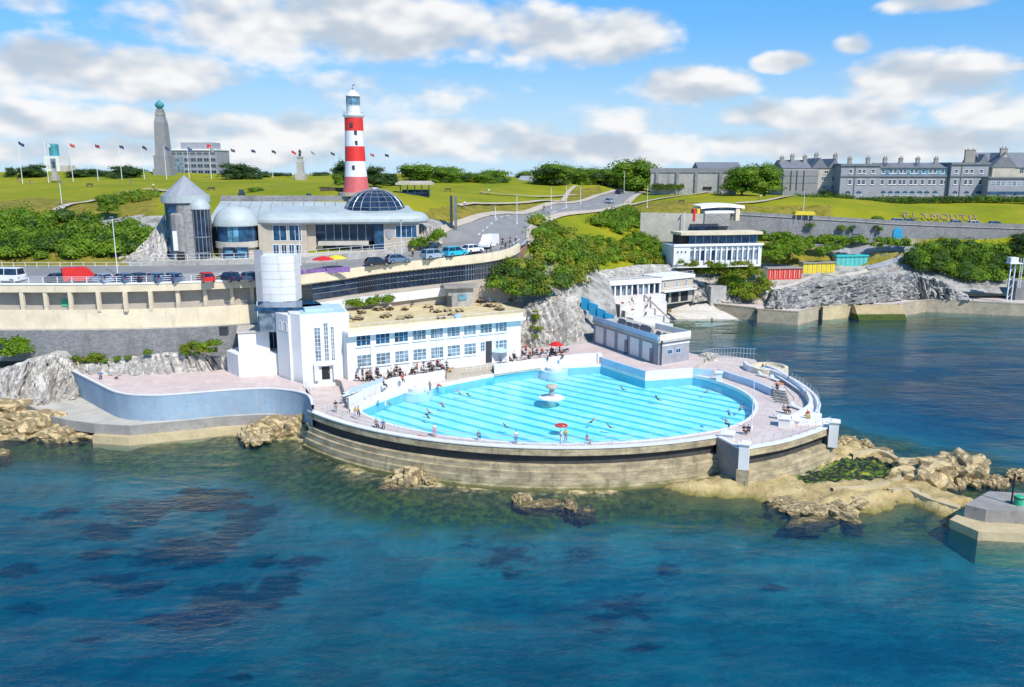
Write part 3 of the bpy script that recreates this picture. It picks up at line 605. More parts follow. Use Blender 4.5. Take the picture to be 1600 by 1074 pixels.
mb=MB(); c3=W(1106,593,ZD); mb.sweep([c2+Vector((.01,.02,0)),Vector((c3.x+1.2,c3.y+1.5,0))],[(0,ZW-1),(0,5.45),(-.3,5.45),(-.3,ZD)]); mb.build('ramp_wall',M['paleblue'],wt)
ss=thing('terrace_steps','wide sandy stone steps between the two white terrace walls','steps',(wallA[-1].x,wallA[-1].y,ZD))
for i in range(6):
    f=i/6; a=wallA[-1]+Vector((.3,3.4*f,0)); b_=wallB[0]+Vector((-.3,2.7*f,0)); d_=Vector((0,4.2*(1-f)+.3,0))
    mb=MB(); mb.prism([(a.x,a.y),(b_.x,b_.y),(b_.x,b_.y+d_.y),(a.x,a.y+d_.y)],ZD+.002 if i==0 else ZD+i*.165-.1,ZD+(i+1)*.165); mb.build('step',M['beige'],ss)
# ---- fountains
def bowl(px,py,r,label,group='pool side fountains'):
    p=W(px,py,ZW); tf=thing('fountain',label,'fountain',(p.x,p.y,ZW-1.2),group); z=ZW
    MB().lathe([(r,z-1.2),(r,z+.12),(r-.2,z+.16),(r-.35,z+.05),(0,z+.05)],p.x,p.y,28).build('lower_basin',M['paleblue'],tf)
    MB().lathe([(r*.55,z+.06),(r*.6,z+.6),(r*.5,z+.65),(r*.45,z+.45),(0,z+.45)],p.x,p.y,24).build('upper_basin',M['white'],tf)
    MB().lathe([(.12,z+.4),(.1,z+1.3),(.25,z+1.4),(0,z+1.5)],p.x,p.y,10).build('jet_post',M['white'],tf)
bowl(651,610.5,2.4,'white tiered fountain on the left back edge of the pool'); bowl(866,579,2.2,'white tiered fountain on the far back edge of the pool')
p=W(862,622,ZW); tf=thing('cascade_fountain','tall mushroom topped fountain standing in the middle of the pool','fountain',(p.x,p.y,2.75))
MB().lathe([(.6,2.76),(.6,3.9),(1.85,4.02),(1.85,4.12),(1.7,4.14),(1.5,4.08),(.5,4.3),(0,4.3)],p.x,p.y,28).build('base',M['white'],tf)
MB().lathe([(.42,4.28),(.34,4.6),(.36,5.35)],p.x,p.y,16).build('stem',M['ashlar'],tf,smooth=True)
MB().lathe([(.36,5.3),(.8,5.5),(.9,5.65),(.7,5.85),(.3,6.0),(0,6.05)],p.x,p.y,20).build('cap',M['beige'],tf,smooth=True)
# ---- bath house: tower block and long wing
bh=thing('bath_house','long white two storey bath house with rows of windows and a flat roof terrace','building',(FA.x,FA.y,ZT))
S0,S1=0.0,28.9
mb=MB(); FR.box(mb,S0,S1,-9,0,4.2,12.05); mb.build('wall',M['white'],bh)
mb=MB(); FR.box(mb,S0,S1+.35,-9,1.0,12.06,12.55); mb.build('eave',M['white2'],bh)
ROOF=fl([(541,514),(817,491.5),(822,484),(792,478),(772,470),(740,462),(690,464),(560,480),(520,486)],12.62)
sheet([ROOF],12.62,'roof_terrace',M['sandy'],parent=bh)
mb=MB(); mb.prism(ROOF,11.0,12.6); mb.build('roof_slab',M['conc'],bh)
m2=MB(); FR.box(m2,.2,S1+.1,.55,.63,12.56,13.25); m2.build('roof_parapet',M['cream'],bh)
U=[(88,215),(248,372),(404,524),(556,672),(704,815),(842,955),(982,1088),(1118,1222),(1244,1346)]
zu0=FR.pix(88/5.333+540,598/5.333+430)[1]; zu1=FR.pix(88/5.333+540,497/5.333+430)[1]; zl0=FR.pix(90/5.333+540,772/5.333+430)[1]; zl1=FR.pix(90/5.333+540,668/5.333+430)[1]
for i,(a,b_) in enumerate(U):
    s0=FR.pix(a/5.333+540,545-5*i)[0]; s1=FR.pix(b_/5.333+540,545-5*i)[0]
    FR.window(bh,s0,s1,zu0,zu1,3,2,M['white2'],M['glass_b'] if i<3 else M['glass_g'],sill=M['white'])
    if i==7:
        FR.window(bh,s0,s0+.9,zl0+.3,zl1,2,3,M['white2'],M['glass_g'])
        mb=MB(); FR.box(mb,s0+1.0,s1-.1,.002,.05,ZT,zl1); d_=mb.build('door',M['dark'],bh); mb=MB(); FR.box(mb,s1-.3,s1-.22,.05,.12,ZT+1,ZT+1.3); mb.build('handle',M['metal'],d_)
    else: FR.window(bh,s0,s1,zl0,zl1,3,3,M['white2'],M['glass_g'],sill=M['white'])
for s_ in (3.6,14.2,24.8):
    mb=MB(); mb.tube([FR.p(s_,.12,12),FR.p(s_,.12,ZT)],.05,5); mb.build('downpipe',M['rail'],bh)
bt=thing('entrance_tower','tall white entrance tower with three slit windows above a dark doorway','tower',(-30.5,118,ZT))
P0=Vector((-30.6,118.1,0)); P1=Vector((-24.0,120.4,0)); un=(P1-P0).normalized(); nn=Vector((-un.y,un.x,0))
TF=Frame(P0,P1)
P5=W(436,587,ZT); P4=W(455,593.5,ZT)
mb=MB(); pol=[P0,P1,P1+nn*8.5,P0+nn*8.5+Vector((-1.5,0,0)),Vector((P4.x+.25,P4.y+.2,0))]; mb.prism([(p.x,p.y) for p in pol],3.5,15.25); mb.build('wall',M['white'],bt)
mb=MB(); pol=[Vector((P4.x,P4.y,0)),P0+nn*2.2+un*3,P0+nn*9+un*3,Vector((P5.x-.5,P5.y+4,0)),Vector((P5.x,P5.y,0))]; mb.prism([(p.x,p.y) for p in pol],3.5,15.0); mb.build('side_block',M['white'],bt)
mb=MB(); mb.prism([(p.x,p.y) for p in [P0+nn*.3+un*.3,P1+nn*.3-un*.3,P1+nn*8-un*.3,P0+nn*8+un*.3]],15.26,15.32); mb.prism([(p.x,p.y) for p in [P0+nn*1.5+un*.9,P1+nn*1.5-un*2,P1+nn*6-un*2,P0+nn*6+un*.9]],15.33,15.75); mb.build('roof_deck',M['paleblue'],bt)
for a,b_ in ((498,546),(564,600),(612,642)):
    s0=TF.pix(a/4.475+380,540)[0]; s1=TF.pix(b_/4.475+380,540)[0]; TF.window(bt,s0,s1,8.1,13.3 if a!=564 else 13.9,2,9,M['white2'],M['glass_g'])
s0=TF.pix(503,585)[0]; s1=TF.pix(515.5,585)[0]
mb=MB(); TF.box(mb,s0,s1,.003,.04,ZT,7.3); d_=mb.build('door',M['black'],bt); mb=MB(); TF.box(mb,s1-.2,s1-.13,.04,.1,ZT+.9,ZT+1.2); mb.build('handle',M['metal'],d_)
mb=MB(); TF.box(mb,s0-1.1,s1+1.1,0,.6,7.6,8.0); TF.box(mb,s0-1.1,s0-.5,0,.5,ZT,7.6); TF.box(mb,s1+.5,s1+1.1,0,.5,ZT,7.6); mb.build('porch',M['white2'],bt)
SF=Frame(Vector((P5.x,P5.y,0)),Vector((P4.x,P4.y,0)))
for a in (.9,2.3): SF.window(bt,a,a+.9,12.6,13.9,3,1,M['white2'],M['glass_g'])
# lift tower
lt_=thing('lift_tower','rounded white concrete lift tower with horizontal bands beside the upper promenade','tower',V(430,475,124))
l0=V(404,440,127.5); l1=V(460,440,127.2); mid=(l0+l1)/2; w=(l1.x-l0.x)/2
arc=[(mid.x+w*math.sin(a)*1.0,mid.y-1.3*math.cos(a)+.6) for a in [R(-82+164*i/14) for i in range(15)]]
body=arc+[(l1.x,l1.y+4),(l0.x,l0.y+4)]
z0,z1=15.7,22.8
n_b=6
for i in range(n_b):
    mb=MB(); mb.prism(body,z0+(z1-z0)*i/n_b,z0+(z1-z0)*(i+1)/n_b-.035); mb.build('concrete_band',M['white'],lt_)
mb=MB(); mb.prism([(x*.985+mid.x*.015,y+.12) for x,y in body],z0,z1-.1); mb.build('core',M['conc'],lt_)
mb=MB(); mb.box(l0.x+.15,l0.y+.3,7,.9,1.6,16.6); mb.build('pilaster',M['ashlar'],lt_)
mb=MB(); mb.box(mid.x-.2,mid.y+1.5,7,5.6,4.2,8.8); mb.build('glass_shaft',M['glass_b'],lt_)
for i in range(6):
    mb=MB(); mb.box(mid.x-3.0+i*1.1,mid.y-.66,7,.12,.12,8.8); mb.build('mullion',M['rail'],lt_)
cn=MB(); a=V(402,474,123); b_=V(470,470,123.5); cn.prism([(a.x,a.y-1.5),(b_.x,b_.y-2.0),(b_.x+3.2,b_.y),(b_.x+1,b_.y+5),(a.x,a.y+5)],15.2,15.75); cn.build('link_canopy',M['glass_b'],lt_)
cn=MB(); cn.prism([(a.x+.5,a.y-1.2),(b_.x,b_.y-1.7),(b_.x+2.7,b_.y),(b_.x+.7,b_.y+4.5),(a.x+.5,a.y+4.5)],12.0,15.2); cn.build('link_glazing',M['glass_g'],lt_)
# white annexes left of tower
an=thing('white_annex','stepped white annex block with a walled yard left of the entrance tower','building',W(400,588,ZT))
p=W(374,589,ZT); p2=W(437,585,ZT)
fr2=Frame(p,p2); mb=MB(); fr2.box(mb,0,fr2.L+.6,-4.5,0,ZT-1,8.6); mb.build('yard_wall',M['white'],an)
mb=MB(); w0=W(356,581,ZT); mb.prism([(w0.x,w0.y),(p.x,p.y),(p.x+.8,p.y+4),(w0.x+.8,w0.y+3)],ZT-1,8.7); mb.build('side_wall',M['white'],an)
mb=MB(); f3=Frame(W(376,560,8.4),W(420,553,8.4)); fr2.box(mb,.1,4.6,-7.5,-2.2,8.65,11.6); mb.build('upper_room',M['white'],an)
mb=MB(); fr2.box(mb,-.1,4.9,-7.8,-2.0,11.61,11.8); mb.build('roof',M['conc'],an)
# ---- changing block on the right
CBp=W(1028,571,ZT); CBl=W(927,535,ZT); CBr=W(1076,563,ZT)
cb=thing('changing_block','long pale changing room block with a roof terrace at the back right of the pool','building',CBp)
CF=Frame(CBl,CBp); CG=Frame(CBp,CBr)
mb=MB(); v4=CBl+(CBr-CBp); mb.prism([(p.x,p.y) for p in [CBl,CBp,CBr,v4]],4.6,9.0,0); mb.build('wall',M['ashlar'],cb)
for i in range(5):
    a=CF.L*(.04+i*.185); mb=MB(); CF.box(mb,a,a+CF.L*.13,0,.06,ZT+.2,8.6); mb.build('panel',M['white'],cb)
    if i in (2,4): 
        mb=MB(); CF.box(mb,a+CF.L*.105,a+CF.L*.15,.061,.1,ZT,7.8); mb.build('door',M['glass_b'],cb)
mb=MB(); mb.prism([(p.x,p.y) for p in [CBl+CF.n*.3,CBp+CF.n*.3+CG.n*.3,CBr+CG.n*.3,v4]],9.0,9.35); mb.build('roof',M['conc'],cb)
mb=MB(); CF.box(mb,0,CF.L,.12,.2,9.36,10.25); mb.build('balustrade',M['paleblue'],cb)
mb=MB(); CG.box(mb,0,CG.L,.1,.25,9.36,10.3); CG.box(mb,CG.L-.2,CG.L,-8,.1,9.36,10.3); mb.build('end_parapet',M['white'],cb)
for a in (.28,.55): CG.window(cb,CG.L*a,CG.L*(a+.17),6.9,7.7,2,1,M['paleblue'],M['glass_b'])
mb=MB(); CG.box(mb,.3,CG.L,0.0,.08,8.35,8.55); mb.build('string_course',M['white'],cb)
mb=MB(); mb.tube([CG.p(.35,.3,ZT),CG.p(.35,.3,9.2)],.11,8); mb.tube([CG.p(.35,.3,9.0),CG.p(.35,.3,9.35)],.2,8); mb.build('drain_pipe',M['dark'],cb)
for i,(f,w_,h_) in enumerate([(.30,2.6,1.1),(.42,2.0,.9),(.52,2.0,.95),(.66,3.4,1.15),(.84,1.4,.8),(.93,1.4,.8)]):
    sh=thing('roof_windbreak','dark grey rounded windbreak screen in the row on the changing block roof','windbreak',CF.p(CF.L*f,-2.2,9.36),'dark windbreaks on the changing block roof')
    pts=[(-w_/2,0),(w_/2,0),(w_/2,h_*.6),(w_*.35,h_*.92),(0,h_),(-w_*.4,h_*.95),(-w_/2,h_*.7)]
    mb=MB(); A=[CF.p(CF.L*f+x,-2.2,9.36+y) for x,y in pts]; B=[CF.p(CF.L*f+x,-2.3,9.36+y) for x,y in pts]
    mb.poly(A); mb.poly(list(reversed(B))); mb.strip(A,B,0,True); mb.build('screen',M['slate'],sh)
    mb=MB(); CF.box(mb,CF.L*f-w_/2,CF.L*f-w_/2+.08,-2.6,-1.9,9.36,9.36+h_*.5); CF.box(mb,CF.L*f+w_/2-.08,CF.L*f+w_/2,-2.6,-1.9,9.36,9.36+h_*.5); mb.build('foot',M['metal'],sh)
hd=thing('blue_hoarding','stepped bright blue hoarding panels climbing the cliff behind the changing block','hoarding',V(935,500,149))
for i,(x0,y0,x1,y1,hh) in enumerate([(908,464,921,474,18),(920,472,934,483,19),(933,481,946,491,20),(945,488,959,502,22)]):
    a=V(x0,y0,150.5-i*.8); b_=V(x1,y0+5,149.9-i*.8); a1_=V(x0,y0+hh,150.5-i*.8); b1=V(x1,y0+5+hh,149.9-i*.8); n_=Vector((.1,.25,0))
    mb=MB(); mb.quad(a1_,b1,b_,a); mb.quad(b1+n_,a1_+n_,a+n_,b_+n_); mb.strip([a1_,b1,b_,a],[a1_+n_,b1+n_,b_+n_,a+n_],0,True); mb.build('panel',M['bblue'],hd)
# ---- left sun terrace with blue curved wall and its lower ledge
BW=smooth_path([W(a,b,5.9) for a,b in [(112,579),(142,594),(172,609),(189,614),(210,616.5),(244,617),(281,615),(335,610.5),(380,607.5),(420,606.5),(450,609),(472,613.5),(483,620),(487,633)]],4); BW=[Vector((p.x,p.y,0)) for p in BW]
sheet([[(p.x+.0,p.y+.15) for p in BW]+fl([(478,612),(474,600),(436,588)],ZT)+[(-33,128)]+fl([(330,578),(160,582),(112,577)],ZT)],5.35,'sun_terrace',M['pink'],kind='structure')
bw=thing('blue_terrace_wall','long curved wall of faded blue paint with a white rim round the empty sun terrace','wall',(BW[10].x,BW[10].y,2))
MB().sweep(BW,[(0.0,1.8),(0,5.75)]).build('painted_wall',M['blue_wall'],bw)
MB().sweep(BW,[(.06,5.75),(.06,5.92),(-.3,5.92),(-.3,5.35)]).build('rim',M['white'],bw)
LE=[Vector((W(a,b,2.2).x,W(a,b,2.2).y,0)) for a,b in [(28,627),(55,640),(81,652.5),(105,658.5),(150,664.7),(204,668),(250,663.5),(300,659),(345,654),(400,651),(484,649)]]
sheet([[(p.x,p.y) for p in LE]+fl([(487,632),(420,612),(300,612),(190,622),(112,600),(60,612)],2.2)],2.2,'lower_ledge',M['conc'],kind='structure')
le=thing('ledge_sea_wall','grey two step sea wall below the blue terrace wall','sea wall',(LE[5].x,LE[5].y,0))
MB().sweep(LE,[(0,2.2),(0,2.45),(.25,2.45),(.32,1.15)]).build('upper_course',M['conc_d'],le)
MB().sweep(LE[4:],[(.3,1.15),(.9,1.1),(1.15,-1.5)]).build('lower_course',M['slab'],le)
# ================================================================== PROMENADE, ROAD, AQUARIUM
def pz(l): return [W(a,b,z) for a,b,z in l]
def sheetz(pts,name,mat,**k):
    tr=tessellate_polygon([[Vector((p.x,p.y,0)) for p in pts]]); mb=MB(); fs=[]
    for t_ in tr:
        A,B,C=[pts[i] for i in t_]; fs.append(t_ if (B.x-A.x)*(C.y-A.y)-(B.y-A.y)*(C.x-A.x)>0 else tuple(reversed(t_)))
    mb.add(pts,fs); return mb.build(name,mat,**k)
PF=pz([(-160,447,18.4),(0,446,18.4),(100,446,18.4),(200,445,18.4),(300,442.5,18.45),(395,438.5,18.5),(462,436,18.6)])
PR=pz([(462,436,18.6),(520,428.5,18.9),(560,423,19.1),(600,417.5,19.5),(680,409,20.1),(740,403,20.5),(771,399,20.8),(800,392,21.3),(812,385,21.8)])
PFs=smooth_path(PF,3); PRs=smooth_path(PR,4); PA=PFs[:-1]+PRs
backp=[Vector(p) for p in [(3,158,21.9),(-2,166,22.55),(-20,156.3,21.85),(-38,147.3,19.75),(-60,144.3,18.9),(-130,143.8,18.6)]]
sheetz([p+Vector((0,.3,0)) for p in PA]+backp,'promenade',M['asphalt'],kind='structure')
def vsweep(mb,path,prof,m=0,mf=None):   # profile relative to the path's own z
    n=len(path); nr=[]
    for i in range(n):
        a,b=path[max(i-1,0)],path[min(i+1,n-1)]; t_=Vector((b.x-a.x,b.y-a.y,0)).normalized(); nr.append(Vector((t_.y,-t_.x,0)))
    L=[[Vector((path[i].x,path[i].y,path[i].z+z))+nr[i]*o for i in range(n)] for o,z in prof]
    for k in range(len(prof)-1): mb.strip(L[k],L[k+1],mf[k] if mf else m)
    return mb
pw=thing('promenade_wall','long cream promenade wall with an open arcade of square pillars on the left','sea wall',PF[3])
mb=MB(); vsweep(mb,PFs,[(-.5,0),(-.5,.28),(.15,.28),(.15,.05),(.05,.05),(.05,-1.1),(-1.6,-1.1)],mf=[0,0,0,0,1,2]); mb.build('coping',[M['white2'],M['cream'],M['conc_d']],pw)
mb=MB(); vsweep(mb,PFs,[(-1.6,-1.1),(-1.6,-4.1),(-.1,-4.1)],m=0); mb.build('arcade_back',M['beige'],pw)
mb=MB(); vsweep(mb,PFs,[(-.1,-3.8),(.1,-3.8),(.35,-6.7),(.36,-6.9),(1.5,-6.9)],mf=[0,0,1,1]); mb.build('battered_wall',[M['cream'],M['conc']],pw)
pp=MB(); pp.box(0,0,0,.55,.5,3.0); me=bpy.data.meshes.new('pillar'); me.from_pydata(pp.v,[],pp.f); me.materials.append(M['cream'])
for x in (-40,30,67,106,150,192,232,275,318,360,392):
    p=W(x,0,18.4) if 0 else None
    y=446 if x<200 else 446-(x-200)*.038
    q_=W(x,y,18.42); o=link(me,'pillar',pw); o.location=(q_.x,q_.y+.4,q_.z-4.1); 
q_=W(94,446,18.4); mb=MB(); mb.box(q_.x-.4,q_.y+1.5,14.9,1.1,.06,1.1); mb.build('notice',M['green'],pw)
railing([p+Vector((0,.1,0)) for p in PFs[3:]],None,1.25,2.2,'white railing with closely spaced posts along the left promenade edge','rail',4,r=.035,pr=.05)
_=railing([Vector((p.x,p.y+.15,p.z-4.05)) for p in PFs[3:-2]],None,.9,2.0,'thin railing in front of the open arcade below the promenade','railg',2,r=.025,pr=.03)
pr_=thing('upper_promenade_wall','promenade wall with a dark glazed band under a cream parapet behind the bath house','sea wall',PR[3])
mb=MB(); vsweep(mb,PRs,[(-.5,0),(-.5,.5),(.1,.5),(.1,-1.0),(-.5,-1.0),(-.5,-1.3)],m=0); mb.build('parapet',M['cream'],pr_)
mb=MB(); vsweep(mb,PRs[2:],[(-.5,-1.25),(-.5,-4.0)],m=0); mb.build('glazing',M['glass'],pr_)
for k_,zz in enumerate((-2.1,-3.0)):
    mb=MB(); vsweep(mb,PRs[2:],[(-.42,zz),(-.42,zz+.1)]); mb.build('glazing_bar',M['metal'],pr_)
L=0
for i in range(8,len(PRs)-2,1):
    for f in (0,.34,.67):
        p=PRs[i].lerp(PRs[i+1],f); mb=MB(); mb.box(p.x,p.y+.36,p.z-4,.09,.14,2.95); mb.build('mullion',M['metal' if i>18 else 'dark'],pr_)
mb=MB(); vsweep(mb,PRs,[(-.5,-4.0),(.3,-4.05),(.3,-9)],m=0); mb.build('lower_wall',M['beige'],pr_)
YPROM=lambda px:float(np.interp(px,[462,520,560,600,680,740,771,800],[p.y for p in PR[:8]]))
wl=[V(a,b,YPROM(a)-.9) for a,b in [(500,473.5),(560,465),(640,456),(700,448.5),(735,444)]]
mb=MB(); vsweep(mb,wl,[(-.3,-1.6),(-.3,0),(.1,0),(.1,-1.45)],m=0); mb.build('white_garden_wall',M['white'],label='long white garden wall behind the roof terrace tables',cat='wall')
# stone wall under the left promenade
SWp=[p+Vector((.1,-1.6,0)) for p in PFs]
mb=MB(); vsweep(mb,SWp,[(-.4,-6.95),(-.4,-6.75),(.1,-6.75),(.15,-11.5)],m=0); mb.build('stone_wall',M['stone_wall'],label='dark grey rubble stone wall under the left promenade',cat='wall')
bx=W(348,520,12.2); mb=MB(); mb.box(bx.x,bx.y+.5,11.7,1.1,.9,1.2); mb.box(bx.x,bx.y+.5,12.9,1.25,1.05,.1); mb.build('utility_box',M['dark'],label='small dark box on the ledge near the lift tower',cat='box')
# staircase end and pavement of the promenade
st=thing('brick_ramp','brown brick ramp block at the right end of the promenade','ramp',W(805,400,20))
a,b_,c_,d_=V(783,403,152.5),V(806,402,153),V(824,381,158),V(812,381,158); 
mb=MB(); mb.quad(a,b_,c_,d_); mb.quad(b_,a,a-Vector((0,0,5)),b_-Vector((0,0,5))); mb.quad(c_,b_,b_-Vector((0,0,5)),c_-Vector((0,0,5))); mb.build('ramp',pm('brown_brick',(.24,.15,.10),.9,.2,1.0),st)
mb=MB(); mb.tube([b_+Vector((0,0,.9)),c_+Vector((0,0,.9))],.05,5); mb.tube([a+Vector((0,0,.9)),d_+Vector((0,0,.9))],.05,5); mb.build('handrail',M['rail'],st)
# road climbing the hill
def drape(Lp,Rp,name,mat,dz=.12,nx=8,ny=5,kind='structure'):
    A=smooth_path(Lp,ny); B=smooth_path(Rp,ny); mb=MB(); rows=[]
    for a,b in zip(A,B):
        row=[]
        for i in range(nx+1):
            p=a.lerp(b,i/nx); row.append(Vector((p.x,p.y,tz(p.x,p.y)+dz)))
        rows.append(row)
    for r0,r1 in zip(rows,rows[1:]): mb.strip(r0,r1)
    return mb.build(name,mat,kind=kind,smooth=True)
RL=[Vector((-20.2,156,0))]+[ground(*p) for p in [(668,383),(700,366),(735,350.5),(790,337),(850,327),(905,318.5),(940,307),(965,299.5)]]
RR=[Vector((3,158.2,0))]+[ground(*p) for p in [(822,369),(826,358),(838,347),(862,338),(905,332),(955,325),(982,312),(1000,301)]]
for l_ in (RL,RR):
    for p in l_: p.z=0
drape(RL,RR,'road',M['asphalt'],.25)
pv=[Vector((p.x-1.6,p.y+1.0,0)) for p in RL]; drape(pv,[p+Vector((0.1,0,0)) for p in RL],'pavement',M['path'],.38,2)
pv=[Vector((p.x+2.2,p.y,0)) for p in RR]; drape([p for p in RR],pv,'pavement',M['path'],.38,2)
# white line markings down the middle of the road
A=smooth_path(RL,6); B=smooth_path(RR,6)
for i in range(6,len(A)-1,2):
    p,q_=A[i].lerp(B[i],.5),A[i+1].lerp(B[i+1],.5); n_=Vector((.08,0,0))
    mb=MB(); mb.quad(*[Vector((v.x,v.y,tz(v.x,v.y)+.33)) for v in (p-n_,p+n_,q_+n_,q_-n_)]); mb.build('lane_marking',M['white2'],kind='structure')
# ------------------------------------------------ aquarium
AF=Frame(V(330,410,148.5),V(656,390,153))
ZA=lambda px,py: AF.pix(px,py)
fc=[Vector(p) for p in [(-62,143.2,20.1),(-50,143.4,20.2),(-36,144.8,20.6),(-22,149.5,21.4),(-18,153,21.7)]]
mb=MB(); vsweep(mb,fc,[(0,-2.5),(0,.15),(-.35,.15),(-.35,-.1)]); mb.build('forecourt_wall',M['stone_l'],label='pale stone retaining wall between the parked cars and the domed building',cat='wall')
sheetz([p+Vector((0,.3,-.1)) for p in fc]+[Vector((-17,156,21.6)),Vector((-20,165,21.5)),Vector((-66,165,20.1))],'forecourt',M['conc'],kind='structure')
railing([p+Vector((0,.2,.15)) for p in fc],None,1.1,2.0,'white railing on the stone wall in front of the domed building','rail',2,r=.03,pr=.04)
aq=thing('domed_aquarium','large stone building with pale curved metal roofs, a glass dome and a conical turret','building',AF.p(18,0,20))
def bay(x0,x1,y0,y1,mat,name,d0=-6,d1=0,ly=None):
    (s0,z0),(s1,_),(_,z1)=ZA(x0,y1),ZA(x1,y1),ZA(x0,y0); mb=MB(); AF.box(mb,s0,s1,d0,d1,z0,z1); return mb.build(name,mat,aq)
bay(407,482,350,418,M['beige'],'wall',-10,0); bay(482,495,350,418,M['beige'],'pier',-10,-.9); bay(601,656,350,410,M['beige'],'wall',-10,0)
bay(490,601,350,379,M['glass'],'upper_glazing',-10,-1.3); bay(490,505,384,412,M['beige'],'wall',-10,-1.0); bay(503,601,384,412,M['glass'],'shop_glazing',-10,-1.4)
bay(497,576,378,384,M['conc'],'balcony',-2,.1); bay(586,601,352,409,M['glass_b'],'tall_window',-6,-.2)
for x in (508,521,533,545,558,571,586): bay(x,x+1.2,352,377,M['metal'],'mullion',-1.4,-1.2)
for x in (503,526,549,563,577): bay(x,x+1.2,385,412,M['metal'],'mullion',-1.5,-1.3)
for x0,x1,y0,y1 in ((427,449,352,377),(452,471.5,352,377),(427,437,382,399),(440,449,382,399),(452,461,382,402),(463,472,382,402),(618,652,352,372)):
    (s0,z0),(s1,_),(_,z1)=ZA(x0,y1),ZA(x1,y1),ZA(x0,y0); AF.window(aq,s0,s1,z0,z1,2 if x1-x0<25 else 4,1,M['white2'],M['glass_b'],bar=.06)
s_,z_=ZA(608.5,366); mb=MB(); pts=[(-.7,.9),(.7,.9),(.7,-.1),(.35,-.7),(0,-.95),(-.35,-.7),(-.7,-.1)]
A=[AF.p(s_+x,.12,z_+y) for x,y in pts]; B=[AF.p(s_+x,.0,z_+y) for x,y in pts]; mb.poly(list(reversed(A))); mb.strip(A,B,0,True); mb.build('shield_emblem',M['ashlar'],aq)
# barrel edged front roof
s0,ze=ZA(407,351); s1,_=ZA(656,351); _,zt=ZA(520,334)
mb=MB(); prof=[(.9,ze+.0),(1.15,ze+.35),(1.1,ze+.8),(.7,ze+1.35),(-.1,zt),(-2.2,zt+.35),(-2.2,ze)]
ends=[]
def arcpath():
    pts=[]
    for i in range(9):
        a=R(180-90*i/8); pts.append((s0+2.6+3.0*math.cos(a),-3+3*math.sin(a)))
    pts.append(((s0+s1)/2,0))
    for i in range(9):
        a=R(90-90*i/8); pts.append((s1-2.4+3.0*math.cos(a),-3+3*math.sin(a)))
    return pts
ap=[AF.p(a,d_,0) for a,d_ in arcpath()]
mb.sweep(ap,prof,side=1); mb.build('curved_roof_edge',M['copper'],aq,smooth=True)
mb=MB(); pl=[AF.p(s0+1,-2,zt+.2),AF.p(s1-1,-2,zt+.2),AF.p(s1-2,-10,zt+.9),AF.p(s0+1,-10,zt+.9)]; mb.poly(pl); mb.build('front_roof',M['copper'],aq)
a,b_=V(325,345,152),V(545,345,155); c_,d_=V(540,315.5,167),V(345,314.5,167)
mb=MB(); n_=8
for i in range(n_):
    f0,f1=i/n_,(i+1)/n_; q0,q1,q2,q3=a.lerp(b_,f0),a.lerp(b_,f1),d_.lerp(c_,f1),d_.lerp(c_,f0); mb.quad(q0,q1,q2,q3)
mb.quad(a,d_,d_-Vector((0,0,8)),a-Vector((0,0,8))); mb.quad(b_,a,a-Vector((0,0,8)),b_-Vector((0,0,8))); mb.quad(c_,b_,b_-Vector((0,0,8)),c_-Vector((0,0,8)))
mb.build('main_roof',M['copper'],aq)
for i in range(1,n_+4):
    f=i/(n_+4); mb=MB(); mb.tube([a.lerp(b_,f)+Vector((0,0,.05)),d_.lerp(c_,f)+Vector((0,0,.05))],.07,4); mb.build('roof_seam',M['lead'],aq)
mb=MB(); q0,q1=V(345,315.5,167.5),V(545,316,167.5); mb.prism([(q0.x,q0.y),(q1.x,q1.y),(q1.x,q1.y+.8),(q0.x,q0.y+.8)],q0.z-5,V(400,306,167.5).z); mb.build('parapet',M['stone'],aq)
for x,y in ((378,303),(483,309)):
    p=V(x,y+7,168.5); mb=MB(); mb.box(p.x,p.y,p.z-.5,1.1,1.1,1.6); mb.tube([(p.x,p.y,p.z+1),(p.x,p.y,p.z+1.7)],.5,8); mb.build('roof_vent',M['bronze'],aq)
# glass dome
p=V(586,333,159.5); r=5.85; hgt=4.75; gd=MB(); fr_=[]
for i in range(6):
    for j in range(20):
        def dp(i,j,k=1.0): 
            th=R(6+ (84-6)*i/6); a=2*math.pi*j/20; return Vector((p.x+r*k*math.cos(th)*math.cos(a),p.y+r*k*math.cos(th)*math.sin(a),p.z-.3+hgt*k*math.sin(th)))
        gd.quad(dp(i,j),dp(i,j+1),dp(i+1,j+1),dp(i+1,j))
dome=gd.build('glass_dome',[M['glass']],aq)
md=dome.data; md.materials.append(M['glass_b']); md.materials.append(M['lead']); md.polygons.foreach_set('material_index',[ (2 if (j%20 in (8,9,10,11) and True) else (1 if (j*7+j//20*3)%11 in (0,4) else 0)) for j in range(120)])
for j in range(20):
    mb=MB(); mb.tube([dp(i,j,1.01) for i in range(7)],.07,4); mb.build('dome_rib',M['metal'],dome)
for i in range(7):
    mb=MB(); mb.tube([dp(i,j,1.01) for j in range(21)],.06,4); mb.build('dome_ring',M['metal'],dome)
MB().lathe([(r+.25,p.z-1.2),(r+.25,p.z+.25),(r-.1,p.z+.3)],p.x,p.y,32).build('dome_kerb',M['lead'],aq); MB().lathe([(.9,p.z-.3+hgt*.99),(.7,p.z+hgt),(0,p.z+hgt+.1)],p.x,p.y,12).build('dome_cap',M['lead'],aq)
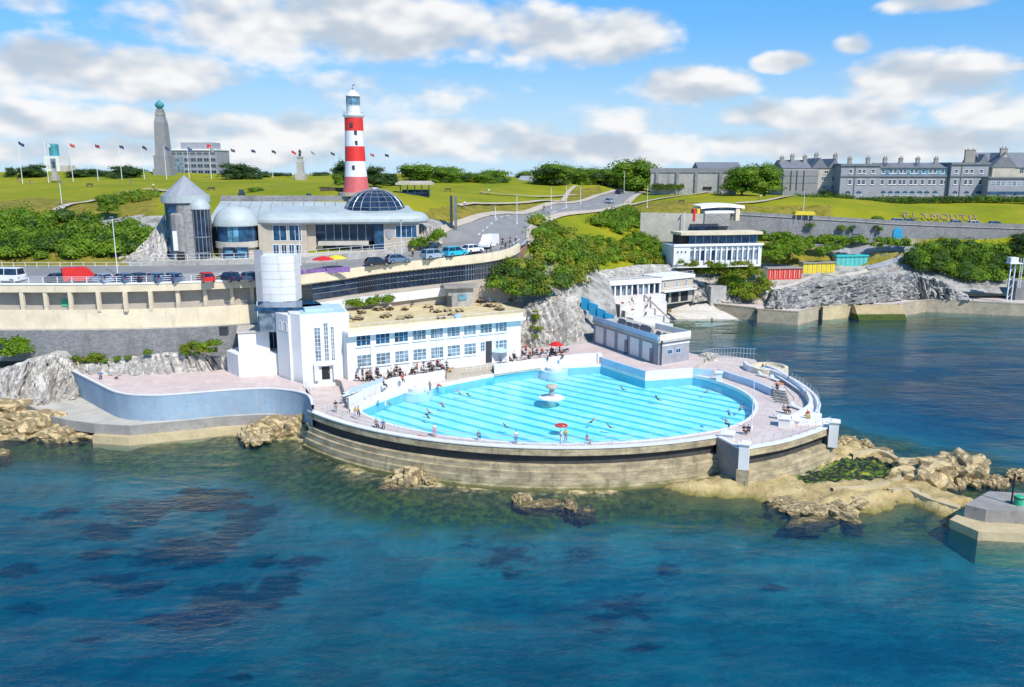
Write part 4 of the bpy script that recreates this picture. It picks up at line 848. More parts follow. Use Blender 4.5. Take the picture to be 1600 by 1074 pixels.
# half dome bay
p=V(368,352,149.5); r=4.0; mb=MB(); mb.lathe([(r*math.cos(R(q_)),p.z+3.5*math.sin(R(q_))) for q_ in (0,12,25,38,50,63,76,90)],p.x,p.y+.5,28); mb.lathe([(r-.5,p.z-.12),(r+.08,p.z-.1),(r+.08,p.z+.05)],p.x,p.y+.5,28); mb.build('half_dome',M['copper'],aq,smooth=True)
zb=V(368,377,149.5).z; zc=V(368,386,149.5).z; 
MB().lathe([(r-.5,zb),(r-.5,p.z)],p.x,p.y+.5,28).build('bay_glazing',M['glass_b'],aq)
for k_,(a0_,a1_) in enumerate(((262,275),(277,292))): 
    MB().lathe([(r-.46,zb+.1),(r-.46,p.z-.1)],p.x,p.y+.5,5,0,R(a0_),R(a1_)).build('bay_panel',M['glass_s'],aq)
MB().lathe([(r-.2,zc),(r-.2,zb+.05),(r-.6,zb+.05)],p.x,p.y+.5,28).build('bay_sill',M['conc'],aq); MB().lathe([(r-.6,18.5),(r-.6,zc+.02)],p.x,p.y+.5,28).build('bay_base',M['beige'],aq)
BFr=Frame(V(348,400,145.9),V(392,400,145.9))
for x0,x1,mt in ((350,368,M['glass']),(370,389,M['glass_b'])):
    (q0,z0),(q1,_),(_,z1)=BFr.pix(x0,409),BFr.pix(x1,409),BFr.pix(x0,386.5); mb=MB(); BFr.box(mb,q0,q1,-.3,.1,z0,z1); pb=mb.build('poster_window',mt,aq)
    for k_ in range(2):
        mb=MB(); BFr.box(mb,q0+.3,q1-.3,.1,.13,z0+.5+k_*1.0,z0+.9+k_*1.0); mb.build('poster_band',M['glass_s'],pb)
# turret with cone
p=V(290,310,150); zr=V(290,316,150).z; zm=V(290,305,150).z; za=V(290,274,150).z; r=4.0
tb=MB(); tb.lathe([(r-.35,18),(r-.35,zr)],p.x,p.y,20); tb.build('turret_glass',M['glass_b'],aq)
q_=V(281,360,146.5); zt2=V(281,336,146.5).z; mb=MB(); mb.lathe([(1.9,18),(1.85,zt2),(1.5,zt2+.3),(0,zt2+.3)],q_.x,q_.y+1,14); mb.lathe([(3.3,18),(3.2,zt2+1.6),(0,zt2+1.7)],q_.x+1.3,q_.y+2.6,16); mb.build('turret_stone',M['stone'],aq)
MB().lathe([(r-.2,zr-.2),(r+.15,zr),(r+.1,zm),(r-.3,zm+.02)],p.x,p.y,24).build('turret_band',M['copper'],aq)
MB().lathe([(r-.15,zm),(r*.48,zm+(za-zm)*.5),(.05,za),(0,za+.1)],p.x,p.y,12).build('cone_roof',M['lead'],aq)
mb=MB(); mb.box(q_.x-.55,q_.y-.98,V(0,392,145.5).z,.75,.1,3.4); mb.build('banner',M['white2'],aq); mb=MB(); mb.box(q_.x+.25,q_.y-.95,18.6,1.2,.3,3.0); mb.build('door',M['black'],aq)
g=V(313,340,147.5); zg=V(313,327,147.5).z; r=1.65
MB().lathe([(r,18),(r,zg)],g.x,g.y,18).build('stair_glass',M['glass'],aq); MB().lathe([(r+.15,zg),(r+.1,zg+.7),(r*.75,zg+1.5),(r*.35,zg+1.95),(0,zg+2.05)],g.x,g.y,18).build('stair_dome',M['copper'],aq,smooth=True)
for j in range(9):
    a=R(180+180*j/8); mb=MB(); mb.box(g.x+1.68*math.cos(a),g.y+1.68*math.sin(a),18,.1,.1,zg-18,a); mb.build('stair_mullion',M['metal'],aq)
for zz in (21.3,24.0):
    MB().lathe([(r+.02,zz),(r+.1,zz),(r+.1,zz+.18),(r+.02,zz+.18)],g.x,g.y,18).build('stair_transom',M['metal'],aq)
a,b_=V(325,350,150.5),V(336,350,150.5); mb=MB(); mb.prism([(a.x-.2,a.y),(b_.x+.3,b_.y),(b_.x+.3,b_.y+8),(a.x-.2,a.y+8)],18,a.z); mb.build('link_wall',M['dark'],aq)
# rock outcrop & hedge beside the aquarium are in the planting part
sg=thing('tall_sign_post','tall dark double slab pylon standing on the slope right of the glass dome','pylon',ground(709,362))
b0=sg.location; zt=V(709,306,b0.y).z; 
for dx in (-.42,.42):
    mb=MB(); mb.box(b0.x+dx,b0.y,b0.z-.5,.5,.5,zt-b0.z+.5); mb.build('slab',M['dark'] if dx<0 else M['slate'],sg)
# cafe kiosk on the roof terrace
kp=W(718,479,12.65); ck=thing('roof_kiosk','small stone kiosk with a flat overhanging roof on the sandy roof terrace','kiosk',kp)
zt=V(718,449,kp.y).z; mb=MB(); mb.box(kp.x,kp.y+1.2,12.63,4.3,2.6,zt-12.7,R(12)); mb.build('wall',M['stone_l'],ck); mb=MB(); mb.box(kp.x,kp.y+1.0,zt-.1,5.8,3.6,.4,R(12)); mb.build('roof',M['conc_d'],ck)
mb=MB(); mb.box(kp.x+.5,kp.y+.0,13.7,1.4,.25,1.0,R(12)); mb.build('serving_hatch',M['glass_s'],ck); mb=MB(); mb.box(kp.x-1.7,kp.y-.4,12.64,.8,.2,1.9,R(12)); mb.build('door',M['dark'],ck)
M['terra']=pm('terracotta',(.36,.16,.09),.9,.15,1)
# ================================================================== THE HOE: lighthouse, monuments, far buildings
def gz(px,Y,default=31.4):
    x=ray(px,270).x/ray(px,270).y*Y; return tz(x,Y) if Y<329 else default
# lighthouse
Y=170; p=V(557,300,Y); c0=p.x
def zy(y): return V(557,y,Y).z
def rw(px): return px/FPX*(Y*.985)
lh=thing('lighthouse','red and white banded lighthouse with a white lantern on the grassy hill','lighthouse',(c0,Y,zy(301)))
prof=[(301.5,21.2),(292,19.4),(284,18.2),(276.3,17.4),(264,16.4),(252.3,15.8),(240,15.4),(229,15.0),(217,14.6),(205,14.3),(194,14.1),(184,14.0)]
bands=[(0,3,'lred_f'),(3,5,'white'),(5,7,'lred'),(7,9,'white'),(9,11,'lred')]
for a,b_,mt in bands: MB().lathe([(rw(q_),zy(y)) for y,q_ in prof[a:b_+1]],c0,Y,32).build('red_band' if mt!='white' else 'white_band',M[mt],lh,smooth=True)
MB().lathe([(rw(14),zy(184.5)),(rw(15.4),zy(183)),(rw(16.6),zy(181)),(rw(16.6),zy(179.8)),(0,zy(179.8))],c0,Y,32).build('gallery',M['white2'],lh)
MB().lathe([(rw(10.6),zy(180)),(rw(10.6),zy(166)),(rw(11.2),zy(165.6)),(rw(11.2),zy(165)),(0,zy(165))],c0,Y,16).build('lantern_base',M['white'],lh)
MB().lathe([(rw(9.8),zy(165)),(rw(9.8),zy(151))],c0,Y,8).build('lantern_glass',M['glass_s'],lh)
for j in range(8):
    a=2*math.pi*j/8; mb=MB(); mb.tube([(c0+rw(10)*math.cos(a),Y+rw(10)*math.sin(a),zy(165)),(c0+rw(10)*math.cos(a),Y+rw(10)*math.sin(a),zy(151))],.09,4); mb.build('lantern_bar',M['metal'],lh)
MB().lathe([(rw(11),zy(151.3)),(rw(11),zy(150)),(rw(8.4),zy(146.5)),(rw(5),zy(143)),(rw(2),zy(141)),(0,zy(140.5))],c0,Y,16).build('lantern_roof',M['white'],lh)
mb=MB(); mb.lathe([(0.05,zy(141.5)),(rw(1.6),zy(138.5)),(0.05,zy(137))],c0,Y,10); mb.tube([(c0,Y,zy(139)),(c0,Y,zy(133))],.06,5); mb.tube([(c0,Y,zy(133.5)),(c0+.5,Y,zy(133))],.12,4); mb.build('finial',M['metal'],lh)
for z_ in (178,175.5):
    MB().lathe([(rw(16.3),zy(z_)),(rw(16.5),zy(z_)),(rw(16.5),zy(z_)+.06),(rw(16.3),zy(z_)+.06)],c0,Y,32).build('gallery_rail',M['rail'],lh)
for (x,y) in ((561.5,208),(562,224),(556,196),(557,262)):
    rr=rw(14.8)*(1.0 if y<240 else 1.13); dx=(x-557)/FPX*Y; mb=MB(); mb.box(c0+dx,Y-math.sqrt(max(.1,rr*rr-dx*dx))+.12,zy(y)-.4,.5,.4,.8); mb.build('window',M['dark'],lh)
MB().lathe([(3.6,zy(301.5)-.6),(3.6,zy(301.5)+.1),(0,zy(301.5)+.1)],c0,Y,28).build('base_step',M['path'],lh)
for k_,(x,w_) in enumerate(((520,5),(598,4))):
    q_=V(x,299,Y+4); q_.z=tz(q_.x,q_.y); mb=MB(); mb.box(q_.x,q_.y,q_.z-.2,w_,.5,.9); mb.build('bench_wall',M['bark'] ,label=['dark low wall on the grass left of the lighthouse base','dark low wall on the grass right of the lighthouse base'][k_],cat='low wall')
# shelter
q_=ground(648,306); sh=thing('glass_shelter','open park shelter with a pale flat roof on the lawn right of the lighthouse','shelter',q_)
Y2=q_.y; s_=Y2/FPX; mb=MB(); mb.box(q_.x,q_.y+1.5,V(648,289,Y2).z,57*s_,4.5,.45); mb.box(q_.x,q_.y+1.5,V(648,289,Y2).z+.45,50*s_,3.6,.35); mb.build('roof',M['conc'],sh)
mb=MB(); mb.box(q_.x+.2,q_.y+1.4,q_.z-.2,42*s_,2.0,V(648,297,Y2).z-q_.z+.2); mb.build('glazed_screen',M['glass'],sh)
for dx in (-22,-11,0,11,22):
    mb=MB(); mb.box(q_.x+dx*s_,q_.y+.2,q_.z-.2,.2,.2,V(648,289,Y2).z-q_.z+.2); mb.build('post',M['glass_b'],sh)
# naval memorial
Y=322; x0=V(258,270,Y).x; k=Y*.985/FPX
def zn(y): return V(258,y,Y).z
nm=thing('war_memorial_obelisk','tall grey stone memorial column topped by a green copper globe','monument',(x0,Y,zn(282)))
mb=MB(); mb.box(x0,Y,zn(284),27*k,27*k,zn(264)-zn(284)); mb.box(x0,Y,zn(264),23*k,23*k,zn(243)-zn(264)); mb.build('plinth',M['granite'],nm)
def taper(mb,w0,z0,w1,z1,m=0):
    vs=[(x0+sx*w*k/2,Y+sy*w*k/2,z) for w,z in ((w0,z0),(w1,z1)) for sx,sy in ((-1,-1),(1,-1),(1,1),(-1,1))]
    mb.add(vs,[(0,1,5,4),(1,2,6,5),(2,3,7,6),(3,0,4,7),(4,5,6,7)],m)
mb=MB(); taper(mb,18.5,zn(243),15.5,zn(192)); taper(mb,15.5,zn(192),11,zn(181)); mb.build('shaft',M['granite'],nm)
mb=MB(); taper(mb,12,zn(181),11,zn(175)); taper(mb,9,zn(175),10,zn(171)); mb.build('capital',M['stone'],nm)
MB().lathe([(.4,zn(172)),(1.3,zn(168)),(1.7,zn(164.5)),(1.3,zn(161)),(.5,zn(158.5)),(.3,zn(156.5)),(0,zn(156))],x0,Y,12).build('globe',M['verd'],nm,smooth=True)
def statue(px,yt,yp,yb,Y,w,label,white=False,name='statue_monument'):
    x=V(px,yt,Y).x; k=Y*.985/FPX; z=lambda y:V(px,y,Y).z
    s_=thing(name,label,'monument',(x,Y,z(yb)))
    mb=MB(); mb.box(x,Y,z(yb)-.6,w*1.9*k,w*1.9*k,(z(yp)-z(yb))*.28+.6); mb.box(x,Y,z(yb)+(z(yp)-z(yb))*.28,w*1.2*k,w*1.2*k,(z(yp)-z(yb))*.5); mb.box(x,Y,z(yb)+(z(yp)-z(yb))*.78,w*.9*k,w*.9*k,(z(yp)-z(yb))*.17); mb.box(x,Y,z(yb)+(z(yp)-z(yb))*.95,w*1.1*k,w*1.1*k,(z(yp)-z(yb))*.05); mb.build('plinth',M['stone_l'],s_)
    hh=z(yt)-z(yp); a=hh/2.0
    mb=MB(); mb.lathe([(.28*a,z(yp)),(.34*a,z(yp)+.35*hh),(.26*a,z(yp)+.55*hh),(.36*a,z(yp)+.74*hh),(.14*a,z(yp)+.84*hh),(.16*a,z(yp)+.92*hh),(.12*a,z(yp)+.98*hh),(0,z(yt))],x,Y,10); mb.tube([(x+.3*a,Y,z(yp)+.72*hh),(x+.55*a,Y-.1,z(yp)+.5*hh)],.09*a,5); mb.build('figure',M['bronze'],s_)
    return s_
statue(83,251,263,279,270,5,'bronze figure standing on a stone plinth on the far left lawn')
statue(468,233,245,281,300,8,'dark bronze figure crowning a tall pale stone plinth left of the lighthouse')
# flagpoles
fx=[27.6,69,108,147.6,185.5,221,256,292,327,360,392,424,455,485,516,578,601]
fc_=[(.03,.05,.15),(.5,.52,.55),(.5,.06,.05),(.28,.03,.06),(.04,.08,.2),(.10,.04,.10),(.05,.09,.2),(.06,.10,.22),(.3,.32,.36),(.08,.09,.12),(.03,.05,.14),(.04,.06,.12),(.6,.05,.05),(.3,.3,.34),(.05,.06,.12),(.4,.1,.1),(.03,.04,.09)]
lab=['dark blue','pale grey','orange red','dark maroon','navy','purple','deep blue','blue grey','light grey','charcoal','dark navy','slate blue','bright red','pale silver','black blue','faded red','blackish']
for i,x in enumerate(fx):
    Yp=262+(345-262)*i/(len(fx)-1); ty=221+(x-27)/574*19; by=gz(x,Yp); q_=V(x,ty,Yp)
    fp=thing('flagpole',('tall white flagpole on the crest flying a small %s flag'%lab[i]) if i not in (6,) else 'tall white flagpole with a deep blue flag in front of the memorial column','flagpole',(q_.x,Yp,by),'flagpoles along the hill crest')
    mb=MB(); mb.tube([(q_.x,Yp,by-.5),(q_.x,Yp,q_.z+.3)],.12,6,0,.07); mb.build('pole',M['rail'],fp)
    mb=MB(); L=1.6; H_=.95; vs=[]
    for a in range(7):
        for b_ in range(2): vs.append((q_.x+.1+L*a/6,Yp+.22*math.sin(a*1.3+i)*a/4,q_.z-b_*H_-.12*a+.1*math.sin(a+i)))
    fs=[]
    mb.add(vs,[(2*a,2*a+1,2*a+3,2*a+2) for a in range(6)]); m_=pm('flag_cloth',fc_[i],.8,.2,.7); mb.build('flag',m_,fp)
# hotel block and white tower, far left
def block(name,label,px0,px1,yt,yb,Y,depth=14): 
    a,b_=V(px0,yb,Y),V(px1,yb,Y); t_=thing(name,label,'building',((a.x+b_.x)/2,Y,a.z)); return t_,Frame(a,b_),(lambda y:V(px0,y,Y).z)
t_,F_,z=block('hotel_block','grey concrete hotel block with glazed floors beside the memorial column',268,341,234,279,400)
mb=MB(); F_.box(mb,0,F_.L,-18,0,z(284),z(235)); mb.build('wall',M['ashlar'],t_)
mb=MB(); F_.box(mb,-.3,F_.L+.3,-18.3,.5,z(235.2),z(233)); mb.build('roof_slab',M['white2'],t_)
mb=MB(); a=F_.L*.2; F_.box(mb,a,F_.L*.88,-14,-3,z(233),z(222.5)); mb.build('penthouse',M['ashlar'],t_)
mb=MB(); F_.box(mb,F_.L*.76,F_.L*.84,-3,-2.9,z(231.5),z(226)); mb.build('red_sign',M['red'],t_)
for r_,(y0,y1) in enumerate([(242,238),(252.5,247),(262,256.5),(272,266)]):
    for c_ in range(7):
        if r_>0 and c_<2: continue
        s_=F_.L*(.02+c_*.14); F_.window(t_,s_,s_+F_.L*.115,z(y0),z(y1),4 if r_==0 else 2,1,M['metal'],M['glass'],fw=.2,d=.15,bar=.2)
mb=MB(); F_.box(mb,.0,F_.L*.28,.02,.06,z(278),z(246)); mb.build('curtain_wall',M['glass_g'],t_)
t_,F_,z=block('white_tower_block','white tower block with a blue glass cylinder rising behind it at far left',72,96,246,279,480)
mb=MB(); F_.box(mb,0,F_.L,-12,0,z(282),z(244)); mb.build('wall',M['white'],t_)
MB().lathe([(2.5,z(246)),(2.5,z(226)),(2.1,z(224.5)),(0,z(224.5))],F_.p(F_.L*.35,-5,0).x,486,14).build('glass_cylinder',M['verd'],t_)
mb=MB(); F_.box(mb,F_.L+.2,F_.L+4,-9,0,z(282),z(259)); mb.build('annex',M['conc'],t_)
mb=MB(); F_.box(mb,F_.L*.4,F_.L*.75,.02,.1,z(264),z(248)); mb.build('window_strip',M['glass_g'],t_)
# low far town roofs peeping over the crest
for i,(x0,x1,yt) in enumerate([(0,40,275),(226,246,269),(300,345,272),(408,432,272),(482,512,270),(426,452,270),(118,150,274)]):
    t_,F_,z=block('town_house',['low pale house roof far off at the left picture edge','pale house roofs just left of the memorial column','low pale building at the foot of the hotel block','small pale house right of the round trees','pale house just right of the bronze figure plinth','pale low house left of the bronze figure plinth','low pale house between dark hedges at far left'][i],x0,x1,yt,283,380+i*7)
    mb=MB(); F_.box(mb,0,F_.L,-8,0,z(286),z(yt+5)); mb.build('wall',M['conc'],t_); A=[F_.p(0,.4,z(yt+5)),F_.p(F_.L,.4,z(yt+5)),F_.p(F_.L,-4,z(yt)),F_.p(0,-4,z(yt)),F_.p(0,-8.4,z(yt+5)),F_.p(F_.L,-8.4,z(yt+5))]
    mb=MB(); mb.quad(A[0],A[1],A[2],A[3]); mb.quad(A[3],A[2],A[5],A[4]); mb.build('roof',M['slate'],t_)
    mb=MB(); [F_.box(mb,F_.L*f,F_.L*f+1.0,-.5,.05,z(281),z(278)) for f in (.15,.4,.7)]; mb.build('window_row',M['glass'],t_)
# white bungalow on the crest
t_,F_,z=block('white_bungalow','long white bungalow with a grey roof among trees at the top of the lawn',808,857,276,293,320)
mb=MB(); F_.box(mb,0,F_.L,-7,0,z(297),z(283)); mb.build('wall',M['white'],t_)
A=[F_.p(-.4,.6,z(284)),F_.p(F_.L+.4,.6,z(284)),F_.p(F_.L-1.5,-3.5,z(275)),F_.p(1.5,-3.5,z(275)),F_.p(F_.L+.4,-7.5,z(284)),F_.p(-.4,-7.5,z(284))]
mb=MB(); mb.quad(A[0],A[1],A[2],A[3]); mb.quad(A[2],A[4],A[5],A[3]); mb.add([A[1],A[4],A[2]],[(0,1,2)]); mb.add([A[5],A[0],A[3]],[(0,1,2)]); mb.build('roof',M['lead'],t_)
for f in (.1,.35,.6,.82): F_.window(t_,F_.L*f,F_.L*f+1.3,z(290),z(286),2,1,M['white2'],M['glass'])
mb=MB(); F_.box(mb,F_.L*.45,F_.L*.45+.8,-4,-3.2,z(278),z(271)); mb.build('chimney',M['stone_l'],t_)
# citadel wall

a,b_=V(1016,297,282),V(1150,300,276); F_=Frame(a,b_); z=lambda y:V(1080,y,279).z
t_=thing('fort_wall','massive pale grey fort wall with a dark weathered parapet right of the road','wall',a)
mb=MB(); F_.box(mb,0,F_.L,-4,0,z(305),z(270)); mb.build('wall',M['stone_l'],t_); mb=MB(); F_.box(mb,-.2,F_.L+.2,-4.2,.25,z(270),z(263)); mb.build('parapet',M['granite'],t_)
mb=MB(); F_.box(mb,F_.L*.62,F_.L*.72,0,.3,z(296),z(292)); mb.build('gate_slot',M['black'],t_)
for f in (.06,.3,.52,.8):
    mb=MB(); F_.box(mb,F_.L*f,F_.L*f+.9,.01,.5,z(304),z(270)); mb.build('buttress',M['stone'],t_)

t_,F_,z=block('slate_hall','long slate roofed hall rising behind the fort wall',1090,1158,253,264,300)
mb=MB(); F_.box(mb,0,F_.L,-9,0,z(290),z(263)); mb.build('wall',M['stone'],t_); mb=MB(); A=[F_.p(0,.5,z(263)),F_.p(F_.L,.5,z(263)),F_.p(F_.L,-4.5,z(253.5)),F_.p(0,-4.5,z(253.5)),F_.p(0,-9.5,z(263)),F_.p(F_.L,-9.5,z(263))]; mb.quad(A[0],A[1],A[2],A[3]); mb.quad(A[3],A[2],A[5],A[4]); mb.add([A[4],A[0],A[3]],[(0,1,2)]); mb.add([A[1],A[5],A[2]],[(0,1,2)]); mb.build('roof',M['slate'],t_)
# terrace houses and grand hotel on the right
def gable(mb,F,s0,s1,d0,d1,ze,zr,m=0,along=True):
    A=[F.p(s0,d1,ze),F.p(s1,d1,ze),F.p(s1,d0,ze),F.p(s0,d0,ze)]
    if along:
        r0,r1=F.p(s0,(d0+d1)/2,zr),F.p(s1,(d0+d1)/2,zr); mb.quad(A[0],A[1],r1,r0,m); mb.quad(A[2],A[3],r0,r1,m); mb.add([A[3],A[0],r0],[(0,1,2)],m); mb.add([A[1],A[2],r1],[(0,1,2)],m)
    else:
        r0,r1=F.p((s0+s1)/2,d1,zr),F.p((s0+s1)/2,d0,zr); mb.quad(A[1],A[2],r1,r0,m); mb.quad(A[3],A[0],r0,r1,m); mb.add([A[0],A[1],r0],[(0,1,2)],m); mb.add([A[2],A[3],r1],[(0,1,2)],m)
def chimney(F,s,d,z0,z1,par,w=1.2):
    mb=MB(); F.box(mb,s,s+w,d-.8,d,z0,z1); F.box(mb,s-.12,s+w+.12,d-.92,d+.12,z1,z1+.25); c_=mb.build('chimney',M['conc_d'],par)
    mb=MB()
    for q_ in (.25,.75): mb.tube([F.p(s+w*q_,d-.4,z1+.25),F.p(s+w*q_,d-.4,z1+.8)],.16,6)
    mb.build('chimney_pot',M['terra'],c_)
t_,F_,z=block('terrace_house','grey house row with a dark panelled end wall and many chimneys behind a hedge',1220,1310,246,306,282)
mb=MB(); F_.box(mb,0,F_.L,-14,0,z(312),z(263)); mb.build('wall',M['conc'],t_)
mb=MB(); F_.box(mb,0,F_.L*.60,.01,1.5,z(312),z(266)); mb.build('panelled_wing',M['granite'],t_)
for f in (.12,.22,.34): 
    mb=MB(); F_.box(mb,F_.L*f,F_.L*f+.35,1.5,1.6,z(298),z(267)); mb.build('dark_strip',M['dark'],t_)
for y in (275,286): mb=MB(); F_.box(mb,0.2,F_.L*.6-.2,1.5,1.57,z(y)-.12,z(y)+.12); mb.build('dark_band',M['slate'],t_)
mb=MB(); gable(mb,F_,-.2,F_.L*.5,-12,.3,z(263),z(250)); gable(mb,F_,F_.L*.5,F_.L*.78,-12,.3,z(263),z(247),along=False); gable(mb,F_,F_.L*.78,F_.L+.2,-12,.3,z(263),z(248),along=False); mb.build('roof',M['slate'],t_)
for f,y in ((.02,247),(.2,244),(.42,245),(.62,242),(.95,243)): chimney(F_,F_.L*f,-4,z(262),z(y),t_)
for f,y0,y1 in ((.68,283,276),(.86,283,276),(.7,297,290),(.86,297,290),(.72,272,266.5)): F_.window(t_,F_.L*f,F_.L*f+1.5,z(y0),z(y1),2,2,M['white2'],M['glass'],sill=M['white2'])
# grand hotel
t_,F_,z=block('grand_hotel','long grey stone hotel of three storeys with arched ground floor windows and end pavilions',1311,1540,255,308,276)
L_=F_.L; fs_=lambda px:F_.pix(px,300)[0]
mb=MB(); F_.box(mb,fs_(1372),fs_(1481),-14,-1.0,z(314),z(262)); mb.build('middle_wall',M['ashlar'],t_)
for x0,x1,yt,nm_ in ((1311,1372,257,'left_wing'),(1482,1540,255,'right_wing')):
    mb=MB(); F_.box(mb,fs_(x0),fs_(x1),-14,.3,z(314),z(yt)); mb.build('pavilion',M['ashlar'],t_)
    mb=MB(); F_.box(mb,fs_(x0)-.3,fs_(x1)+.3,-14,.75,z(yt+2.5),z(yt)+.2); F_.box(mb,fs_(x0)-.2,fs_(x1)+.2,.3,.6,z(276.5),z(274.5)); mb.build('cornice',M['slate'],t_)
mb=MB(); F_.box(mb,fs_(1372)+.3,fs_(1481)-.3,-1.0,-.6,z(276.5),z(274.3)); F_.box(mb,fs_(1372)+.3,fs_(1481)-.3,-1.3,-.5,z(263),z(261)); mb.build('middle_cornice',M['slate'],t_)
mb=MB(); gable(mb,F_,fs_(1372)+.4,fs_(1481)-.4,-13,-1.4,z(261.5),z(254.5)); gable(mb,F_,fs_(1380),fs_(1394),-6,-1.35,z(262),z(255),along=False); gable(mb,F_,fs_(1429),fs_(1443),-6,-1.35,z(262),z(255),along=False); mb.build('roof',M['slate'],t_)
def arch_window(F,s,w,z0,z1,par):
    o=F.window(par,s,s+w,z0,z1-w/2,2,1,M['white2'],M['glass_g'],fw=.12)
    mb=MB(); pts=[F.p(s+w/2+w/2*math.cos(R(a)),.03,z1-w/2+w/2*math.sin(R(a))) for a in range(0,181,20)]; mb.poly(pts); mb.build('fan_light',M['glass_b'],o)
for x in (1324,1341,1382,1393,1404,1416,1427,1439,1450,1463,1491,1509,1528):
    fr_=Frame(F_.p(0,.31 if (x<1372 or x>1481) else -.99,0),F_.p(L_,.31 if (x<1372 or x>1481) else -.99,0)); arch_window(fr_,fs_(x)-.9,1.9,z(306.5),z(298.5),t_)
for rows,y0,y1 in ((0,288.5,281),(1,271,265)):
    for x in (1326,1340,1347,1361,1379,1391,1398,1407,1413,1424,1431,1442,1453,1460,1472,1490,1506,1514,1529):
        pav=x<1372 or x>1481; d_=.31 if pav else -.99; fr_=Frame(F_.p(0,d_,0),F_.p(L_,d_,0)); fr_.window(t_,fs_(x)-.6,fs_(x)+.6,z(y0),z(y1),1,2,M['white2'],M['glass'],sill=M['white2'])
mb=MB(); F_.box(mb,fs_(1376),fs_(1478),-1.2,-.98,z(273.5),z(264)); mb.build('glazed_gallery',M['glass_s'],t_)
for x in (1333,1362,1389,1414,1441,1470): chimney(F_,fs_(x),-6,z(258),z(248),t_)
for x in (1333,1498): mb=MB(); mb.tube([F_.p(fs_(x),.42,z(257)),F_.p(fs_(x),.42,z(310))],.12,5); mb.build('downpipe',M['slate'],t_)
# gabled hall and extension at far right
t_,F_,z=block('gabled_hall','tall gabled stone hall with a steep grey roof and big chimneys at the far right',1500,1640,236,300,300)
fs_=lambda px:F_.pix(px,290)[0]
mb=MB(); F_.box(mb,fs_(1535),fs_(1640),-16,0,z(308),z(262)); F_.box(mb,fs_(1543),fs_(1578),0.01,2,z(308),z(262)); mb.build('wall',M['conc'],t_)
mb=MB(); gable(mb,F_,fs_(1535),fs_(1645),-16,.4,z(262),z(238)); gable(mb,F_,fs_(1540),fs_(1581),-10,2.2,z(262),z(238.5),along=False); gable(mb,F_,fs_(1526),fs_(1552),-14,-2,z(262),z(241),along=False); mb.build('roof',M['slate'],t_)
mb=MB(); A=[F_.p(fs_(1545),2.03,z(262)),F_.p(fs_(1576),2.03,z(262)),F_.p(fs_(1560.5),2.25,z(241))]; mb.add(A,[(0,1,2)]); mb.build('gable_wall',M['conc'],t_)
for x,y,w_ in ((1508,235,3.6),(1555,233,2.4)): chimney(F_,fs_(x),-2 if x<1540 else 1,z(262),z(y),t_,w_)
for x in (1551,1560,1590): F_.window(t_,fs_(x),fs_(x)+1.6,z(271),z(263),2,2,M['white2'],M['glass'])
t_,F_,z=block('hotel_extension','low flat roofed extension with a wide window band right of the long hotel',1541,1600,279,306,272)
mb=MB(); F_.box(mb,.2,F_.L+10,-8,0,z(312),z(279)); mb.build('wall',M['ashlar'],t_); mb=MB(); F_.box(mb,.0,F_.L+10,-8,.5,z(279),z(277)); mb.build('roof',M['slate'],t_)
for i in range(6): F_.window(t_,1+i*1.7,2.4+i*1.7,z(291),z(283),2,2,M['white2'],M['glass_g'])
mb=MB(); F_.box(mb,.3,F_.L+9,.01,.1,z(304),z(299.5)); mb.build('window_band',M['glass_b'],t_)

for i,pts in enumerate([[(88,332),(110,322),(151,315),(186,307),(226,297),(272,301)],[(717,324),(775,320.5),(830,318),(880,316)],[(750,302),(804,307),(850,309),(900,306)],[(985,322),(1040,311),(1100,303),(1160,300)],[(1150,320),(1200,315),(1245,308)],[(880,316),(890,300),(900,292)]]):
    P=[ground(a,b_,150,326) for a,b_ in pts]; P=[Vector((p.x,p.y,0)) for p in P]; L_,R_=[],[]
    for k_,p in enumerate(P):
        d_=(P[min(k_+1,len(P)-1)]-P[max(k_-1,0)]).normalized(); n_=Vector((-d_.y,d_.x,0)); w_=.7 if i else 1.0; L_.append(p+n_*w_); R_.append(p-n_*w_)
    drape(L_,R_,'lawn_path',M['path'],.42,3,6)
def bench(px,py,label):
    p=ground(px,py,150,326); o=thing('park_bench',label,'bench',p); mb=MB(); mb.box(p.x,p.y,p.z+.45,1.8,.45,.06); mb.build('seat',M['bark'],o); mb=MB(); mb.box(p.x,p.y+.22,p.z+.55,1.8,.06,.4); mb.build('backrest',M['bark'],o)
    for dx in (-.75,.75): mb=MB(); mb.box(p.x+dx,p.y,p.z-.2,.08,.4,.65); mb.build('leg',M['dark'],o)
bench(330,299,'dark bench on the lawn behind the pale curved roof'); bench(700,300,'dark bench on the lawn between the shelter and the pylon'); bench(140,292,'dark bench on the far left lawn below the second flagpole'); bench(1065,318,'dark bench on the grass below the fort wall')
# ================================================================== RIGHT SHORE
def v2(p): return Vector((p.x,p.y,0))
QL=[W(a,b,3.1) for a,b in [(1095,471),(1120,475.5),(1180,481.5)]]; QM=[W(a,b,3.1) for a,b in [(1184,483),(1247.5,487.5),(1283,478.5)]]; QN=[W(a,b,3.1) for a,b in [(1286,480.5),(1310,478.5),(1330,476)]]; QR=[W(a,b,3.1) for a,b in [(1405,475.5),(1447,468.5),(1520,471),(1600,475),(1760,483)]]
allq=[v2(p) for p in QL+QM+QN+QR]
sheet([[(p.x,p.y+.3) for p in allq]+[(200,216),(120,216),(70,213),(50,207)]],3.05,'quay',M['deck'],kind='structure')
def quaywall(path,label,mat):
    o=thing('quay_wall',label,'sea wall',(path[0].x,path[0].y,0)); path=[v2(p) for p in path]
    mb=MB(); mb.sweep(path,[(-.5,3.05),(-.5,3.2),(.05,3.2),(.05,2.9),(0,2.88),(.25,-2.5)],m=0); mb.build('wall',M[mat],o); return o
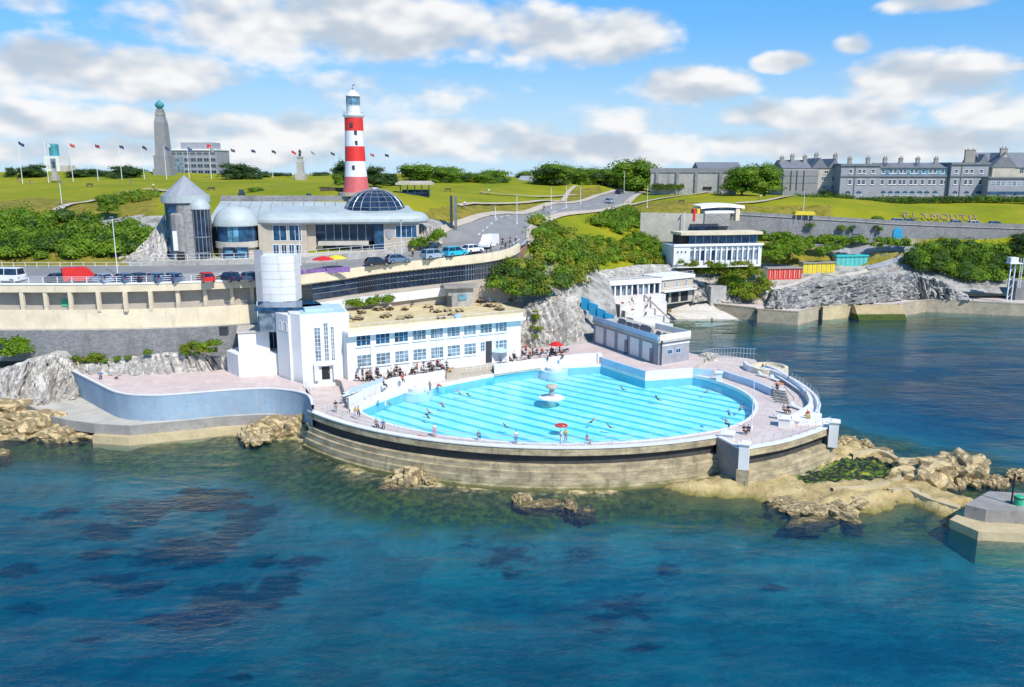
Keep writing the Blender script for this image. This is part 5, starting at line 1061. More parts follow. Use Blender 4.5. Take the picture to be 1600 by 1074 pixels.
quaywall(QL,'dark stone quay wall beside the pale slipway beach','tank'); quaywall(QM,'angled stone quay with a bright ochre side jutting out below the red huts','tank'); quaywall(QN,'short ochre quay wall left of the weedy steps','slab'); quaywall(QR,'long dark quay wall running to the white ladder tower','tank')
sst=thing('tide_steps','curved stone steps with green weed going down into the harbour water','steps',W(1370,485,1))
a,b_=v2(QN[-1]),v2(QR[0])
for i in range(9):
    f=i/8; e=Vector((.4,-1.2-f*3.6,0)); mb=MB(); mb.prism([(a.x,a.y+.6),(b_.x,b_.y+.6),(b_.x+e.x*.2,b_.y+e.y),(a.x+e.x,a.y+e.y)],-1.5,3.0-i*.37); mb.build('step',M['slab'] if i<5 else M['weed'],sst)
# slipway beach
m=pm('pale_shingle',(.56,.52,.46),.95,.12,.6,.2,stain=(.40,.34,.24),stain_amt=.4)
sheetz([W(990,503,-.4),W(1050,509,-.5),W(1110,511,-.6),W(1165,503,-.5),W(1140,486,1.6),W(1116,475,3.0),W(1085,472,3.2),W(1046,484,1.6),W(1010,492,.8)],'slipway_beach',m,kind='structure')
# ---- colonnade terrace
CO=Frame(V(952,461,184),V(1031,456,189)); CR2=Frame(CO.p(CO.L,0,0),V(1082,452,195))
cn=thing('white_colonnade','white colonnade of nine glazed bays above the white rock terraces','building',CO.p(0,0,7))
zp=lambda px,py:CO.pix(px,py)[1]
zb=zp(990,461); zb7=zb; zr0=zp(990,444); zr1=zp(990,437.5)
mb=MB(); CO.box(mb,0,CO.L,-5,-.5,zb-4,zr0); mb.build('wall',M['glass_g'],cn)
mb=MB(); CO.box(mb,-.2,CO.L+.1,-5.2,.2,zr0,zr1-.05); mb.build('roof',M['conc'],cn); mb=MB(); CO.box(mb,-.2,CO.L+.1,.2,.36,zr0-.05,zr1+.1); mb.build('fascia',M['white2'],cn)
for i in range(10):
    s_=CO.L*i/9; mb=MB(); CO.box(mb,s_-.16,s_+.16,-.5,.05,zb,zr0); mb.build('column',M['white2'],cn)
for i in (4,7,8): mb=MB(); CO.box(mb,CO.L*i/9+.2,CO.L*(i+1)/9-.2,-.49,-.42,zb+.1,zr0-.1); mb.build('dark_bay',M['glass'],cn)
ex=thing('beige_boathouse','beige two storey wing with a balcony over dark arched openings right of the colonnade','building',CR2.p(0,0,5))
z2=lambda py:CR2.pix(1055,py)[1]
mb=MB(); CR2.box(mb,.05,CR2.L,-6,0,z2(474),z2(436)); mb.build('wall',M['beige'],ex); mb=MB(); CR2.box(mb,.1,CR2.L+.3,-6.2,.4,z2(436),z2(431)); mb.build('roof',M['white2'],ex)
mb=MB(); CR2.box(mb,.1,CR2.L,.02,1.4,z2(454),z2(452.5)); mb.build('balcony',M['white'],ex)
for f in (.03,.33,.62): 
    mb=MB(); CR2.box(mb,CR2.L*f+.2,CR2.L*f+CR2.L*.24,.005,.05,z2(472),z2(457)); mb.build('dark_opening',M['black'],ex)
for f in (.1,.45,.75): CR2.window(ex,CR2.L*f,CR2.L*f+.9,z2(448),z2(439),2,2,M['white2'],M['glass_g'])
mb=MB(); mb.tube([CR2.p(.2,1.4,z2(448)),CR2.p(CR2.L,1.4,z2(448)),CR2.p(CR2.L+2.6,2.2,z2(466))],.06,4); mb.build('handrail',M['rail'],ex)
railing([CO.p(s_,.1,zr1) for s_ in (0,CO.L)]+[CR2.p(CR2.L,.2,zr1+.1)],None,1.0,1.8,'white railing along the roof edge of the colonnade','rail',2,r=.03,pr=.035)
wlk=pz([(908,447,11.2),(930,444,11.0),(952,441,10.9)]); mb=MB(); vsweep(mb,wlk,[(0,-.8),(0,.3),(-.3,.3),(-.3,-.8)]); mb.build('white_walkway_wall',M['white'],label='white walkway wall leading left from the colonnade roof',cat='wall'); railing(wlk,None,1.2,2.2,'white railing with tall posts on the walkway left of the colonnade','rail',2,r=.035,pr=.06)
# white painted terraces stepping to the water
for i,(d0,d1,dz) in enumerate([(.35,1.9,0),(1.9,3.6,1.3),(3.6,5.6,2.5),(5.6,8.0,3.8),(8.0,10.5,5.0)]):
    mb=MB(); a0_,a1_=.1+.5*i,CO.L+.4-.9*i; CO.box(mb,a0_,a1_,-.3,d1+.35*math.sin(i*2.1),-1,zb-dz-.02*i); mb.build('white_terrace',M['limewash'],label=['top white terrace just under the colonnade windows','second white terrace below the colonnade','middle white terrace of the five under the colonnade','fourth white terrace above the yellow rock','lowest white terrace by the water behind the dark windbreaks'][i],cat='terrace')
p0,p1=CO.p(CO.L*.6,1.9,zb+.2),CO.p(CO.L*.75,10.4,zb-4.6); mb=MB(); mb.tube([p0,p1],.2,4); st_=mb.build('terrace_stair',M['conc_d'],label='narrow grey stair rail running down across the white terraces',cat='stairs')
gw=[V(906,455,172),V(925,462,170),V(950,470,168)]; mb=MB(); 
for i,(z0_,dz) in enumerate(((0,0),(2.2,-3),(4.2,-6))):
    mb.strip([p+Vector((0,-i*1.2,-z0_)) for p in gw],[p+Vector((0,-i*1.2,-z0_-2.4)) for p in gw]); mb.strip([p+Vector((0,-i*1.2+1.2,-z0_)) for p in gw],[p+Vector((0,-i*1.2,-z0_)) for p in gw])
mb.build('stepped_retaining_wall',M['conc'],label='stepped grey retaining wall left of the white terraces',cat='wall')
a,b_=V(1110,475,203),V(1134,475,204); fr_=Frame(a,b_); mb=MB(); fr_.box(mb,0,fr_.L,-3,0,2.5,fr_.pix(1120,448)[1]); mb.build('stone_buttress',M['stone_l'],label='square pale stone buttress wall at the top of the slipway',cat='wall')
# ---- arcaded cafe building
AB=Frame(V(1052,412,204),V(1190,411,208)); za=lambda py:AB.pix(1120,py)[1]; sa=lambda px:AB.pix(px,400)[0]
ac=thing('arcaded_cafe','white arcaded cafe building with thirteen arches under a band of blue glass','building',AB.p(8,0,12))
mb=MB(); AB.box(mb,0,AB.L,-8,-.35,za(418),za(383)); mb.build('wall',M['white'],ac)
mb=MB(); AB.box(mb,0,sa(1078),-.35,.05,za(413),za(383)); mb.build('left_bay',M['white'],ac)
for x in (1057,1063,1069): AB2=Frame(AB.p(0,.06,0),AB.p(AB.L,.06,0)); AB2.window(ac,sa(x),sa(x)+.55,za(395.5),za(391),1,1,M['white2'],M['glass'])
mb=MB(); AB.box(mb,-.1,AB.L+.1,-.35,.3,za(384.5),za(381)); mb.build('cornice',M['white2'],ac)
for i in range(13):
    x=1079+i*8.35; s0,s1=sa(x),sa(x+5.6); w=s1-s0; z0_,z1_=za(407),za(391)
    pts=[AB.p(s0,-.33,z0_),AB.p(s1,-.33,z0_)]+[AB.p(s0+w/2+w/2*math.cos(R(a)),-.33,z1_-w/2+w/2*math.sin(R(a))) for a in range(0,181,20)]
    mb=MB(); mb.poly(pts); mb.build('arched_window',M['glass'] if i in (2,4,7) else M['glass_g'],ac)
for i in range(14):
    x=1076.2+i*8.35; s0=sa(x); mb=MB(); AB.box(mb,s0-.05,s0+.3,-.35,.0,za(412),za(384.5)); mb.build('pilaster',M['white2'],ac)
mb=MB(); AB.box(mb,sa(1078),sa(1186),-6,-1.2,za(382),za(367.5)); mb.build('glass_band',M['glass_b'],ac)
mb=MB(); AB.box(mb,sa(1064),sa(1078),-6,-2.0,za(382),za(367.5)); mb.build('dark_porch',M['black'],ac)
for x in range(1088,1186,12): mb=MB(); AB.box(mb,sa(x),sa(x)+.14,-1.2,-1.1,za(382),za(367.5)); mb.build('mullion',M['metal'],ac)
mb=MB(); pts=[(sa(1060),-6),(sa(1063),0),(sa(1085),.5),(sa(1130),.9),(sa(1170),.6),(sa(1190),0),(sa(1188),-6)]; mb.prism([(AB.p(a,d,0).x,AB.p(a,d,0).y) for a,d in pts],za(367.3),za(363),bottom=True); mb.build('roof',M['cream'],ac)
# belvedere above
bv=thing('belvedere_shelter','curved white canopy lookout with a blue band on a grey stone base above the cafe','shelter',V(1125,345,222))
BV=Frame(V(1094,350,221),V(1158,350,223)); zb_=lambda py:BV.pix(1125,py)[1]; sb=lambda px:BV.pix(px,340)[0]
mb=MB(); 
for i in range(10):
    f0,f1=i/10,(i+1)/10; h=lambda f:1.0*math.sin(math.pi*(f*.8+.1)); a0_,a1_=sb(1092)+(sb(1160)-sb(1092))*f0,sb(1092)+(sb(1160)-sb(1092))*f1
    zt0,zt1=zb_(323)+h(f0)*.6,zb_(323)+h(f1)*.6
    mb.quad(BV.p(a0_,1.2,zt0-.7),BV.p(a1_,1.2,zt1-.7),BV.p(a1_,.9,zt1),BV.p(a0_,.9,zt0)); mb.quad(BV.p(a0_,.9,zt0),BV.p(a1_,.9,zt1),BV.p(a1_,-5,zt1+.2),BV.p(a0_,-5,zt0+.2)); mb.quad(BV.p(a0_,-5,zt0-.6),BV.p(a1_,-5,zt1-.6),BV.p(a1_,1.2,zt1-.7),BV.p(a0_,1.2,zt0-.7))
mb.build('canopy',M['white2'],bv)
mb=MB(); BV.box(mb,sb(1100),sb(1157),-3,.3,zb_(329),zb_(325.5)); mb.build('glass_strip',M['glass_b'],bv); mb=MB(); BV.box(mb,sb(1100),sb(1155),-3,.5,zb_(333.5),zb_(329)); mb.build('parapet',M['white'],bv)
mb=MB(); BV.box(mb,sb(1098),sb(1138),-3,1.2,zb_(353),zb_(333.5)); mb.build('stone_base',M['stone'],bv)
for x,mt in ((1081,'red'),(1085,'yellow'),(1147,'cream')): mb=MB(); BV.box(mb,sb(x),sb(x+6),-.5,1.0,zb_(345),zb_(326)); mb.build('painted_panel',M[mt],bv)
mb=MB(); BV.box(mb,sb(1077),sb(1119),.5,1.6,zb_(361),zb_(349)); mb.build('window_wall',M['glass'],bv)
gwl=[V(1000,366,222),V(1030,366,221),V(1066,366,220),V(1098,366,219.5)]
mb=MB(); mb.strip([p+Vector((0,0,-2)) for p in gwl],[Vector((p.x,p.y,V(x,332+i*.7,p.y).z)) for i,(p,x) in enumerate(zip(gwl,(1000,1030,1066,1098)))]); mb.build('concrete_retaining_wall',M['conc'],label='plain pale concrete retaining wall left of the lookout canopy',cat='wall')
# ---- hill road retaining wall
hw=[(1098,350,331),(1160,353,331.5),(1240,359,336),(1330,366,341),(1400,372,345),(1480,378,347.5),(1600,385,351),(1760,392,356)]
B_=[V(x,yb,226+i*1.2) for i,(x,yb,yt) in enumerate(hw)]; T_=[Vector((b.x,b.y+.4,V(x,yt,b.y).z)) for b,(x,yb,yt) in zip(B_,hw)]
hwt=thing('hill_road_wall','very long dark grey stone wall carrying the road below the hotel','wall',B_[3])
mb=MB(); mb.strip([p-Vector((0,0,2)) for p in B_],T_); mb.strip(T_,[p+Vector((0,.7,0)) for p in T_]); mb.strip([p+Vector((0,.7,0)) for p in T_],[p+Vector((0,.7,-1.2)) for p in T_]); mb.build('wall',M['stone_wall'],hwt)
for i in range(len(hw)-1):
    mb=MB(); mb.tube([B_[i].lerp(T_[i],.78)+Vector((0,-.08,0)),B_[i+1].lerp(T_[i+1],.78)+Vector((0,-.08,0))],.16,4); mb.build('string_course',M['stone'],hwt)
def arch_on_wall(px,py,w,h,mat,name):
    f=Frame(B_[4],B_[5]) if px>1400 else Frame(B_[3],B_[4]); s_,z_=f.pix(px,py); pts=[f.p(s_-w/2,.12,z_),f.p(s_+w/2,.12,z_)]+[f.p(s_+w/2*math.cos(R(a)),.12,z_+h-w/2+w/2*math.sin(R(a))) for a in range(0,181,20)]
    bk=[p-f.n*.4 for p in pts]; mb=MB(); mb.poly(pts); mb.strip(pts,bk,0,True); return mb.build(name,mat,hwt)
arch_on_wall(1402,374,2.6,3.2,M['bblue'],'arched_door'); arch_on_wall(1338,366,2.4,2.4,M['slate'],'arched_niche')
sheetz([p+Vector((0,.7,-1.0)) for p in T_[1:]]+[p+Vector((0,5.5,-.9)) for p in reversed(T_[1:])],'hill_road',M['asphalt'],kind='structure')
# flower letters on the slope
txt='PLYMOUTH'; fl_=thing('flower_bed_letters','large pale pink letters spelling PLYMOUTH laid out on the grass slope','lettering',V(1470,340,238))
cu=bpy.data.curves.new('letter','FONT')
L0,L1=V(1409,341,238.5),V(1529,345.5,241); dirL=(L1-L0); wL=dirL.length/8
m=pm('pink_bedding',(.28,.17,.11),.9,.3,1.2,col2=(.38,.28,.20))
dg=None
for i,ch in enumerate(txt):
    cu=bpy.data.curves.new('letter','FONT'); cu.body=ch; cu.size=2.9; cu.extrude=.15; cu.align_x='CENTER'
    to=bpy.data.objects.new('letter_src',cu); COL.objects.link(to); bpy.context.view_layer.update(); me=bpy.data.meshes.new_from_object(to.evaluated_get(bpy.context.evaluated_depsgraph_get())); bpy.data.objects.remove(to)
    p=L0+dirL*((i+.5)/8); me.materials.clear(); me.materials.append(m); o=bpy.data.objects.new('letter',me); COL.objects.link(o); o.parent=fl_; o.matrix_parent_inverse=Matrix.Translation(-fl_.location)
    o.location=p; o.rotation_euler=(R(52),0,math.atan2(dirL.y,dirL.x)); o.scale=(1.25,1.0,1)
# huts
def huts(x0,x1,yt,yb,Y,mat,label,n=7,frame='white2'):
    F_=Frame(V(x0,yb,Y),V(x1,yb-1,Y+1.5)); z=lambda py:F_.pix((x0+x1)/2,py)[1]; o=thing('beach_hut_row',label,'beach huts',F_.p(F_.L/2,0,z(yb)),'rows of coloured beach huts')
    mb=MB(); F_.box(mb,0,F_.L,-2.4,-.08,z(yb)-1.5,z(yt+2)); mb.build('wall',M['conc'],o); mb=MB(); F_.box(mb,-.15,F_.L+.15,-2.6,.35,z(yt+2),z(yt)); mb.build('roof',M['conc_d'] if mat!='teal' else M[mat],o)
    for i in range(n):
        a=F_.L*i/n; mb=MB(); F_.box(mb,a+.1,a+F_.L/n-.1,-.07,.03,z(yb),z(yt+2.3)); d_=mb.build('door',M[mat],o); mb=MB(); F_.box(mb,a+F_.L/n*.45,a+F_.L/n*.55,.03,.07,z(yb)+.3,z(yt+4)); mb.build('door_strip',M[frame],d_)
    mb=MB(); F_.box(mb,-.3,F_.L+.3,-2.5,.9,z(yb)-2.5,z(yb)-.02); mb.build('plinth',M['conc'],o)
huts(1199,1252,418,437,214,'red','row of seven red fronted beach huts',7,'cream'); huts(1254,1304,409.5,428,219,'yellow','row of yellow fronted beach huts between the red and turquoise ones',7,'yellow'); huts(1306,1355,399,416,225,'teal','row of turquoise beach huts on the right',7,'conc')
pa=[ground(1356,424,205,230),ground(1312,431,205,230),ground(1255,440,205,230),ground(1200,450,203,230)]
drape([v2(p)+Vector((0,.9,0)) for p in pa],[v2(p)+Vector((0,-.9,0)) for p in pa],'hut_path',M['conc'],.15,2)
pb_=[ground(*p,205,240) for p in ((1355,421),(1390,412),(1420,404),(1440,395),(1380,391),(1300,385),(1255,383))]
drape([v2(p)+Vector((0,.8,0)) for p in pb_],[v2(p)+Vector((0,-.8,0)) for p in pb_],'slope_path',M['ashlar'],.2,2)
# yellow canopy on the wall, ladder tower
yc=V(1256,338,229); o=thing('yellow_canopy','bright yellow canopy standing on the road wall below the panelled house','canopy',yc); s_=229/FPX
mb=MB(); A=[(yc.x+dx*s_,yc.y-1.2,yc.z+dz*s_) for dx,dz in ((-17,2),(-14,7),(14,7),(16,2))]; B=[(x,y+3,z) for x,y,z in A]; mb.strip(A,B); mb.poly(list(reversed(A))); mb.poly(B); mb.strip([A[0],A[3]],[B[0],B[3]]); mb.build('awning',M['yellow'],o)
for dx in (-14,-5,5,14): mb=MB(); mb.tube([(yc.x+dx*s_,yc.y-1,yc.z-1),(yc.x+dx*s_,yc.y-1,yc.z+.5)],.07,5); mb.build('leg',M['rail'],o)
dt=V(1576,469,205); k=205/FPX; tw=thing('ladder_tower','white steel look out tower with boxed platform and ladder at the right edge','tower',(dt.x,dt.y,3.05)); zt=V(1576,412,205).z
for dx in (-.5,.6):
    mb=MB(); mb.tube([(dt.x+dx,dt.y,3.0),(dt.x+dx,dt.y,zt)],.18,6); mb.build('leg',M['white2'],tw)
mb=MB(); mb.box(dt.x+.2,dt.y,zt,3.0,2.2,.25); mb.build('platform',M['white2'],tw); mb=MB(); mb.box(dt.x-.2,dt.y,zt+.25,1.9,1.8,1.3); mb.build('cabin',M['white'],tw)
for dx in (1.3,1.9): mb=MB(); mb.tube([(dt.x+dx,dt.y-.9,zt-6),(dt.x+dx,dt.y-.9,zt+1.4)],.07,5); mb.build('ladder_rail',M['white2'],tw)
for i in range(11): mb=MB(); mb.tube([(dt.x+1.3,dt.y-.9,zt-5.7+i*.55),(dt.x+1.9,dt.y-.9,zt-5.7+i*.55)],.05,4); mb.build('rung',M['white2'],tw)
for i in range(4): mb=MB(); mb.tube([(dt.x-.5,dt.y,4+i*2.2),(dt.x+.6,dt.y,5.6+i*2.2)],.06,4); mb.build('brace',M['white2'],tw)
a,b_=V(1586,466,209),V(1640,466,209); fr_=Frame(a,b_); mb=MB(); fr_.box(mb,0,fr_.L,-4,0,3,fr_.pix(1595,440)[1]); mb.build('dark_stone_wall',M['stone_wall'],label='low dark stone wall behind the white ladder tower',cat='wall')
# ================================================================== ROCKS
def fbm(p,o=4):
    s=0;a=1;f=1
    for i in range(o): s+=a*mnoise.noise(p*f); a*=.5; f*=2.1
    return s
def rockmesh(seed,sub=4,jag=.35,flat=.0):
    bm=bmesh.new(); bmesh.ops.create_icosphere(bm,subdivisions=sub,radius=1); off=Vector((seed*13.7,seed*5.1,seed*3.3))
    for v in bm.verts:
        n=v.co.normalized(); r=1+jag*fbm(n*1.3+off)+jag*.55*(abs(mnoise.noise(n*2.7+off))-.25)*1.6
        vd=mnoise.voronoi(n*1.7+off)[0]; c=(min(.4,vd[1]-vd[0])-.2)*.5+mnoise.cell(n*2.2+off)*.08
        v.co=n*(r+c)
        if v.co.z>.55: v.co.z=.55+(v.co.z-.55)*.45
    me=bpy.data.meshes.new('shore_rock'); bm.to_mesh(me); bm.free(); return me
RM=[rockmesh(i,4,.42) for i in range(6)]
for me in RM: me.materials.append(M['rock_t'])
RMW=[me.copy() for me in RM]
for me in RMW: me.materials[0]=M['rock_w']
def put_rock(px,py,z,sx,sy,sz,label,i=0,rz=0,white=False,group='rocks along the tide line',name='shore_rock'):
    p=W(px,py,z); o=bpy.data.objects.new(name,(RMW if white else RM)[i%6]); COL.objects.link(o); k_=1.35 if px<500 else 1.12; o.location=(p.x,p.y,z); o.scale=(sx*k_,sy*k_,sz*k_); o.rotation_euler=(0,0,rz); return tag(o,label,'rock',group)
RK=[(12,648,.8,3.6,1.8,2.2,'flat tan rock shelf at the foot of the pale cliff on the left edge',4,.2),(20,682,-.3,4.2,2.5,2.4,'broad tan rock at the left picture edge below the pale cliff',0,0),(62,676,-.2,3.2,2.4,2.9,'rounded tan boulder left of the ledge sea wall',1,.5),(112,683,-.4,2.6,1.9,2.2,'knobbly tan rock under the bend of the ledge wall',2,1),(92,694,-.6,1.6,1.2,1.4,'small ochre rock in front of the knobbly rock by the ledge',3,0),(140,690,-.6,2.4,1.5,1.4,'weedy low rock against the stepped ledge wall',4,.3),(2,715,-.5,.9,.7,1.0,'lone small rock in the water at the left picture edge',5,0),
 (368,668,-.2,2.6,1.9,2.4,'smooth ochre slab leaning on the ledge sea wall',1,.9),(400,690,-.4,2.6,1.7,1.7,'craggy tan rock left of the pool wall start',2,2),(436,680,-.3,2.8,2.2,2.4,'large tan boulder left of the round pool wall',3,.4),(468,676,-.3,2.4,2.0,2.7,'blocky ochre rock touching the left end of the pool wall',0,2.2),(445,662,.4,2.6,1.4,1.6,'flat ledge rock under the blue terrace wall end',5,1.1),
 (575,712,-.3,1.9,1.1,1.9,'dark topped crag against the pool wall on the left',2,.2),(602,726,-.4,1.9,1.3,2.2,'tall pale crag against the pool wall',4,1.3),(648,757,-.5,2.1,1.6,2.6,'upright pale rock standing just off the pool wall',0,.8),(620,768,-.6,1.6,1.0,1.0,'low rock left of the upright pale rock',3,.1),(672,760,-.5,1.2,1.0,1.6,'small rock right of the upright pale rock',5,2),
 (815,790,-.5,1.0,.8,1.6,'pointed small rock in front of the middle of the pool wall',1,.4),(845,795,-.6,2.2,1.0,1.0,'long low rock breaking the water in front of the pool wall',2,.2),(890,796,-.5,1.5,.9,1.1,'small low rock at the right end of the long low rock',3,1.7),(915,806,-.8,1.3,.9,1.0,'weedy rock just under the surface right of the low rocks',4,1),
 (1468,752,-.3,4.6,2.8,3.2,'big craggy tan rock on the reef right of the rock pool',0,.3),(1500,748,-.3,3.8,2.6,3.6,'tallest craggy tan rock on the right reef',4,1.1),(1525,760,-.4,1.8,1.4,1.8,'small rock at the right foot of the tall reef rock',2,.5),(1590,752,-.5,1.8,1.2,1.6,'rock behind the square jetty at the right edge',1,.7),(1558,765,-.4,1.1,.9,1.9,'ochre stump rock behind the square jetty',3,.2),
 (1225,795,-.5,1.8,1.2,1.4,'craggy pale rock at the left of the lower reef',5,.5),(1262,805,-.5,2.4,1.5,1.5,'craggy tan rock in the middle of the lower reef',2,.1),(1300,800,-.4,2.6,1.4,1.5,'rough tan rock on the lower reef below the rock pool',0,1.9),(1335,792,-.3,2.4,1.4,1.3,'rough tan rock at the right of the lower reef',4,.9),(1270,822,-.7,2.6,1.2,1.0,'low broken rock at the waterline of the lower reef',3,.3),(1315,815,-.6,2.0,1.1,1.1,'broken wet rock in front of the lower reef',1,2.3),
 (1390,790,-.5,1.0,.7,.8,'small rock beside the curved kerb of the reef',5,0),(1430,786,-.6,.9,.7,.8,'tiny rock in the water below the curved kerb',2,0),(1482,830,-.6,.8,.6,.9,'tiny ochre rock at the corner of the square jetty',4,0),
 (1322,698,-.2,1.6,1.2,1.6,'tan rock on the far side of the reef behind the side wall',3,.6),(1350,704,-.2,1.7,1.2,1.5,'tan rock beyond the rock pool on the sea side',1,1.4),(1376,712,-.3,1.4,1.0,1.1,'low tan rock on the outer rim of the rock pool',5,.3)]
for r_ in RK: put_rock(*r_)
put_rock(1107,563,ZD,1.5,1.1,1.5,'pale white boulder beside the railings behind the pool',1,.4,True,None); put_rock(1096,566,ZD,.9,.8,1.0,'grey small boulder left of the pale white boulder',4,.4,True,None)
# reef platform
REEF=[(1040,752),(1120,741),(1170,738),(1240,714),(1302,694),(1330,688),(1370,704),(1410,722),(1440,745),(1480,765),(1520,780),(1512,806),(1470,795),(1430,778),(1400,776),(1370,788),(1300,792),(1240,786),(1200,772),(1140,766),(1070,763)]
RP=[W(a,b,.7) for a,b in REEF]; rp=[(p.x,p.y) for p in RP]
x0,x1=min(p[0] for p in rp),max(p[0] for p in rp); y0,y1=min(p[1] for p in rp),max(p[1] for p in rp)
def edist(x,y):
    d=9
    for i in range(len(rp)):
        ax,ay=rp[i]; bx,by=rp[(i+1)%len(rp)]; L2=(bx-ax)**2+(by-ay)**2; t_=max(0,min(1,((x-ax)*(bx-ax)+(y-ay)*(by-ay))/L2)); d=min(d,math.hypot(x-ax-t_*(bx-ax),y-ay-t_*(by-ay)))
    return d if inpoly(x,y,rp) else -d
POOLP=[(p.x,p.y) for p in [W(a,b,.7) for a,b in [(1228,742),(1262,735),(1300,722),(1335,714),(1365,714),(1392,726),(1400,740),(1385,752),(1340,752),(1290,757),(1255,756)]]]
xs=np.arange(x0-8,x1+8,.45); ys=np.arange(y0-8,y1+8,.45); vs=[]; pv=[]
for y in ys:
    for x in xs:
        e=edist(x,y)+.9*mnoise.noise((x*.35,y*.35,2)); z=max(-7.5,min(1.0,.25+e*(.55 if e>-2 else 1.2))); z+=.30*fbm(Vector((x*.45,y*.45,0)))+.16*fbm(Vector((x*1.3,y*1.3,4)))-.35*max(0,.16-abs(mnoise.noise((x*.35+y*.2,y*.6,7))))/.16+.3*max(0,mnoise.noise((x*.9,y*.9,11))-.1)
        q_=inpoly(x,y,POOLP)
        if q_: z-=.45
        vs.append((x,y,z)); pv.append(float(q_))
n_=len(xs); mb=MB(); mb.add(vs,[(j*n_+i,j*n_+i+1,(j+1)*n_+i+1,(j+1)*n_+i) for j in range(len(ys)-1) for i in range(n_-1)])
m,t,b,co=newmat('reef_rock'); z=t.sep(t.new('ShaderNodeNewGeometry').outputs['Position'])[2]; n=t.noise(co,.35,7,.7); n2=t.noise(co,1.8,6,.7)
c=t.mix(t.ramp(n,.36,.62),(.38,.28,.12),(.58,.45,.21)); c=t.mix(t.ramp(n2,.56,.68,0,.8),c,(.12,.10,.06)); zz=t.math('ADD',z,t.math('MULTIPLY',t.math('SUBTRACT',n2,.5),1.0)); c=t.mix(t.ramp(zz,-.1,.6,.85,0),c,(.15,.14,.015))
at=t.new('ShaderNodeAttribute',attribute_name='rock_pool').outputs['Fac']; gr=t.mix(t.ramp(n2,.49,.6),(.015,.017,.02),(.10,.20,.012)); gr=t.mix(t.ramp(n,.55,.65,0,1),gr,(.30,.34,.03)); c=t.mix(t.ramp(t.math('ADD',at,t.math('MULTIPLY',t.math('SUBTRACT',n,.5),.6)),.4,.6),c,gr)
t.set(b.inputs['Base Color'],c); b.inputs['Roughness'].default_value=.85; b.inputs['Specular IOR Level'].default_value=.3; t.l.new(t.bump(t.math('ADD',n,n2),.8,.3),b.inputs['Normal']); M['reef']=m
rf=mb.build('reef',M['reef'],smooth=True,kind='structure'); a=rf.data.attributes.new('rock_pool','FLOAT','POINT'); a.data.foreach_set('value',pv[:len(rf.data.vertices)])
kb=[v2(W(a,b,.9)) for a,b in [(1330,712),(1370,706),(1400,718),(1416,738),(1400,752),(1360,762),(1300,766)]]; kb=smooth_path(kb,4)
MB().sweep(kb,[(.35,-.3),(.3,1.15),(-.3,1.15),(-.35,-.3)]).build('rock_pool_kerb',M['slab'],label='curved ochre kerb wall enclosing the weedy rock pool on the reef',cat='kerb')
kb=smooth_path([v2(W(a,b,.6)) for a,b in [(1390,770),(1420,768),(1455,783),(1500,797)]],4)
MB().sweep(kb,[(.5,-.8),(.45,.95),(-.45,.95),(-.5,-.8)],side=1).build('causeway_kerb',M['slab'],label='ochre causeway kerb running to the square jetty',cat='kerb')
# jetty
J=[W(a,b,2.3) for a,b in [(1508,788.6),(1545,767.6),(1640,773),(1700,790),(1650,802),(1541,796.5)]]; jt=thing('square_jetty','grey angular concrete jetty block on an ochre step at the right picture edge','jetty',J[0])
mb=MB(); mb.prism([(p.x,p.y) for p in J],.8,2.3); mb.build('upper_block',M['conc_d'],jt)
J2=[W(a,b,1.0) for a,b in [(1484,811),(1530,780),(1660,780),(1730,800),(1660,836),(1529,830)]]; mb=MB(); mb.prism([(p.x,p.y) for p in J2],-3,.95); mb.build('lower_step',M['slab'],jt)
p=W(1580,788,2.3); mb=MB(); mb.tube([(p.x,p.y,2.3),(p.x,p.y,2.3+3.3)],.1,6); o=mb.build('mooring_post',M['black'],label='dark upright post standing on the square jetty',cat='post')
p=W(1591,789,2.3); gb=thing('green_bin','bright green drum standing on the jetty beside the dark post','drum',p); MB().lathe([(.42,2.3),(.46,3.2),(.4,3.28),(0,3.28)],p.x,p.y,14).build('drum',M['green'],gb); MB().lathe([(.48,3.0),(.5,3.05),(.5,3.12),(.46,3.14)],p.x,p.y,14).build('rim',M['dark'],gb)
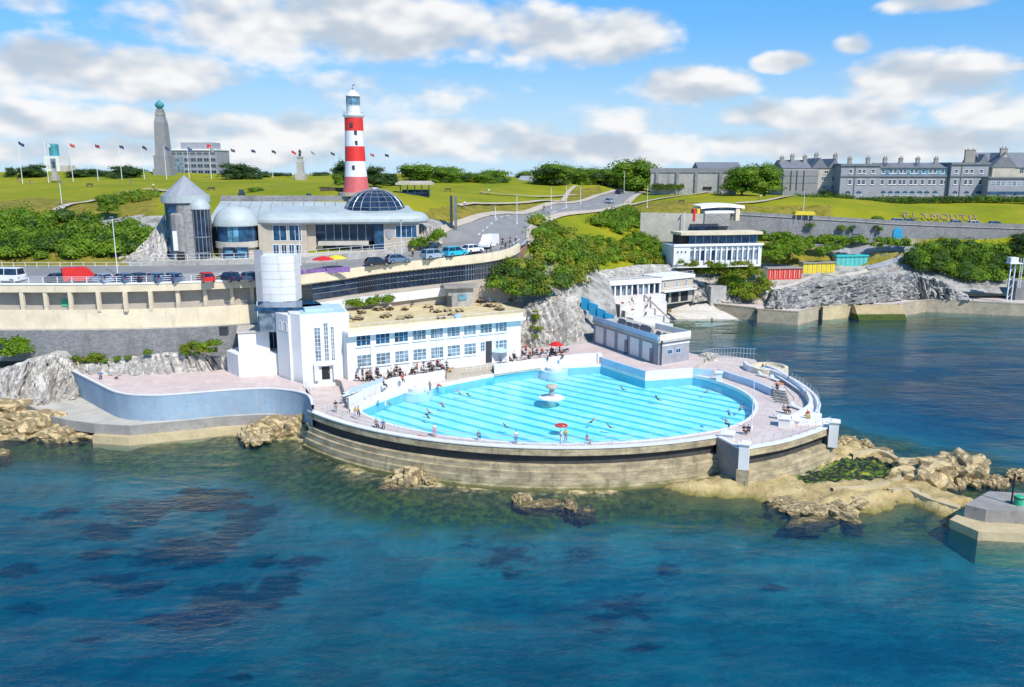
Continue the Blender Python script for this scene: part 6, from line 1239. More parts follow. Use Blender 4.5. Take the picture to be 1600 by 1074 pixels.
# ---- cliffs as broken rock faces
def cliff(base,top,label,mat,nu=70,nv=26,amp=1.0,slant=0.0,freq=.3,ridge=1.0,bulge=0,back=0):
    A=smooth_path(base,8); B=smooth_path(top,8)
    def at_(L,f):
        f*=len(L)-1; i=min(int(f),len(L)-2); return L[i].lerp(L[i+1],f-i)
    vs=[]; nb=3 if back else 0
    for j in range(nv+1+nb):
        for i in range(nu+1):
            u=i/nu; v=min(1,j/nv); a,b_=at_(A,u),at_(B,u); p=a.lerp(b_,v)
            if j>nv: p=p+Vector((0,back*(j-nv)/3,-.3*(j-nv)))
            t_=(at_(A,min(1,u+.02))-at_(A,max(0,u-.02))).normalized(); nrm_=Vector((t_.y,-t_.x,.25))
            s_=p.dot(t_)+slant*p.z
            q_=Vector((s_*freq,p.z*freq*.35 if ridge>0 else p.z*freq,p.y*freq*.3))
            d=amp*(fbm(q_*1.0,4)*.8+ridge*(.5-abs(mnoise.noise(q_*2.3)))*.9)+.25*amp*fbm(Vector((p.x,p.y,p.z))*1.1,3)
            vd=mnoise.voronoi(Vector((s_*.42,p.z*.30,p.y*.2)))[0]; d+=(.4 if ridge>1.2 else 1)*amp*1.5*(min(.38,vd[1]-vd[0])-.2)+amp*.35*mnoise.cell(Vector((s_*.5,p.z*.4,1)))
            w_e=min(1,(1-v)*5+.25)*1.0
            p=p+nrm_*(d*w_e+bulge*math.sin(math.pi*v)); p.z+=.35*amp*fbm(Vector((p.x*.4,p.y*.4,9)),3)*(v>.05); vs.append(p)
    n_=nu+1; mb=MB(); mb.add(vs,[(j*n_+i,j*n_+i+1,(j+1)*n_+i+1,(j+1)*n_+i) for j in range(nv+nb) for i in range(nu)])
    return mb.build('rock_face',mat,label=label,cat='cliff')
cliff([W(a,b,c) for a,b,c in [(-60,640,1.5),(0,636,2.0),(30,630,2.2),(70,632,2.2),(122,622,2.2)]],[V(-60,585,121),V(0,577,121),V(56,558,121.5),(V(90,554,122)),V(116,575,123.5)],'pale white rock face at the left picture edge beside the blue wall',M['rock_w'],70,30,.9,.2,.3,1,0,8)
cliff([W(a,b,5.3) for a,b in [(112,583),(160,586),(230,586),(300,582),(345,578),(378,578)]],[V(108,560,125),V(160,560,125.2),V(220,556,125.3),V(290,550,125.3),V(330,556,125.2),V(378,556,125.2)],'rough grey rock bank behind the empty sun terrace',M['rock_w'],90,16,.7,.4,.4,1,0,3)
cliff([V(812,556,139.5),V(850,552,141),V(885,549,143),V(903,546,145.5),V(915,543,147.5)],[V(806,486,146),V(835,470,148),V(868,462,149.5),V(896,461,152),V(909,470,153.5)],'tall pale limestone cliff between the bath house and the changing block',M['rock_w'],80,40,1.1,.3,.28,1,.4,6)
cliff([W(a,b,3.0) for a,b in [(1192,482),(1240,482),(1282,478),(1348,475),(1420,468),(1470,469),(1520,471)]],[V(1205,457,205),V(1234,448,209),V(1312,435,212),V(1375,428,213),V(1417,428,213),V(1465,437,213),V(1518,467,211)],'slanted bare limestone slabs between the quay and the beach huts',M['rock_s'],150,34,1.7,1.0,.24,2.0,0,3)
cliff([V(1082,474,203),V(1110,470,204),V(1150,474,204),V(1200,474,204.5)],[V(1078,430,209),V(1115,425,210),V(1160,430,210),V(1205,445,209)],'pale broken rock bank under the bushes left of the beach huts',M['rock_w'],60,26,1.0,.3,.35,1,0,3)
cliff([V(900,462,174),V(925,450,180),V(960,441,192),V(1000,437,196),V(1052,431,203)],[V(895,430,178),V(930,424,186),V(965,419,198),V(1005,414,202),V(1052,413,206)],'grey rock bank above the colonnade under the green bushes',M['rock_w'],60,20,.6,.3,.35,1,0,3)
cliff([V(646,385,154),V(662,390,153.5),V(690,388,155)],[V(642,352,158),V(665,350,157.5),V(695,365,158)],'grey rock outcrop at the right end of the domed building',M['rock_w'],40,20,.8,.2,.4,1,0,3)
cliff([V(176,412,148),V(205,412,147.5),V(240,412,147),V(262,412,146.5)],[V(178,398,150),V(205,396,150),V(240,360,153),V(262,330,153)],'grey rock cutting left of the conical turret',M['rock_w'],50,22,.7,.2,.4,1,0,4)
cliff([W(1000,503,-.5),W(1020,503,-.5),W(1046,492,.5)],[W(1002,488,3.0),W(1022,484,3.0),W(1048,482,2.2)],'yellow stained rock at the foot of the white terraces by the beach',M['rock_t'],36,12,.6,.2,.5,1,0,2)
# ================================================================== PLANTS
def leaves(mb,c,r,n,size,rng,m=0,flat=.85,nm=3):
    cx,cy,cz=c; rx,ry,rz=r if hasattr(r,'__len__') else (r,r,r*flat)
    for i in range(n):
        a=rng.uniform(0,2*math.pi); u=rng.uniform(-.35,1); h=math.sqrt(max(0,1-u*u)); k=rng.uniform(.72,1.06)*(1+.16*math.sin(a*3+cx)+.12*math.sin(u*7+cy))
        d=Vector((h*math.cos(a),h*math.sin(a),u)); p=Vector((cx+d.x*rx*k,cy+d.y*ry*k,cz+d.z*rz*k))
        nrm_=(d+Vector((rng.uniform(-.8,.8),rng.uniform(-.8,.8),rng.uniform(-.3,.9)))).normalized(); s=size*rng.uniform(.6,1.35)
        t_=nrm_.cross(Vector((rng.uniform(-1,1),rng.uniform(-1,1),rng.uniform(-1,1)))); 
        if t_.length<.05: continue
        t_.normalize(); w_=nrm_.cross(t_)
        mb.add([p-t_*s*.5,p-w_*s*.42+nrm_*s*.1,p+t_*s*.55,p+w_*s*.42+nrm_*s*.08],[(0,1,2,3)],rng.randrange(nm) if nm>1 else m)
def core(mb,c,r,m=0):
    rx,ry,rz=r if hasattr(r,'__len__') else (r,r,r*.85); k=.74
    P=[]; 
    for j in range(1,5):
        u=-.5+j*.36 if j<4 else 1; h=math.sqrt(max(.0,1-u*u))
        for i in range(7): a=2*math.pi*i/7+j; P.append((c[0]+rx*k*h*math.cos(a),c[1]+ry*k*h*math.sin(a),c[2]+rz*k*u))
    mb.add(P,[(j*7+i,j*7+(i+1)%7,(j+1)*7+(i+1)%7,(j+1)*7+i) for j in range(3) for i in range(7)],m)
def thicket(name,poly,n,rmin,rmax,per,size,mats,label,seed,Y0=140,Y1=340,fixY=None,h=.35,cat='bushes',kind='stuff'):
    rng=random.Random(seed); mb=MB(); xs_=[p[0] for p in poly]; ys_=[p[1] for p in poly]; k=0; tries=0
    while k<n and tries<n*40:
        tries+=1; px,py=rng.uniform(min(xs_),max(xs_)),rng.uniform(min(ys_),max(ys_))
        if not inpoly(px,py,poly): continue
        p=ground(px,py,Y0,Y1) if fixY is None else V(px,py,fixY(px,py)); r=rng.uniform(rmin,rmax); c=(p.x,p.y,p.z+r*h)
        mi=rng.randrange(len(mats)); core(mb,c,r,mi); rng2=rng
        b0=len(mb.m); leaves(mb,c,(r*rng.uniform(.9,1.3),r,r*rng.uniform(.7,1)),per,size,rng,nm=1); 
        for q_ in range(b0,len(mb.m)): mb.m[q_]=mi if rng.random()<.8 else rng.randrange(len(mats))
        k+=1
    o=mb.build(name,[M[q_] for q_ in mats],label=label,cat=cat)
    if kind: o['kind']=kind
    return o
thicket('hillside_scrub',[(-20,345),(60,341),(128,346),(165,362),(232,352),(238,398),(205,398),(150,404),(-20,408)],150,1.2,2.6,170,.42,['leaf_b','leaf_a','leaf_c','leaf_b'],'dense dark green scrub on the slope left of the conical turret',1,144,172)
thicket('hillside_scrub',[(836,350),(870,345),(905,355),(925,378),(940,400),(920,432),(900,452),(870,462),(850,440),(840,410),(830,385)],62,1.1,2.7,170,.42,['leaf_a','leaf_b','leaf_y','leaf_c'],'bright green scrub spilling down the knoll right of the promenade end',2,146,200)
thicket('hillside_scrub',[(775,425),(810,408),(848,420),(880,450),(860,466),(835,470),(800,474),(776,466),(770,448)],38,1.1,2.5,190,.40,['leaf_c','leaf_a','leaf_c','leaf_y'],'big rounded mass of green bushes above the bath house roof terrace',3,fixY=lambda x,y:141.5+(x-760)*.06+(470-y)*.075)
thicket('hillside_scrub',[(915,372),(960,380),(1008,400),(1040,402),(1045,412),(1008,418),(965,416),(940,424),(905,430)],60,1.0,1.9,150,.40,['leaf_y','leaf_a','leaf_b'],'yellowish scrub on the rocks above the colonnade',4,150,215)
thicket('hillside_scrub',[(930,345),(945,336),(985,334),(1005,345),(1005,362),(960,366),(932,360)],34,1.5,2.6,190,.45,['leaf_a','leaf_b','leaf_b'],'rounded green bushes beside the climbing road',5,Y0=150,Y1=260)
thicket('hillside_scrub',[(978,374),(1010,370),(1040,378),(1046,392),(1010,398),(980,392)],26,1.2,2.1,170,.42,['leaf_a','leaf_b','leaf_b'],'dark green bushes left of the arcaded cafe',6,Y0=150,Y1=240)
thicket('hillside_scrub',[(1092,420),(1130,416),(1165,418),(1195,425),(1203,455),(1180,470),(1150,465),(1125,440),(1095,428)],48,1.1,2.1,170,.42,['leaf_y','leaf_a','leaf_b','leaf_y'],'yellow green bushes on the rocks left of the red beach huts',7,fixY=lambda x,y:203+(470-y)*.14)
thicket('hillside_scrub',[(1190,366),(1300,372),(1430,380),(1438,388),(1300,384),(1195,378)],60,.8,1.5,120,.4,['leaf_a','leaf_b','leaf_a'],'bright green band of scrub at the foot of the road wall',8,fixY=lambda x,y:224+(x-1190)*.012)
thicket('hillside_scrub',[(1190,385),(1250,380),(1285,388),(1310,390),(1300,395),(1250,399),(1200,410),(1188,405)],50,.9,1.5,140,.42,['leaf_b','leaf_a','leaf_a'],'green scrub between the arcaded cafe and the yellow huts',9,fixY=lambda x,y:214+(415-y)*.25)
thicket('hillside_scrub',[(1418,412),(1440,388),(1480,382),(1520,386),(1560,392),(1590,384),(1640,380),(1640,425),(1560,440),(1520,440),(1480,432),(1440,424)],100,1.6,3.0,190,.46,['leaf_b','leaf_c','leaf_c','leaf_a'],'large dark green wood above the right end of the quay',10,fixY=lambda x,y:216+(440-y)*.22)
thicket('hillside_scrub',[(0,528),(25,524),(50,530),(52,545),(30,556),(0,560)],22,.7,1.3,150,.3,['leaf_a','leaf_a','leaf_b'],'bright green bush patch on top of the pale rock at the left edge',11,fixY=lambda x,y:122.5+(560-y)*.1)
thicket('hillside_scrub',[(282,545),(300,538),(345,536),(352,548),(320,556),(285,556)],20,.45,.9,110,.24,['leaf_y','leaf_b','leaf_a'],'small green and straw coloured bushes on the rock bank under the stone wall',12,fixY=lambda x,y:124.4)
thicket('hillside_scrub',[(118,562),(150,556),(190,556),(240,549),(240,555),(180,566),(125,572)],18,.35,.7,90,.22,['leaf_y','leaf_b'],'thin weeds along the foot of the stone wall',13,fixY=lambda x,y:124.3)
thicket('hillside_scrub',[(640,388),(668,372),(690,366),(695,372),(668,384),(645,394)],18,.7,1.2,130,.3,['leaf_a','leaf_b'],'low green hedge between the domed building and the parked silver car',14,fixY=lambda x,y:152.5)
thicket('hillside_scrub',[(540,475),(610,468),(612,474),(545,481)],14,.5,.9,110,.26,['leaf_b','leaf_a'],'row of small green shrubs along the white garden wall',15,fixY=lambda x,y:YPROM(x)-1.5)
thicket('hillside_scrub',[(160,318),(180,308),(240,302),(262,304),(250,310),(190,320)],22,.8,1.5,120,.4,['leaf_b','leaf_y','leaf_a'],'low green shrubs on the hillside behind the conical turret',16,155,230)
thicket('hillside_scrub',[(1060,412),(1185,414),(1185,420),(1080,420)],18,.6,1.1,110,.34,['leaf_y','leaf_b'],'ragged shrubs along the foot of the arcaded cafe',17,fixY=lambda x,y:202.5)
thicket('ivy',[(830,480),(850,500),(842,520),(835,528),(828,500)],10,.3,.7,80,.22,['leaf_y','leaf_b'],'tufts of weed growing on the tall limestone cliff',18,fixY=lambda x,y:145.0-(y-470)*.06,h=0)
thicket('wall_ivy',[(1225,347),(1260,352),(1330,353),(1378,356),(1375,362),(1300,358),(1230,352)],9,.5,1.0,90,.3,['leaf_c','leaf_b'],'dark ivy clumps hanging on the long road wall',19,fixY=lambda x,y:227.3+(x-1225)*.016,h=0)
def hedge(px0,px1,py,Y,h,label,seed,mats=('leaf_c','leaf_b','leaf_c'),n=26):
    rng=random.Random(seed); mb=MB(); a,b_=V(px0,py,Y),V(px1,py,Y)
    for i in range(n):
        p=a.lerp(b_,(i+.5)/n); r=h*rng.uniform(.7,1.1); mi=rng.randrange(len(mats)); core(mb,(p.x,p.y,p.z+r*.2),(a-b_).length/n*.8 if 0 else r,mi); b0=len(mb.m); leaves(mb,(p.x,p.y,p.z+r*.2),(max(r,(b_-a).length/n*.75),r,r),150,.4,rng,nm=1); mb.m[b0:]=[mi]*(len(mb.m)-b0)
    return mb.build('clipped_hedge',[M[q_] for q_ in mats],label=label,cat='hedge')
hedge(1236,1330,312,270,1.6,'dark hedge in front of the panelled house',31); hedge(1340,1455,317,268,1.9,'dark hedge along the middle of the long hotel front',32); hedge(1458,1640,315,268,1.8,'dark hedge below the right wing of the hotel',33); hedge(1020,1066,294,280,1.2,'dark clipped hedge at the foot of the fort wall',34,n=12)
# ---- individual trees
def make_tree(seed,lobes,mats,n=1500,size=.6):
    rng=random.Random(seed); r=thing('broadleaf_tree','','tree',(0,0,0)); mb=MB(); mb.tube([(0,0,-.1),(.05,.02,.18),(-.02,0,.4)],.045,7,0,.028)
    for i in range(4):
        a=i*1.6+seed; mb.tube([(0,0,.28),(.15*math.cos(a),.15*math.sin(a),.45),(.26*math.cos(a),.26*math.sin(a),.58)],.022,5,0,.008)
    mb.build('trunk',M['bark'],r); mb=MB()
    for i in range(lobes):
        a=rng.uniform(0,6.28); d=rng.uniform(.06,.33); z=rng.uniform(.14,.74); rr=rng.uniform(.19,.29)*(1.05-.4*abs(z-.4)); mi=rng.randrange(len(mats)); c=(d*math.cos(a),d*math.sin(a),z)
        core(mb,c,rr,mi); b0=len(mb.m); leaves(mb,c,(rr*1.1,rr*1.1,rr),n//lobes,size*.07,rng,nm=1); mb.m[b0:]=[mi if rng.random()<.75 else rng.randrange(len(mats)) for _ in range(len(mb.m)-b0)]
    mb.build('crown',[M[q_] for q_ in mats],r); return r
TP=[make_tree(1,24,['leaf_d','leaf_c','leaf_d'],4200),make_tree(2,22,['leaf_b','leaf_d','leaf_b'],4200),make_tree(3,26,['leaf_b','leaf_a','leaf_b'],4600,.65)]
TL=[(16,259,280,15,300,0,'tiny dark tree at the far left skyline'),(50,254,281,38,300,0,'rounded dark tree beside the leftmost flagpole'),(122,262,281,30,300,0,'low dark tree right of the white tower block'),(152,262,281,32,305,0,'broad dark tree in the left skyline group between two flagpoles'),(196,256,281,50,300,0,'tallest dark tree of the left skyline group'),(378,252,283,54,300,0,'large dark round tree right of the hotel block'),(410,266,283,20,320,0,'small dark tree at the right of the large round tree'),(440,268,284,34,330,0,'low dark tree left of the bronze figure monument'),(500,267,284,30,330,0,'low dark tree right of the bronze figure monument'),
 (541,246,292,36,230,0,'dark tree half hidden by the left side of the lighthouse'),(528,270,290,16,225,1,'small bright shrub like tree at the left foot of the lighthouse'),(586,256,291,36,230,0,'dark tree just right of the lighthouse'),(612,268,291,26,250,0,'low dark tree between the lighthouse and the shelter'),(655,252,287,60,285,1,'big round green tree above the park shelter'),(692,262,288,40,290,1,'round green tree second from the park shelter'),(722,266,288,36,295,1,'low green tree in the row left of the bungalow'),(752,268,290,44,295,1,'broad low green tree just left of the bungalow'),(784,275,291,26,300,1,'little green tree at the left end of the bungalow'),(863,250,290,56,300,1,'big dark green tree behind the right end of the bungalow'),(905,262,291,34,310,1,'narrow green tree right of the bungalow tree'),(928,258,292,44,312,1,'green tree in the middle of the roadside row'),(952,262,294,36,312,1,'green tree in the roadside row nearest the road gap'),(996,242,299,66,300,2,'tallest bright green tree where the road meets the fort wall'),(1160,255,301,52,268,2,'left of the two round trees in front of the fort wall'),(1193,249,302,54,268,2,'right and taller of the two round trees beside the panelled house'),(1370,336,350,18,233,1,'small bush like tree on the grass above the road wall'),(700,256,288,44,310,1,'taller green tree behind the row right of the park shelter'),(772,262,290,46,312,1,'dense green tree behind the left end of the bungalow'),(826,264,291,40,335,1,'green tree rising behind the bungalow roof'),(892,256,292,42,330,1,'rounded green tree behind the roadside row'),(970,254,298,44,318,2,'bushy green tree filling the road gap beside the tallest tree'),(1595,362,392,40,226,0,'dark tree at the right picture edge above the quay wood'),(168,300,331,30,166,1,'dark bushy small tree beside the hillside path'),(400,291,306,24,180,1,'small dark bush tree behind the curved roof'),(1290,296,308,20,279,0,'small dark tree between the house row and the hotel')]
used=set()
for px,yt,yb,w,Y,k,lab_ in TL:
    p=V(px,yb,Y); h=V(px,yt,Y).z-p.z; ww=w/FPX*Y*1.12; p.z-=h*.07
    if k not in used: o=TP[k]; used.add(k); o['label']=lab_; o.location=p
    else: o=dup(TP[k],p,px*.7,lab_)
    o.rotation_euler=(0,0,px*.7); o.scale=(ww/.95,ww/.95,h/.95); o['group']='trees on the hill'
# ---- submerged weed
rng=random.Random(5); mb=MB()
KP=[(335,779,55,9),(318,776,30,6),(300,774,26,5)]
for px,py,wx,wy in KP:
    for j in range(15):
        a=rng.uniform(0,6.28); d=math.sqrt(rng.random()); x,y=px+wx*.85*d*math.cos(a),py+wy*.85*d*math.sin(a); p=W(x,y,-1.2); dz=rng.uniform(-.9,-.3); r=rng.uniform(.18,.55)*(wx/40)**.5
        P=[]; n_=14; ph=rng.uniform(0,6)
        for i in range(n_):
            t_=2*math.pi*i/n_; q_=r*(1+.35*math.sin(3*t_+ph)+.3*math.sin(7*t_+ph*2)+.15*rng.uniform(-1,1)); P.append((p.x+2.3*q_*math.cos(t_),p.y+.8*q_*math.sin(t_),dz-.3+.15*rng.uniform(-1,1)))
        mb.add(P+[(p.x,p.y,dz)],[(i,(i+1)%n_,n_) for i in range(n_)])
o=mb.build('kelp',pm('kelp',(.07,.045,.025),.8,.4,1.2),smooth=True,kind='stuff')
# ================================================================== CARS
def colmat(c,n,rough=.35):
    key=n
    if key not in M: M[key]=pm(n,c,rough,.06,.6)
    return M[key]
M['tyre']=pm('tyre_rubber',(.02,.02,.02),.8,.1,2)
M['lamp']=pm('lamp_lens',(.75,.75,.72),.2,.05,2); M['tail']=pm('tail_lens',(.4,.02,.02),.3,.05,2)
def make_car(name,L,Wd,prof,cab,zs,r=.33,van=False):
    # prof: lower body side outline, cab: cabin side outline, zs: roof height
    root=thing(name,'','car',(0,0,0))
    def extr(pts,w0,w1,zlo,zhi):
        mb=MB(); f=lambda z:w0+(w1-w0)*max(0,min(1,(z-zlo)/(zhi-zlo))); A=[(x,-f(z)/2,z) for x,z in pts]; B=[(x,f(z)/2,z) for x,z in pts]
        mb.poly(list(reversed(A)) if 0 else A); mb.poly(list(reversed(B))); mb.strip(B,A,0,True); return mb
    bd=extr(prof,Wd,Wd*.96,.2,1.0).build('body',M['white'],root)
    g=extr(cab,Wd*.93,Wd*.74,cab[0][1],zs).build('windows',M['glass'],root)
    tp=[p for p in cab if p[1]>zs-.12]; x0,x1=min(p[0] for p in tp),max(p[0] for p in tp)
    mb=MB(); mb.box((x0+x1)/2,0,zs-.02,x1-x0+.1,Wd*.76,.06); mb.build('roof',M['white'],root)
    mb=MB()
    for (a,b_) in ((cab[0],cab[1]),(cab[-1],cab[-2])):
        for sy in (-1,1): mb.tube([(a[0],sy*Wd*.46,a[1]),(b_[0],sy*Wd*.375,b_[1])],.05,4)
    for sy in (-1,1): xm=(cab[0][0]+cab[-1][0])/2-.1; mb.tube([(xm,sy*Wd*.468,cab[0][1]),(xm,sy*Wd*.378,zs)],.05,4)
    mb.build('pillar',M['white'],root)
    for sx in (-1,1):
        for sy in (-1,1):
            x=sx*L*.305; mb=MB(); mb.tube([(x,sy*(Wd/2-.2),r),(x,sy*(Wd/2+.02),r)],r,14); w=mb.build('wheel',M['tyre'],root); mb=MB(); mb.tube([(x,sy*(Wd/2),r),(x,sy*(Wd/2+.035),r)],r*.6,10); mb.build('rim',M['metal'],w)
    zf=prof[0][1]
    for sy in (-1,1):
        mb=MB(); mb.box(L/2-.06,sy*Wd*.36,.62,.14,.34,.16); mb.build('headlight',M['lamp'],root); mb=MB(); mb.box(-L/2+.04,sy*Wd*.38,.72,.12,.22,.22); mb.build('taillight',M['tail'],root)
        mb=MB(); mb.box(cab[-1][0]-.25,sy*(Wd/2+.06),.95,.12,.16,.12); mb.build('mirror',M['dark'],root)
    return root
HB=make_car('parked_car',4.2,1.78,[(-2.1,.3),(-2.1,.85),(-1.95,.98),(1.05,.95),(1.95,.75),(2.1,.55),(2.1,.28)],[(-2.0,.97),(-1.55,1.45),(.25,1.47),(1.1,.94)],1.47)
SV=make_car('parked_suv',4.7,1.9,[(-2.35,.36),(-2.35,1.0),(-2.25,1.12),(1.0,1.1),(2.1,.95),(2.35,.7),(2.35,.36)],[(-2.28,1.1),(-2.0,1.72),(.35,1.74),(1.15,1.09)],1.74,.38)
VN=make_car('parked_van',5.3,2.0,[(-2.65,.35),(-2.65,2.3),(-2.4,2.4),(.6,2.4),(1.0,2.15),(1.62,1.3),(2.4,1.05),(2.65,.75),(2.65,.33)],[(.72,1.35),(.85,2.05),(1.02,2.1),(1.56,1.32)],2.1,.36)
MBus=make_car('parked_minibus',5.6,2.05,[(-2.8,.38),(-2.8,1.15),(-2.75,1.25),(1.8,1.22),(2.5,1.05),(2.8,.8),(2.8,.36)],[(-2.72,1.22),(-2.6,2.2),(1.1,2.22),(1.95,1.2)],2.22,.36)
first={}
def place_car(proto,px,py,z,rz,col,label,p=None):
    p=p or W(px,py,z); o=proto if proto.name not in first else dup(proto,p,rz,label)
    if proto.name not in first: first[proto.name]=1
    o.location=p; o.rotation_euler=(0,0,rz); o['label']=label; o['group']='cars and vans parked along the sea front'
    mt=colmat(col,'car_paint_%d_%d_%d'%tuple(int(c*99) for c in col))
    for ch in o.children:
        if ch.name.split('.')[0] in ('body','roof','pillar'): ch.material_slots[0].link='OBJECT'; ch.material_slots[0].material=mt
    return o
DB=(.02,.035,.07); BG=(.10,.16,.24); SI=(.42,.45,.48); WH=(.78,.78,.78); RD=(.60,.02,.015); TQ=(.02,.42,.58); BK=(.02,.022,.026); LB=(.30,.38,.46)
for i,(k,px,py,rz,c,l) in enumerate([(MBus,10,441,3.0,WH,'white minibus with a dark window band parked at the left picture edge'),(HB,88,442,2.5,DB,'dark navy hatchback parked between the white minibus and the red van'),(VN,128,441,.62,RD,'bright red van parked on the left promenade'),(HB,158,442.5,2.6,LB,'pale silver blue hatchback parked just right of the red van'),(HB,192,442,2.5,BG,'blue grey car parked third from the red van on its right'),(HB,214,441.5,2.55,DB,'very dark blue car parked behind the lamp post on the left promenade'),(HB,241,441.5,2.6,BG,'mid blue car parked under the scrub in the promenade row'),(HB,270,441,2.5,BG,'blue grey hatchback parked below the conical turret'),(HB,322,440.5,2.2,RD,'small red car parked below the half dome bay'),(HB,358,440,2.55,DB,'dark blue car with silver roof line parked left of the lift tower'),(HB,388,439.5,2.6,BG,'blue car half hidden by the left side of the lift tower')]):
    place_car(k,px,py,18.5,rz,c,l)
for k,px,py,z,rz,c,l in [(HB,590,416,19.7,.45,BK,'black car parked behind the purple banners on the promenade'),(HB,622,411,20.1,.5,BG,'dark grey blue car parked left of the silver off roader'),(SV,678,405,20.5,.75,LB,'big silver off roader parked in front of the rock outcrop'),(SV,711,401,20.75,.8,TQ,'turquoise blue people carrier parked beside the silver off roader'),(HB,738,395,21.1,.85,WH,'white car parked between the turquoise car and the white van'),(VN,764,387,21.5,4.35,WH,'tall white van parked facing the sea at the top of the row')]:
    place_car(k,px,py,z,rz,c,l)
for k,px,py,rz,c,l in [(HB,952,319,1.1,LB,'silver car driving up the climbing road towards the trees'),(HB,968,304,1.1,BK,'dark car far up the climbing road near the tree gap')]:
    p=ground(px,py); p.z=tz(p.x,p.y)+.27; place_car(k,px,py,0,rz,c,l,p)
for px,c,l in [(1408,LB,'pale blue car roof seen over the road wall left of the blue arched door'),(1426,BG,'blue car seen over the road wall right of the blue arched door'),(1500,LB,'pale car over the road wall under the right letters'),(1528,WH,'white car over the road wall at the right end of the letters'),(1560,BG,'blue car over the road wall right of the letters')]:
    f=(px-1400)/80; f=max(0,f); p=T_[4].lerp(T_[5],min(1,f)) if f<=1 else T_[5].lerp(T_[6],min(1,(px-1480)/120)); place_car(HB,0,0,0,.05,c,l,p+Vector((0,2.0,-.95)))
p=V(300,306,166); p.z=V(327,306,170).z-1.2
# ================================================================== PEOPLE
def skinned(name,joints,edges,root=0):
    me=bpy.data.meshes.new(name); me.from_pydata([j[0] for j in joints],edges,[]); o=bpy.data.objects.new(name,me); COL.objects.link(o)
    md=o.modifiers.new('s','SKIN'); md.use_smooth_shade=True
    for i,j in enumerate(joints): me.skin_vertices[0].data[i].radius=(j[1],j[1] if len(j)<3 else j[2])
    me.skin_vertices[0].data[root].use_root=True
    o.modifiers.new('ss','SUBSURF').levels=1; bpy.context.view_layer.update()
    r=bpy.data.meshes.new_from_object(o.evaluated_get(bpy.context.evaluated_depsgraph_get())); bpy.data.objects.remove(o); bpy.data.meshes.remove(me); r.name=name; r.polygons.foreach_set('use_smooth',[True]*len(r.polygons)); return r
SK=pm('skin',(.50,.28,.19),.6,.1,3); SK2=pm('skin_tan',(.34,.17,.10),.6,.1,3); HR=pm('dark_hair',(.03,.02,.015),.7,.3,5); HB_=pm('fair_hair',(.30,.19,.08),.7,.3,5)
